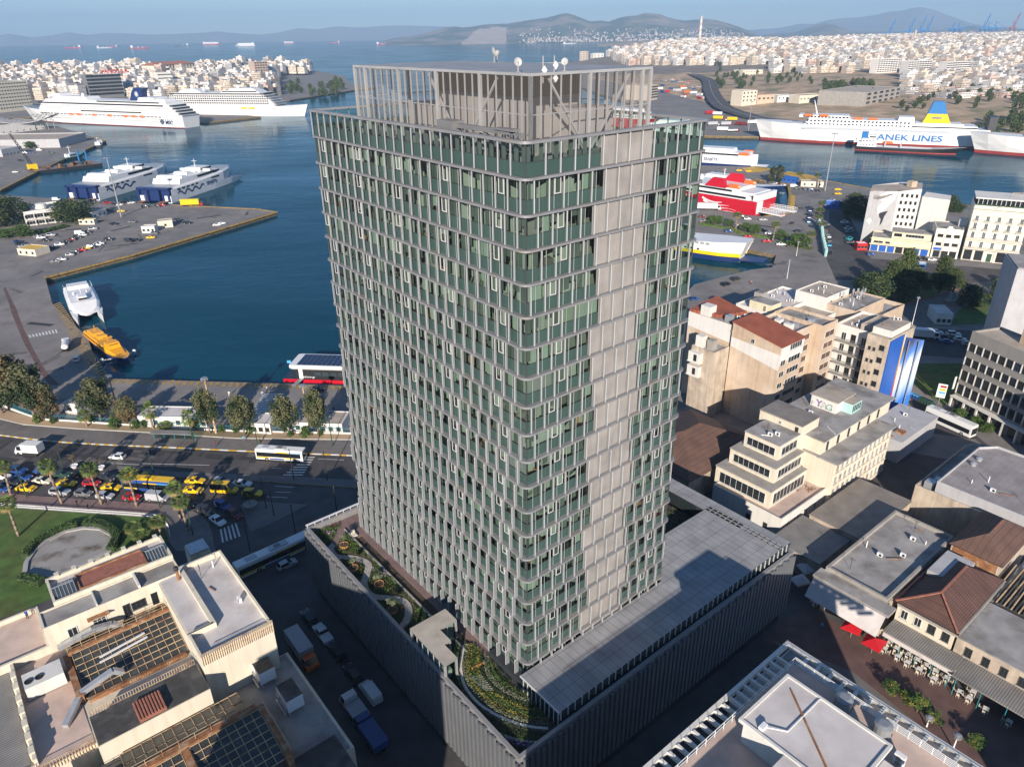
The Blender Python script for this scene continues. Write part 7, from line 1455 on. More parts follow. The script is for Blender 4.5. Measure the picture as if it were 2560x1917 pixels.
for a in(('f',740,465,20,'cream','cream','person in pale clothes walking alone across the sunny quay',0),('f',1165,465,60,'white','lightblue','person in a white shirt and jeans on the quay',0),('f',1225,400,60,'white','dark','person in white beyond the one in jeans on the quay',2),('f',565,1120,90,'red','blue','person in a pink red top on the sidewalk by the road',0),('f',930,1050,10,'lightblue','grey','person standing at the planter below the forked tree',1),('f',1140,1060,-40,'yellow','black','person in a yellow vest beside the green post',1),('f',2085,670,0,'black','black','person in black walking on the shaded quay near the tower',2),('g',1000,690,80,'black','black','person in black on the pink sidewalk by the signpost',0),('g',1380,690,80,'black','dark','person in black under the second sidewalk palm',2),('g',1140,745,80,'black','black','person in black at the picket fence',0),('I',905,760,40,'lightblue','grey','person in light blue left of the red parasol',0),('G',180,690,0,'blue','dark','person in blue working on the pink roof terrace',1),('e',1180,1400,60,'dark','black','left of two dark figures on the striped quay',1),('e',1245,1380,60,'dark','black','right of two dark figures on the striped quay',1),('a',915,1500,0,'orange','dark','person in an orange vest on the near port quay',1)):person(*a)
for o in list(COL.objects):
 if o.get('category')=='person' and o['label'].endswith('roof terrace'):p=at('G',180,690,17.6);o.location=(p.x,p.y,17.52)
# ================================================================ ships; each is built bow along +x, waterline at z = 0, then set afloat
for n_,c_ in(('ship_white',(.74,.74,.73)),('boot_red',(.30,.045,.035)),('navy',(.012,.03,.12)),('ship_red',(.50,.008,.025)),('ship_yellow',(.78,.52,.01)),('hull_black',(.02,.021,.024)),('lifeboat',(.78,.16,.03)),('anek_blue',(.02,.16,.42)),('deck_green',(.08,.22,.24)),('deck_grey',(.30,.32,.34)),('hydro_orange',(.80,.36,.01)),('hydro_deck',(.62,.30,.03)),('ship_grey',(.42,.45,.48)),('old_rust',(.22,.12,.06))):
 mat(n_,c_,.38,var=.04,sc=.3,streak=.06 if 'white' in n_ else 0)
mat('solar',(.012,.022,.06),.12,var=.1);mat('ship_glass',(.012,.014,.018),.1,var=.05)
def hull(b,L,W,F,st,boot=.9,m=(0,1,2)):
 """st: rows of (fraction along, half-beam factor at the water, at the deck, deck overhang, extra height)"""
 R_s=[]
 for f,a,c,ov,up in st:
  x=f*L;w0,w1=W/2*a,W/2*c;mid=(w0+w1)/2;z=F+up
  R_s.append([V((x,-w0*.9,-2)),V((x,w0*.9,-2)),V((x+ov*.05,w0,boot)),V((x+ov*.45,mid,z*.5)),V((x+ov,w1,z)),V((x+ov,-w1,z)),V((x+ov*.45,-mid,z*.5)),V((x+ov*.05,-w0,boot))])
 b.loft(R_s,m[0],True,lambda k,i:m[1]if i in(0,1,7)else m[2]if i==4 else m[0])
STD=[(0,.86,.96,0,0),(.08,.95,1,0,0),(.5,1,1,0,0),(.72,.94,1,0,.3),(.86,.62,.92,1,1),(.94,.30,.66,3,1.8),(1,.03,.12,7,2.6)]
def win_rows(b,x0,x1,zs,y,st,w_,h,m=0,sides=(-1,1)):
 for z in zs:
  x=x0
  while x<x1:
   for s in sides:ya,yb=sorted((s*y,s*(y+.05)));b.box(x,x+w_,ya,yb,z,z+h,m)
   x+=st
def band(b,x0,x1,y,z0,z1,m=0,t=.06):
 for s in(-1,1):ya,yb=sorted((s*y,s*(y+t)));b.box(x0,x1,ya,yb,z0,z1,m)
def deckhouse(b,x0,x1,y,z0,z1,cut0=0,cut1=0,m=0,mt=None):
 p=[V((x0,-y,z0)),V((x1,-y,z0)),V((x1,y,z0)),V((x0,y,z0)),V((x0+cut0,-y*.96,z1)),V((x1-cut1,-y*.96,z1)),V((x1-cut1,y*.96,z1)),V((x0+cut0,y*.96,z1))];b.hexa(p,m,mt)
def ship(name,label,cat,loc,yaw,group=None):return thing(name,label,cat),(loc,yaw)
def afloat(r,q):r.location=(*q[0],WZ);r.rotation_euler=(0,0,q[1])
def mast_(b,x,y,z0,z1,r=.25):b.tube((x,y,z0),(x,y,z1),r,r*.5,6);b.box(x-.1,x+.1,y-2,y+2,z0+(z1-z0)*.7,z0+(z1-z0)*.7+.2)
def side_text(r,s,size,x,y,z,side,m,sx=1.,nm='lettering'):
 """side -1: starboard as seen from outside (reads towards +x), +1: port side (reads towards -x)"""
 return text(s,size,(x,y*side,z),V((1,0,0))if side<0 else V((-1,0,0)),(0,0,1),m,r,nm,.03,.02*size,sx=sx)
def boats(r,xs,y,z,sides,label=None):
 for s in sides:
  for x in xs:b=MB();b.loft([[V((x+dx,s*(y+.3+w_*cos(a)),z+.9+w_*sin(a)))for a in[2*pi*i/8 for i in range(8)]]for dx,w_ in((-4.2,.3),(-3,1.2),(3,1.2),(4.2,.3))]);b.build('lifeboat','lifeboat',r)
d=V((-.919,.393));r,q=ship('cruise_ship','white cruise ship with a dark blue funnel and terraced stern, moored at the left','cruise ship',(-369.5,891.5),atan2(d.y,d.x));L=268
b=MB();hull(b,L,29,14,[(0,.8,.92,-1,0),(.04,.95,1,0,0),(.5,1,1,0,0),(.74,.95,1,0,.5),(.88,.6,.95,1,1.5),(.95,.28,.75,4,2.5),(1,.03,.15,12,4)]);b.build('hull',['ship_white','boot_red','deck_grey'],r)
b=MB()
for i,(x0,x1,z)in enumerate(((4,236,14),(8,234,16.8),(12,231,19.6),(16,228,22.4),(20,222,25.2))):deckhouse(b,x0,x1,14.3 if i<3 else 13.6,z,z+2.8,0,3)
deckhouse(b,40,66,11,28,32,1,2);deckhouse(b,150,212,10,28,31,3,6);deckhouse(b,196,216,9,31,34,2,5);deckhouse(b,26,40,8,28,30.5,1,1)
for i in range(5):b.box(-2+3.4*i,6+3.4*i,-13.6,13.6,13.6+2.8*i,13.9+2.8*i)
b.build('superstructure','ship_white',r);b=MB()
win_rows(b,14,250,(6.2,8.6,17.6,20.4),14.45,3.1,1.1,.9);band(b,24,232,14.36,23.2,24.6);band(b,30,130,13.7,26.2,27.6);band(b,60,160,14.45,15,16.3);win_rows(b,30,230,(11,),14.5,6,4.4,1.0)
for i in range(4):b.box(3.9+4*i,4+4*i,-12,12,14.6+2.8*i,16.2+2.8*i)
b.build('windows','ship_glass',r);boats(r,[60+13*k for k in(0,1,2,4,6,8,9)],14.6,10.6,(1,-1))
b=MB();b.loft([[V((x,y,z))for x,y in((x0,-4),(x1,-4),(x1,4),(x0,4))]for z,x0,x1 in((28,66,86),(38,64,80),(42,60,76))]);b.build('funnel','navy',r)
b=MB();mast_(b,205,0,34,44);b.lathe((160,6,31),[(1.5,0),(2.2,2),(1,4)],10);b.lathe((228,0,28),[(1.5,0),(2.2,2),(1,4)],10);b.build('mast','ship_white',r)
b=MB();c_=V((30,14.56,6.5))
for i in range(16):a=2*pi*i/16;e=V((cos(a),0,sin(a)));b.beam(c_+e*1.6,c_+e*(3.2 if i%2 else 2.7),.5,.12,up=V((0,1,0)))
for rr_ in(2.2,1.2):
 for i in range(16):a=2*pi*i/16;a2=2*pi*(i+1)/16;b.beam(c_+V((cos(a),0,sin(a)))*rr_,c_+V((cos(a2),0,sin(a2)))*rr_,.4,.12,up=V((0,1,0)))
b.build('compass_emblem','navy',r);side_text(r,'MSC',6,25,14.62,4,1,'navy');o_=MB();c_=V((73,4.2,35))
for i in range(12):a=2*pi*i/12;o_.beam(c_,c_+V((cos(a),0,sin(a)))*3.2,.45,.1,up=V((0,1,0)))
o_.build('funnel_emblem','ship_white',r);afloat(r,q)
d=V((.975,-.222));r,q=ship('cruise_ship','white cruise ship with balcony rows, bow pointing right, behind the first','cruise ship',(-462,1050),atan2(d.y,d.x));L=200
b=MB();hull(b,L,27,12,STD);b.build('hull',['ship_white','ship_white','deck_grey'],r);b=MB()
for i,(x0,x1,z)in enumerate(((4,168,12),(8,166,14.8),(10,163,17.6),(12,160,20.4),(14,156,23.2),(20,150,26))):deckhouse(b,x0,x1,13.2,z,z+2.6,0,3);b.box(x0,x1+2,-13.5,13.5,z+2.6,z+2.8)
deckhouse(b,90,146,11,28.8,31.6,2,6);deckhouse(b,100,140,8,31.6,34,2,6);deckhouse(b,26,60,10,28.8,33,8,8);b.build('superstructure','ship_white',r);b=MB()
win_rows(b,12,156,(15.3,18.1,20.9,23.7),13.25,3.2,2.2,1.6);win_rows(b,12,168,(9,),13.4,3.2,1,.9);band(b,14,150,13.25,26.6,28);band(b,92,142,11.1,29.6,31);b.box(153,153.3,-11,11,26.8,28.2);b.build('windows','ship_glass',r)
for k in(0,1):b=MB();x=118+11*k;b.box(x,x+8,-14.4,-13.3,9.6,11.8);b.build('lifeboat','ship_yellow',r)
b=MB();mast_(b,128,0,34,46);b.lathe((38,5,33),[(1.5,0),(2.4,2.2),(1,4.4)],10);b.lathe((62,-5,31),[(1.5,0),(2.4,2.2),(1,4.4)],10);b.lathe((112,-4,34),[(1.5,0),(2.2,2),(1,4)],10);b.build('mast','ship_white',r);afloat(r,q)
def wavepiercer(label,loc,yaw,letter):
 r,q=ship('catamaran_ferry',label,'ferry',loc,yaw);L=84;b=MB()
 for s in(-1,1):
  t=MB();hull(t,L,4.6,4.5,[(0,1,1,0,0),(.6,1,1,0,0),(.85,.6,.7,1,-.5),(1,.04,.08,5,-2.4)],.3);t.xf(Matrix.Translation((0,s*9.7,0)));b.join(t)
 R_s=[[V((x,-y,z0)),V((x,y,z0)),V((x,y,z1-1.2)),V((x,y*.9,z1)),V((x,-y*.9,z1)),V((x,-y,z1-1.2))]for x,y,z0,z1 in((2,11.6,2.8,9),(40,11.9,2.8,9.6),(62,11.6,3,10.5),(74,9,3.6,11),(82,5,5,10.6),(86,1.2,7.2,9.2))]
 b.loft(R_s,0,True,lambda k,i:2 if i==3 else 0);b.build('hull',['ship_white','ship_white','deck_grey'],r)
 b=MB();deckhouse(b,14,62,10,9.2,12.2,1.5,4,0,0);deckhouse(b,44,58,6,12.2,14.6,1,2.5,0,0);b.box(47,50,-11.5,11.5,12.2,13.6);deckhouse(b,18,24,9.4,12.2,13.6,1,1);deckhouse(b,30,36,5,12.2,14,1,1);b.build('superstructure','ship_white',r)
 b=MB();band(b,34,60,10.02,10.3,11.6);band(b,32,56,11.75,7.2,8.2);band(b,45,57,6.05,12.8,14);win_rows(b,8,30,(6.6,),11.8,5,3,1);b.box(56,57.6,-5.6,5.6,12.9,14);b.build('windows','ship_glass',r)
 b=MB();
 for y in(-11.5,-4,4,10):b.box(-.5,3,y,y+1.6,.6,9.2)
 b.box(-.5,3,-11.5,11.6,8.2,9.3);b.box(1.4,1.9,-11.4,11.4,1,8.2);b.build('stern_gate','navy',r);b=MB();b.box(-12,0,-9.6,-5.4,.9,1.3);b.box(-12,0,5.4,9.6,.9,1.3);b.build('ramp','rust',r)
 b=MB()
 for s in(-1,1):
  P=[V((8+.45*i,s*12.03,4.6+1.15*math.sin(i*.34)))for i in range(64)]
  for u,w2 in zip(P,P[1:]):b.beam(u,w2,.95,.08,up=V((0,1,0)))
  b.hexa([V((x,s*(y+dd),z))for dd in(0,.1)for x,y,z in((66,11,3.4),(78,7.4,5),(80,6.8,8.2),(76,8.6,6))])
 b.build('wave_stripe','navy',r)
 if letter:side_text(r,'SEAJETS',3.3,40,12.0,3.9,-1,'navy',1.05);side_text(r,'SEAJETS',3.3,56,12.0,3.9,1,'navy')
 b=MB();mast_(b,48,0,14.6,20);b.lathe((40,4,12.2),[(.6,0),(1,.8),(.4,1.8)],8);b.lathe((40,-4,12.2),[(.6,0),(1,.8),(.4,1.8)],8);b.build('mast','ship_white',r);afloat(r,q)
ya=atan2(76,16);wavepiercer('catamaran ferry with blue wave stripe and lettering, right one at the pier',(-226,466),ya,True);wavepiercer('catamaran ferry with blue wave stripe, left one at the pier, partly hidden',(-278,478),ya,False)
def ro_ship(name,label,cat,loc,yaw,L,W,F,mats,tiers,st=STD,boot=1.2,bands=(),rows=(),funnels=(),mast=None,extra=None):
 r,q=ship(name,label,cat,loc,yaw);b=MB();hull(b,L,W,F,st,boot);b.build('hull',mats,r);b=MB()
 for x0,x1,y,z0,z1,c0,c1 in tiers:deckhouse(b,x0,x1,y,z0,z1,c0,c1)
 if tiers:b.build('superstructure','ship_white',r)
 b=MB()
 for x0,x1,y,z0,z1 in bands:band(b,x0,x1,y,z0,z1)
 for x0,x1,zs,y,s_,w_,h in rows:win_rows(b,x0,x1,zs,y,s_,w_,h)
 if b.v:b.build('windows','ship_glass',r)
 if mast:b=MB();mast_(b,*mast);b.build('mast','ship_white',r)
 if extra:extra(r)
 afloat(r,q);return r
def ex_anek(r):
 b=MB();b.loft([[V((x,y,z))for x,y in((x0,-5),(x1,-4),(x1,4),(x0,5))]for z,x0,x1 in((19,30,52),(27,34,49),)]);b.build('funnel','ship_yellow',r);b=MB();b.loft([[V((x,y,z))for x,y in((x0,-4.2),(x1,-4),(x1,4),(x0,4.2))]for z,x0,x1 in((27,34,49),(37,38,46))]);b.build('funnel_cap','anek_blue',r)
 side_text(r,'ANEK LINES',6.9,86,13.2,5.2,1,'anek_blue',1.4);text('ANEK',2.6,(45.5,5.05,23),(-1,0,0),(0,0,1),'anek_blue',r,'lettering',.03,.03,sx=1.2)
 boats(r,(133,146),10.5,23,(1,));boats(r,(92,104),10.5,21,(1,));b=MB();band(b,30,150,13.05,12.2,14);b.build('grey_band','ship_grey',r);b=MB();b.box(-4,2,-9,9,8,26);b.build('stern_ramp','dark_metal',r)
 b=MB();b.tube((139,0,24),(143,0,36),.7,.3);b.box(150,154,-9,9,22,24);b.build('foremast','ship_white',r)
d=V((-.92,.392));ro_ship('car_ferry','long white ferry with blue lettering and a blue and yellow funnel','ferry',(413,652),atan2(d.y,d.x),186,26,15.5,['ship_white','boot_red','ship_white'],[(10,150,13,15.5,18,0,4),(60,148,12,18,21,2,4),(110,146,11,21,24,2,3),(58,72,8,18,24,1,1),(20,58,10,18,19.5,1,1)],bands=((10,60,13.02,16.3,17.3),),rows=((62,146,(16.4,19.2),13.05,3.2,1.5,1.1),(112,144,(22,),11.05,3,2,1.2)),extra=ex_anek,boot=2.2)
d=V((.88,-.475));
def ex_tank(r):
 b=MB();b.box(16,58,-1,1,3,4.4);b.box(22,23,-4,4,3,8);b.box(34,35,-4,4,3,7)
 for k in range(5):b.path([V((20,-3+1.4*k,3.5)),V((60,-3+1.4*k,3.5))],.25)
 b.build('deck_pipes','ship_grey',r);b=MB();b.box(3,8,-2,2,9,15);b.build('funnel','anek_blue',r);boats(r,(24,),1.0,6,(-1,))
ro_ship('tanker','small black bunkering tanker with a white bridge lying before the long ferry','tanker',(302,653),atan2(d.y,d.x),76,12,3.4,['hull_black','boot_red','deck_grey'],[(1,16,5.4,3.4,7,0,1),(4,15,4.6,7,10,0,1),(9,15,4.2,10,12.5,0,.6)],boot=1.0,bands=((9.5,14.4,4.22,10.8,11.8),),rows=((3,14,(4.6,7.8),5.45,2.4,.8,.8),),mast=(11,0,12.5,20),extra=ex_tank)
d=V((-.87,.49));ro_ship('car_ferry','white ferry bow with a red waterline cut by the right picture edge','ferry',(522,555),atan2(d.y,d.x),150,24,14,['ship_white','boot_red','ship_white'],[(10,118,11,14,20,0,5),(40,112,9,20,25,2,4)],boot=2.4,rows=((20,110,(15.5,17.8),11.05,3,1.3,1),),mast=(108,0,25,34))
def ex_wy(r):
 b=MB();
 for s in(-1,1):
  P=[V((x,s*y,3.3))for x,y in((0,7.72),(40.8,8.1),(52,7.5),(58.6,7.05),(64,5.6),(68.8,4.0))]
  for u,w2 in zip(P,P[1:]):b.beam(u,w2,.3,1.5)
 b.build('yellow_stripe','ship_yellow',r);b=MB()
 for y in(-6,4):b.box(31,35,y,y+2,7.6,15)
 b.build('funnel','navy',r);text('K',2.4,(32,-6.1,12),(1,0,0),(0,0,1),'ship_yellow',r,'lettering',.02,.06);b=MB();b.add([V((66,-5,1.4)),V((66,5,1.4)),V((79,3.4,2.2)),V((79,-3.4,2.2)),V((66,-5,.9)),V((66,5,.9)),V((79,3.4,1.9)),V((79,-3.4,1.9))],[(0,1,2,3),(7,6,5,4),(0,3,7,4),(1,5,6,2),(3,2,6,7)]);b.build('bow_ramp','navy',r)
 b=MB();win_rows(b,30,56,(7.2,),7.9,2.6,1.8,.9,sides=(-1,));b.build('bulwark_opening','deck_grey',r);b=MB();b.box(30,62,-6,6,7.65,7.75);b.build('car_deck','rust',r);side_text(r,'LEVANTE FERRIES',2.3,4,8.0,4.6,-1,'navy')
d=V((.80,-.6));ro_ship('car_ferry','open decked white ferry with a yellow stripe and dark blue waterline','ferry',(51,361),atan2(d.y,d.x),68,16,7.6,['ship_white','navy','ship_white'],[(2,30,7.8,7.6,11.5,0,1),(4,26,7,11.5,14.5,0,1),(36,40,7.9,7.6,11.5,0,0)],st=[(0,.9,1,0,0),(.6,1,1,0,0),(.85,.8,.95,0,1.2),(1,.4,.6,3,2.2)],boot=2.6,rows=((8,50,(4.4,),8.05,3.2,1,.7),),mast=(24,0,13,22),extra=ex_wy)
def ex_hs(r):
 b=MB();band(b,2,52,12.0,.8,8.2,0,.08);b.build('red_side','ship_red',r);b=MB();band(b,52,88,12.0,.8,8.2,0,.08);b.build('navy_side','navy',r)
 b=MB()
 for y in(-11,8.6):b.hexa([V((x,yy,z))for z,x0,x1 in((13.4,20,34),(18.4,22,29))for x,yy in((x0,y),(x1,y),(x1,y+2.4),(x0,y+2.4))])
 b.build('funnel','ship_red',r);text('4',4.2,(46.5,12.12,4.4),(-1,0,0),(0,0,1),'ship_white',r);text('Highspeed',1.7,(49,12.12,2.5),(-1,0,0),(0,0,1),'ship_white',r,'lettering',.02,.02);text('HELLENIC SEAWAYS',5.2,(106,12.12,3.4),(-1,0,0),(0,0,1),'ship_white',r,'lettering',.02,.05)
 b=MB()
 for k in range(4):
  P=[V((34-1.0*k-i*1.9,12.16,6.6-1.5*k-.9*math.sin(i*.5)-.22*i))for i in range(8+2*k)]
  for i,(u,w2)in enumerate(zip(P,P[1:])):b.beam(u,w2,max(.15,1.1-.12*i),.06,up=V((0,1,0)))
 b.build('dolphin_stripes','ship_white',r);b=MB();b.box(-.2,2,-11,11,8.2,12);b.box(-.2,1.2,3.2,9.5,1.2,8);b.build('stern_house','ship_white',r);b=MB()
 for y in(-8.6,5.2):b.hexa([V((x,yy,z))for dz in(0,.5)for x,yy,z in((1,y,2.6+dz),(1,y+3.4,2.6+dz),(-15,y+3.4,2.1+dz),(-15,y,2.1+dz))])
 for y in(-8.7,-5.2,5.1,8.6):
  for k in range(15):b.box(-15+k,-14.88+k,y,y+.1,2.5,4.4)
  b.box(-15,0,y,y+.1,4.4,4.6)
 b.build('gangway','ship_white',r);b=MB();b.box(-12,1,-4.6,4.6,2.0,2.4);b.build('car_ramp','deck_grey',r);boats(r,(16,),8,13.6,(1,-1))
d=V((-.68,.733));ro_ship('catamaran_ferry','red and dark blue high speed ferry with white dolphin stripes and open stern gangways','ferry',(145.5,413),atan2(d.y,d.x),92,24,8.6,['ship_red','ship_red','ship_white'],[(4,84,11.9,8.6,11,2,4),(12,76,10.5,11,13.6,2,6),(46,62,7,13.6,16,1,3),(2,20,9.6,11,12.2,1,1)],boot=.8,bands=((6,80,11.92,9.2,10.4),(16,70,10.52,11.7,12.8),(47,60,7.02,14.3,15.4)),mast=(50,0,16,23),extra=ex_hs)
d=V((.72,-.69));ro_ship('catamaran_ferry','smaller white, red and dark blue fast ferry bow beyond the red ship','ferry',(128,503),atan2(d.y,d.x),56,11,4.2,['navy','ship_red','ship_white'],[(2,42,5,4.2,7,1,6),(8,32,4,7,9,1,4)],boot=.5,bands=((4,36,5.02,5,6.2),),mast=(20,0,9,13))
def ex_sj(r):side_text(r,'SEAJETS',2.8,36,8.1,4.6,1,'navy',1.1);b=MB();b.hexa([V((x,y,z))for dz in(0,.4)for x,y,z in((0,-4,1.8+dz),(0,4,1.8+dz),(-11,4,2+dz),(-11,-4,2+dz))]);b.box(-2,1.5,4.6,6.4,2,9);b.box(-2,1.5,-6.4,-4.6,2,9);b.build('stern_ramp','ship_white',r);boats(r,(6,),7,9.6,(1,-1))
d=V((-.87,.49));ro_ship('car_ferry','white ferry with a dark blue lower hull and stern ramp beside the tower','ferry',(186,567),atan2(d.y,d.x),78,16,8,['ship_white','navy','ship_white'],[(2,66,7.6,8,11,1,4),(14,60,6.6,11,13.5,1,4)],boot=2.6,bands=((10,60,7.62,9,10.2),),mast=(44,0,13.5,21),extra=ex_sj)
for loc,yw,L,lb,ml in(((150,800),2.4,120,'white ferry with a red band glimpsed right behind the tower roof','ship_red'),((175,690),2.5,60,'white ferry stern visible above the tower parapet at right','ship_white')):ro_ship('car_ferry',lb,'ferry',loc,yw,L,20,12,[ml,'boot_red','ship_white'],[(6,L*.85,9.6,12,18,1,4),(14,L*.7,8,18,21,1,4)],rows=((10,L*.8,(13.4,16),9.65,3,1.4,1),))
pb=(at('D',520,455,WZ)+at('D',660,430,WZ))/2;ps=(at('D',430,250,WZ)+at('D',590,240,WZ))/2;d=(pb-ps).normalized();L=(pb-ps).length
r,q=ship('catamaran','white passenger catamaran with dark blue bow windows moored at the striped quay','catamaran',(ps.x,ps.y),atan2(d.y,d.x));b=MB()
for s in(-1,1):t=MB();hull(t,L,2.6,2.2,[(0,1,1,0,0),(.55,1,1,0,.3),(.8,.7,.85,0,.6),(1,.03,.06,.6,.9)],.3);t.xf(Matrix.Translation((0,s*4.1,0)));b.join(t)
b.loft([[V((x,-y,z0)),V((x,y,z0)),V((x,y,z1-.7)),V((x,y*.82,z1)),V((x,-y*.82,z1)),V((x,-y,z1-.7))]for x,y,z0,z1 in((1,5.2,1.2,4.2),(L*.5,5.3,1.2,5.4),(L*.68,5.2,1.3,5.2),(L*.78,4.4,1.8,3.9),(L*.84,2.4,2.2,3.0),(L*.87,.5,2.3,2.6))],0);b.build('hull',['ship_white','ship_white','ship_white'],r);b=MB()
for s in(-1,1):b.hexa([V((x,s*y,z))for dz in(0,.12)for x,y,z in((L*.685,5.3,2.6+dz),(L*.79,4.5,2.2+dz),(L*.835,2.0,2.7+dz),(L*.735,4.4,4.0+dz))])
b.build('bow_window','navy',r);b=MB();b.loft([[V((x,y,z))for y,z in((-1.8,5),(1.8,5),(1.4,6.6),(-1.4,6.6))]for x in(L*.5,L*.64)]);mast_(b,L*.5,0,6,9.5,.15);b.lathe((L*.42,2.4,5.2),[(.3,0),(.55,.5),(.2,1.1)],8);b.lathe((L*.42,-2.4,5.2),[(.3,0),(.55,.5),(.2,1.1)],8);deckhouse(b,2,9,3.8,4.3,5.8,1,1);rail(b,V((1,-4.9,4.2)),V((9,-4.9,4.9)),8,1);rail(b,V((1,4.9,4.2)),V((9,4.9,4.9)),8,1);b.build('wheelhouse','ship_white',r);b=MB();b.box(L*.635,L*.645,-1.6,1.6,5.4,6.1);b.build('windows','ship_glass',r);afloat(r,q)
pb=at('D',815,695,WZ);ps=at('D',590,520,WZ);d=(pb-ps).normalized();L=(pb-ps).length
r,q=ship('hydrofoil','orange yellow hydrofoil boat with dark blue hull beside the striped quay','hydrofoil',(ps.x,ps.y),atan2(d.y,d.x));b=MB();hull(b,L,6,1.9,[(0,.8,.9,0,0),(.3,1,1,0,0),(.75,.9,1,0,.2),(.92,.4,.75,.5,.5),(1,.03,.2,1.2,.8)],.2,(0,0,1));b.build('hull',['navy','hydro_orange'],r);b=MB()
b.loft([[V((x,-y,1.9)),V((x,y,1.9)),V((x,y*.8,z)),V((x,-y*.8,z))]for x,y,z in((.8,2.6,3.2),(L*.6,2.8,3.3),(L*.72,2.7,3.1),(L*.9,1.8,2.4))],0,True,lambda k,i:1 if i==2 and k==0 else 0);deckhouse(b,L*.62,L*.76,1.9,3.1,4.7,.5,1.3);deckhouse(b,L*.1,L*.3,1.7,3.2,4.2,.4,.4);deckhouse(b,L*.33,L*.42,1.4,3.2,4.3,.3,.3);b.build('superstructure',['hydro_orange','hydro_deck'],r);b=MB();b.hexa([V((x,y,z))for x in(0,.1)for y,z in((-1.6,0),(1.6,0),(1.6,0),(-1.6,0))])if False else b.box(L*.715,L*.735,-1.5,1.5,3.6,4.35);win_rows(b,2,L*.6,(2.3,),2.68,1.6,.9,.5);b.build('windows','ship_glass',r);b=MB()
for s in(-1,1):b.beam(V((L*.8,s*2.4,.6)),V((L*.8,s*5.2,.9)),.5,.2);b.beam(V((L*.1,s*2.4,.6)),V((L*.1,s*4.8,.9)),.5,.2);b.lathe((L*.8,s*5.0,.5),[(.5,0),(.6,.8),(.3,1.1)],8)
b.build('foil_strut','ship_white',r);b=MB();b.tube((L*.2,0,3.2),(L*.2,0,6.2),.1);b.tube((L*.58,0,3.2),(L*.58,0,6.4),.12);b.box(L*.56,L*.6,-1.4,1.4,5.2,5.35);b.build('mast','hydro_orange',r);afloat(r,q)
pa=at('D',1825,822,WZ);pz=at('D',2212,835,WZ);d=(pz-pa).normalized();n_=V((-d.y,d.x,0));L=34;c_=pa+n_*4.6
r,q=ship('excursion_boat','red and black boat with a white solar panel roof moored at the near quay','boat',(c_.x,c_.y),atan2(d.y,d.x));b=MB();hull(b,L,9,1.7,[(0,.95,1,0,0),(.7,1,1,0,0),(1,.3,.6,1,.4)],.3);b.build('hull',['ship_red','ship_white','hull_black'],r);b=MB();deckhouse(b,4,L-3,4.2,1.75,5.0,0,2);b.build('cabin','hull_black',r);b=MB();win_rows(b,10,L-5,(2.9,),4.25,2.4,2.0,1.2);b.build('windows','window_blue',r);b=MB();b.loft([[V((x,y*w_,z))for y,z in((-4.9,5.6),(-4.5,5.0),(4.5,5.0),(4.9,5.6),(4.4,6.2),(-4.4,6.2))]for x,w_ in((2.4,.9),(3.2,1),(L-3,1),(L-2,.9))]);b.box(5.2,6.4,-4.5,-4.2,1.7,5.2);b.build('roof','ship_white',r);b=MB()
for i in range(17):
 for k in range(6):b.box(4.6+1.5*i,6.0+1.5*i,-3.9+1.3*k,-2.7+1.3*k,6.22,6.3)
b.build('solar_panels','solar',r);text('thisishow.gr',1.0,(5.2,-4.36,2.2),(1,0,0),(0,0,1),'ship_white',r);b=MB();b.hexa([V((x,y,z))for dz in(0,.15)for x,y,z in((5.2,-4.4,1.9+dz),(6.6,-4.4,1.9+dz),(6.0,-9.4,1.9+dz),(4.6,-9.4,1.9+dz))]);b.build('gangway','grey_metal',r);b=MB();b.tube((1,2,1.7),(.2,2,5),.06);b.box(-.9,.3,1.98,2.02,3.9,4.8);b.build('flag','lightblue' if 'lightblue' in M else 'paint_lightblue',r);afloat(r,q)
r,q=ship('crane_barge','rusty barge with a yellow lattice crane by the left quay','barge',(-378,585),atan2(40,38));b=MB();b.box(0,52,-9,9,-1,2.2,0,1);b.build('hull',['hull_black','old_rust'],r);b=MB();b.box(2,8,2,8,2.2,6);b.build('crane_cab','ship_yellow',r);b=MB();A_,B_=V((5,5,5)),V((-2,12,29))
for dx,dy in((-1,-1),(1,-1),(1,1),(-1,1)):b.beam(A_+V((dx,dy,0)),B_+V((dx*.4,dy*.4,0)),.25,.25)
for k in range(10):p,s=A_+(B_-A_)*(k/10),A_+(B_-A_)*((k+1)/10);b.beam(p+V((-.9,-.9,0)),s+V((.9,.9,0)),.2,.2);b.beam(p+V((.9,-.9,0)),s+V((-.9,.9,0)),.2,.2)
b.build('jib','dark_metal',r);b=MB()
for k in range(16):b.obox((12+rnd.uniform(0,34),rnd.uniform(-7,7),2.2),rnd.uniform(1,4),rnd.uniform(1,3),rnd.uniform(.6,2.6),rnd.uniform(0,3),k%2)
b.tube((40,6,2),(40,6,13),.6,n=8,m=2);b.tube((46,6,2),(46,6,12),.6,n=8,m=2);b.build('deck_gear',['old_rust','dark_metal','anek_blue'],r);afloat(r,q)
ro_ship('tugboat','green and yellow tugboat moored at the left quay','tug',(-384,646),1.4,22,7,2.4,['green_shutter','hull_black','deck_green'],[(5,14,2.6,2.4,5,0,.5)],bands=((6,13,2.62,3.4,4.3),),mast=(9,0,5,12),boot=.4);ro_ship('pilot_boat','small dark pilot boat at the end of the left quay','boat',(-397,728),1.9,18,6,2,['hull_black','hull_black','ship_white'],[(4,11,2.2,2,4.6,0,.8)],mast=(8,0,4.6,9),boot=.3)
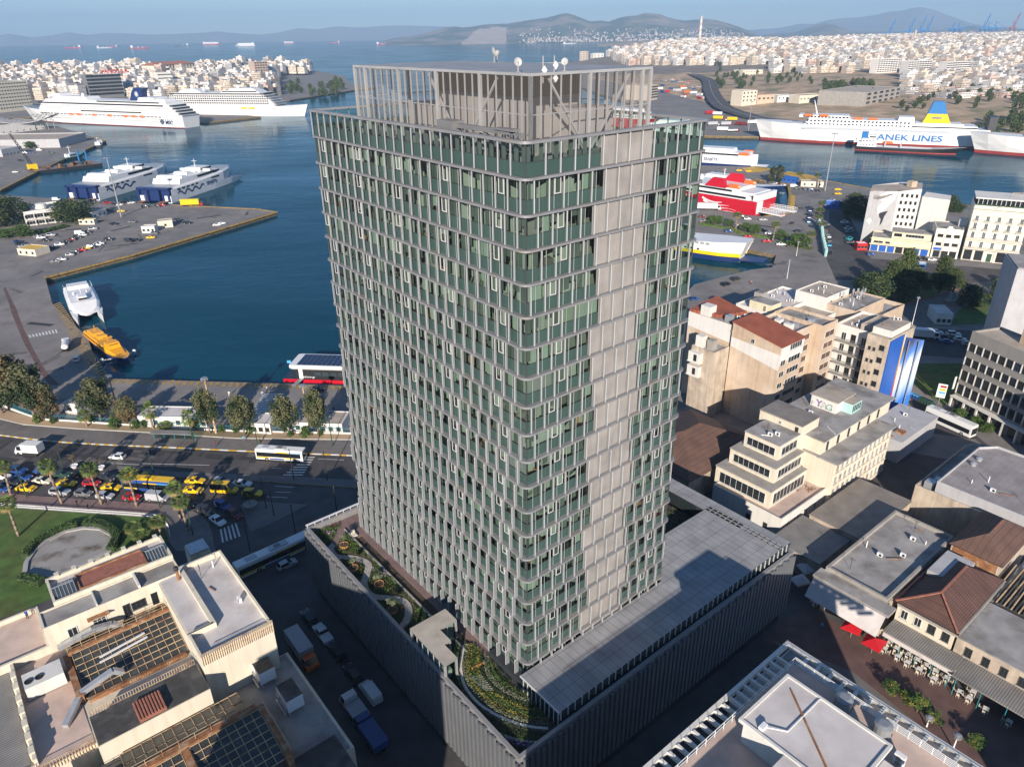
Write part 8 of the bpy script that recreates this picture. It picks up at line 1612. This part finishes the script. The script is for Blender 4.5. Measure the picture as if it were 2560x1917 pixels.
for i,(t,x,y,L,hc,lb)in enumerate((('A',470,311,190,'ship_red','red hulled freighter, first anchored ship from the left'),('A',670,310,150,'ship_white','pale freighter, second anchored ship from the left'),('A',722,302,130,'ship_red','far red freighter touching the pale second one'),('A',900,313,180,'ship_red','red freighter below the wooded town roof, third of the left group'),('A',1172,297,160,'hull_black','dark freighter in the middle of the left group'),('A',1362,289,230,'ship_red','long red tanker left of the white car carrier'),('A',1580,297,210,'ship_white','bright white boxy car carrier anchored off the town'),('A',1860,280,150,'ship_red','red freighter right of the white car carrier'),('A',2152,277,140,'ship_red','last red freighter left of the tower'),('B',280,287,150,'ship_red','red freighter nearest the headland left of the roof dishes'),('B',330,268,190,'boot_red','rust red freighter before the headland tip'),('B',615,278,130,'hull_black','dark freighter below the start of the pale quarry'),('B',705,283,110,'ship_white','pale freighter right of the dark one below the quarry'),('B',1040,270,90,'ship_white','small pale ship under the quarry right end'),('B',1135,273,100,'ship_red','small red ship right of the quarry'),('B',1475,283,110,'ship_white','pale ship in the strait below the main peak'),('C',828,303,120,'ship_red','red and white ship alone in the right strait'))):
 p=at(t,x,y,0);e=1 if i%2 else-1;car_c='car carrier' in lb;ro_ship('freighter',lb,'ship',(p.x-e*L/2,p.y),0 if e>0 else pi,L,L*.15,L*.05,[hc,'boot_red','ship_grey'],[(L*.04,L*.16,L*.065,L*.05,L*.16,0,0)]+([(L*.05,L*.9,L*.07,L*.05,L*.14,0,4)]if car_c else[(L*.4,L*.43,L*.03,L*.05,L*.11,0,0),(L*.65,L*.68,L*.03,L*.05,L*.11,0,0)]),mast=(L*.9,0,L*.05,L*.14,L*.006))if e>0 else ro_ship('freighter',lb,'ship',(p.x+L/2,p.y),pi,L,L*.15,L*.05,[hc,'boot_red','ship_grey'],[(L*.04,L*.16,L*.065,L*.05,L*.16,0,0)]+([(L*.05,L*.9,L*.07,L*.05,L*.14,0,4)]if car_c else[(L*.4,L*.43,L*.03,L*.05,L*.11,0,0)]),mast=(L*.9,0,L*.05,L*.14,L*.006))
# ================================================================ the towns across the harbour
TW=[('white','tw_white',(.66,.635,.60)),('cream','tw_cream',(.60,.52,.42)),('beige','tw_beige',(.52,.44,.36)),('pinkish','tw_pink',(.55,.42,.35)),('grey','tw_grey',(.40,.39,.385))]
for _,n_,c_ in TW:mat(n_,c_,.9,var=.12,sc=.03,rand=.12)
mat('tw_roof',(.36,.34,.32),.9,var=.3,sc=.05);mat('tw_win',(.03,.034,.042),.4,var=.5,sc=.15);mat('tw_tile',(.36,.15,.085),.9,var=.2)
TM=[t[1]for t in TW]+['tw_roof','tw_win','tw_tile']
def block_mb(b,x,y,z,w_,dp,h,yaw,c,det,r):
 ca,sa=cos(yaw),sin(yaw);f=lambda X,Y,Z:V((x+X*ca-Y*sa,y+X*sa+Y*ca,z+Z))
 def bx(x0,x1,y0,y1,z0,z1,m,mt=None):b.box(x0,x1,y0,y1,z0,z1,m,mt,tf=f)
 W,Dp=w_/2,dp/2;bx(-W,W,-Dp,Dp,-3,h,c,7 if h<8 and r.random()<.35 else 5)
 if h>8:q=r.uniform(-W*.5,W*.3);bx(q,q+W*.6,-Dp*.4,Dp*.5,h,h+r.uniform(2.2,3.2),r.choice((c,0,5)))
 n=max(1,int(h/3.1));bal=r.random()<.6
 for k in range(n):
  zz=3.1*k+.9
  if det:
   m=max(2,int(w_/2.6))
   for i in range(m):
    if r.random()<.15:continue
    q=-W+w_*(i+.22)/m;b.quad(*[f(*p)for p in((q,-Dp-.04,zz),(q+w_/m*.56,-Dp-.04,zz),(q+w_/m*.56,-Dp-.04,zz+1.5),(q,-Dp-.04,zz+1.5))],6)
   m=max(1,int(dp/3.4))
   for s in(-1,1):
    for i in range(m):
     if r.random()<.45:continue
     q=-Dp+dp*(i+.3)/m;p=[f(s*(W+.04),q,zz),f(s*(W+.04),q+1.3,zz),f(s*(W+.04),q+1.3,zz+1.4),f(s*(W+.04),q,zz+1.4)];b.quad(*(p if s>0 else p[::-1]),6)
   if bal and k:bx(-W*.95,W*.95,-Dp-1.2,-Dp,zz-1.05,zz-.15,c)
  else:b.quad(*[f(*p)for p in((-W*.85,-Dp-.05,zz),(W*.85,-Dp-.05,zz),(W*.85,-Dp-.05,zz+1.2),(-W*.85,-Dp-.05,zz+1.2))],6)
def to_px(x,y,z):
 d=V((x,y,z-CH));k=d.dot(_F);return 1280+FPX*d.dot(_X)/k,958.5-FPX*d.dot(_U)/k
def town(t,X0,X1,Y0,Y1,step,land,zone,gz,ang,heights,nnear,where,seed):
 r=random.Random(seed);lots=[];Y=Y0
 while Y<Y1:
  st=step*(1+max(0,(Y-1400)/5000));X=X0
  while X<X1:
   x,y=X+r.uniform(-3,3),Y+r.uniform(-3,3);X+=st*r.choice((.8,1,1,1.35))
   z=gz(x,y);px,py=to_px(x,y,z)
   if not-60<px<2620 or not inside((x,y),land):continue
   h=zone((px-_O[t][0])/_S,(py-_O[t][1])/_S,r)
   if h:lots.append((x,y,z,min(st*.86,30)*r.uniform(.75,1),min(st*.8,24)*r.uniform(.8,1),h,ang+r.choice((0,0,.06,-.05))+(pi/2 if r.random()<.3 else 0)*0,r.choice((0,0,0,0,1,1,1,2,3,4))))
  Y+=st*(1.0 if int(Y/step)%2 else 1.45)
 lots.sort(key=lambda q:hypot(q[0],q[1]));rest=MB()
 for i,q in enumerate(lots):
  if i<nnear:
   b=MB();block_mb(b,0,0,0,*q[3:6],q[6],q[7],1,r);k='low' if q[5]<9 else 'tall' if q[5]>21 else 'mid height'
   o=b.build('town_house' if q[5]<9 else 'apartment_building',TM);tag(o,f'{k} {TW[q[7]][0]} block in the front rows of the town {where}','building',f'{k} {TW[q[7]][0]} town blocks {where}');o.location=q[:3]
  else:block_mb(rest,*q,1 if hypot(q[0],q[1])<2700 else 0,r)
 setting(rest.build('town',TM),'stuff');print(where,len(lots))
def zl(x,y,r):
 if y>640 or(x>1780 and y>470)or x>1990 or(560<x<820 and y>560)or(980<x<1280 and 430<y<500):return 0
 return r.choice((12,15,18,18,21,21,24))if r.random()>.04 else r.choice((28,33))
town('A',-2100,-400,1120,2360,22,near_shore,zl,lambda x,y:8*smooth(1100,2200,y),-.25,0,140,'behind the cruise ships',5)
def zr(x,y,r):
 if y>700 or(x<1440 and y>470)or(x<600 and y>420)or(1130<x<1440 and y>440):return 0
 if x>1380 and y>590:return r.choice((4,6.5,6.5))if r.random()<.8 else 0
 if r.random()<.07:return 0
 return r.choice((9,12,15,15,18,21))if y<470 else r.choice((6.5,9,12,15))
town('C',330,3400,1020,4700,22,far_shore,zr,hR,.32,0,140,'on the far right shore',8)
def fb(t,x0,y0,x1,y1,z,dp,h,wall,roof,label,rows=4,cols=8,ww=2.4,wh=1.5,st='dark',name='apartment_building'):
 r,A_,B_,d,n_=fbld(name,label,'building',at(t,x0,y0,z),at(t,x1,y1,z),dp,z+h,wall,roof,.6)
 for k in range(rows):
  for i in range(cols):winw(r,A_,B_,(i+.5)/cols,z+h*(k+.35)/rows,ww,wh,st)
 return r,A_,B_
r,A_,B_=fb('A',588,625,800,612,3,30,34,'alu_dark','roof_grey','dark glass office slab with red rooftop lettering behind the first cruise ship',6,6,11,3.6);d=(B_-A_).normalized();text('VANOS S.A.',9,A_+d*24+V((0,0,38.5)),d,(0,0,1),'red_paint',r,'rooftop_lettering',.3,.1);b=MB();strip(b,A_,B_,.2,.95,37.6,38.3,-1,.1);b.build('sign_rail','white_wall',r)
fb('A',-30,715,215,690,3,40,36,'cream_wall','roof_grey','big cream hotel block with rows of windows at the left picture edge',8,14,2.6,1.5,name='hotel');r,A_,B_=fb('A',1000,488,1262,470,9,40,22,'cream_wall','tw_tile','long cream palace with a terracotta roof standing above the town',2,14,3,7);d=(B_-A_).normalized();n_=V((-d.y,d.x,0));b=MB();c_=[A_-n_*2-d*2,B_-n_*2+d*2,B_+n_*42+d*2,A_+n_*42-d*2];b.add([V((p.x,p.y,31.8))for p in c_]+[A_+n_*20+d*16+V((0,0,39)),B_+n_*20-d*16+V((0,0,39))],[(0,1,5,4),(2,3,4,5),(1,2,5),(3,0,4)]);b.build('tiled_roof','tw_tile',r)
fb('A',1035,585,1120,580,4,20,30,'white_wall','roof_pale','white office block with dark bands between the two cruise ship funnels',5,3,9,2,'band');fb('A',1655,545,1738,540,4,22,42,'tw_pink','roof_tan','tall pinkish tower block above the bow of the second cruise ship',9,5,4,2.4)
fb('C',1185,682,1408,640,6,60,15,'concrete','roof_tan','bare concrete block with open window bands on the brown slope',3,6,11,2.6);fb('C',395,662,490,655,5,20,14,'cream_wall','roof_pale','pale yellow four storey block on the brown shore',3,4,2.4,1.8);fb('C',495,655,605,650,5,24,8,'beige_wall','tw_tile','low red roofed warehouse right of the pale yellow block',1,4,3,2,name='warehouse');fb('C',625,645,750,640,6,20,5,'white_wall','roof_pale','low white shed right of the red roofed warehouse',1,5,2,1.5,name='warehouse');fb('C',765,655,945,645,6,20,7,'cream_wall','roof_tan','long low cream shed on the brown shore',1,8,2,1.5,name='warehouse');fb('C',400,490,530,485,8,30,10,'cream_wall','roof_pale','long cream hall above the elevated road trees',2,8,2,1.5,name='warehouse')
for x0,x1,y,lb in((1262,1405,470,'leftmost long white slab block in the right town'),(1455,1605,490,'second long white slab block in the right town'),(1700,1845,500,'third long white slab block in the right town'),(970,1100,440,'long white slab block left of the leftmost tall slab'),(1750,1890,385,'long white slab block higher up the right town')):fb('C',x0,y,x1,y-8,14,16,24,'tw_white','roof_pale',lb,7,9,6,1.5)
fb('B',1540,402,1592,402,3,16,32,'tw_beige','tw_tile','square tower with an orange red top near the far shore',5,3,3,2);fb('B',1628,402,1695,400,3,20,26,'white_wall','blue_paint','white and blue port control tower beside the orange topped one',5,3,5,2,'band')
def chimney(t,x,y,z,h,r0,label,m='tw_white',band_=False):
 p=at(t,x,y,z);r=thing('chimney',label,'chimney',p);b=MB();n=12
 for k in range(n):b.tube(p+V((0,0,h*k/n)),p+V((0,0,h*(k+1)/n)),r0*(1-.45*k/n),r0*(1-.45*(k+1)/n),10,1 if band_ and k%2 else 0,False)
 b.build('shaft',[m,'tw_pink'],r);b=MB();b.lathe(p+V((0,0,h)),[(r0*.6,0),(r0*.62,h*.01)],10);b.build('rim','tw_grey',r)
chimney('C',118,345,8,136,7,'very tall red and white banded chimney on the far shore',band_=True);chimney('C',1400,315,20,50,6,'left one of two plain chimneys before the blue cranes','tw_beige');chimney('C',1490,330,25,60,6,'right one of two plain chimneys before the blue cranes','tw_beige')
for i,(x,y,c)in enumerate(((1330,300,'anek_blue'),(1455,290,'anek_blue'),(1525,282,'anek_blue'),(1570,280,'anek_blue'),(1735,272,'anek_blue'),(1770,270,'anek_blue'),(1930,270,'anek_blue'),(1960,268,'anek_blue'),(2005,265,'anek_blue'),(2120,262,'boot_red'))):
 p=at('C',x,y,5);r=thing('port_crane',f'{"red" if c == "boot_red" else "blue"} container crane, {ORD[i]} from the left behind the right town','crane',p,0,'container cranes');b=MB();s=p.y/4200
 for dx in(-12,12):
  for dy in(-10,10):b.beam(p+V((dx*s,dy,0)),p+V((dx*s,dy,62*s)),3*s,3*s)
 b.beam(p+V((-14*s,0,62*s)),p+V((14*s,0,62*s)),4*s,4*s);b.beam(p+V((-12*s,0,30*s)),p+V((12*s,0,30*s)),3*s,3*s);b.build('legs',c,r);b=MB();up_=i in(0,1,2,3,6,9);e=V((22*s,0,132*s))if up_ else V((55*s,0,64*s));b.beam(p+V((4*s,0,62*s)),p+e,3.4*s,3.4*s);b.beam(p+V((-45*s,0,64*s)),p+V((6*s,0,64*s)),3*s,3*s);b.beam(p+V((0,0,62*s)),p+V((0,0,92*s)),3*s,3*s);b.beam(p+V((0,0,92*s)),p+e,1.4*s,1.4*s);b.build('boom',c,r)
P=curve([V((*p,z))for*p,z in((440,2100,7),(420,1900,7),(398,1658,7),(383,1496,7),(328,1255,6),(292,1079,4),(279,963,2.4),(300,840,.6),(380,770,.4))],6);r=thing('elevated_road','elevated two lane road on piers curving down to the ferry quay','bridge',(380,1500,0));b=MB()
for p,q in zip(P,P[1:]):b.beam(p,q,24,.8,0);b.beam(p+V((0,0,.6)),q+V((0,0,.6)),.8,.6,1)
b.build('deck',['asphalt','stone_kerb'],r);b=MB()
for p in P[2:-14]:
 for dx in(-9,9):b.tube(V((p.x+dx,p.y,-1)),p+V((dx,0,-.4)),1.0,n=6)
b.build('pier','concrete',r)
b=MB();b.beam(V((-430,2420,0)),V((180,2640,0)),14,5);tag(b.build('breakwater','stone_kerb'),'long pale breakwater at the harbour mouth','breakwater')
from mathutils.bvhtree import BVHTree
bt=BVHTree.FromPolygons(RIDGE.v,RIDGE.f);b=MB();rv=random.Random(2)
for _ in range(650):
 x=1150+1450*rv.random()**.8;p=at('B',x,258,0);k=(7700+1100*rv.random()**2)/p.length;h_=bt.ray_cast(V((p.x*k,p.y*k,900)),V((0,0,-1)))[0]
 if h_:q=rv.uniform(7,14);b.obox(h_-V((0,0,6)),q,q,rv.uniform(12,18),0,rv.choice((0,1,1)))
setting(b.build('hillside_village',['tw_beige','tw_grey']),'stuff')
fb('B',1990,640,2040,632,2,40,18,'tw_beige','roof_tan','brown brick car park block right behind the tower enclosure',5,4,6,1.8,name='car_park')
for i in range(40):
 t_,x,y=('B',rnd.uniform(2050,2212),rnd.uniform(500,600))if i<22 else('C',rnd.uniform(0,150),rnd.uniform(540,640))
 p=at(t_,x,y);c=rnd.choice(('white','red','blue','orange','silver','white'));b=MB();b.box(-6,6,-1.3,1.3,.9,3.9,0);b.box(-6.4,6,-.6,.6,.4,.9,1)
 for q in(-4.5,-3.2,3.6):b.box(q-.5,q+.5,-1.2,1.2,0,.9,1)
 o=tag(b.build('trailer',['paint_'+c,'tyre']),f'{c} cargo trailer parked on the quay beyond the tower enclosure','trailer',f'{c} trailers beyond the tower');o.location=p;o.rotation_euler=(0,0,rnd.choice((.3,1.8,1.9)))
def fittings(u0,u1,v0,v1,z,n,root,sd):
 r=random.Random(sd)
 for i in range(n):
  u,v_=r.uniform(u0+.8,u1-.8),r.uniform(v0+.8,v1-.8);b=MB();k=i%4
  if k==0:b.tbox(u,u+.9,v_,v_+.4,z+.1,z+.8,0);b.tube(T(u+.3,v_-.02,z+.45),T(u+.3,v_+.02,z+.45),.27,n=10,m=1);nm='air_conditioner'
  elif k==1:b.tube(T(u,v_,z),T(u,v_,z+r.uniform(.6,1.4)),.1,n=6,m=0);nm='vent_pipe'
  elif k==2:b.tube(T(u,v_,z),T(u,v_,z+2.6),.04,n=4,m=1);b.beam(T(u-.6,v_,z+2.4),T(u+.6,v_,z+2.4),.04,.04,1);b.beam(T(u-.4,v_,z+2.1),T(u+.4,v_,z+2.1),.04,.04,1);nm='aerial'
  else:b.beam(T(u,v_,z+.12),T(u+r.uniform(-3,3),v_+r.uniform(-3,3),z+.12),.12,.12,r.choice((0,2)));nm='roof_pipe'
  b.build(nm,['white_paint','dark_metal','rust'],root)
ROOTS={o['label'][:24]:o for o in COL.objects if o.get('label')and o.parent is None and o.type=='EMPTY'}
for key,q,n in(('beige building with a ta',(46.4,51,110,120,24.06),7),('beige stepped office bui',(34,44,119,133,23.1),12),('white building with stac',(22,31,136,148,22.06),8),('white block with grey fl',(48.5,59,138,154,21.06),14),('white tower block end wi',(42,50,148,159,24.06),6),('long cream office with f',(7.5,19.5,88,98,16.3),6),('cream stepped building w',(11,18,77,83.5,17.02),5),('flat roofed market hall ',(-20.5,-11,62,85,7.7),9),('large warehouse with a r',(-30,-14,99,120,10.7),8),('grey office block with f',(-6,4,158,164,21.7),0),('old cream block with rus',(26,44,-29,-25,20.98),4),('white building with a fl',(-55,-40,2,18,27.7),8),('pale grey flat roofed wo',(3.5,11,119,136,5.75),6),('tan block with a dark gl',(34,41,149,164,22.06),6),('old beige building with ',(17,21,134,143,25.2),4)):
 if key in ROOTS:fittings(*q,n,ROOTS[key],len(key)+n*3)
 else:print('no',key)
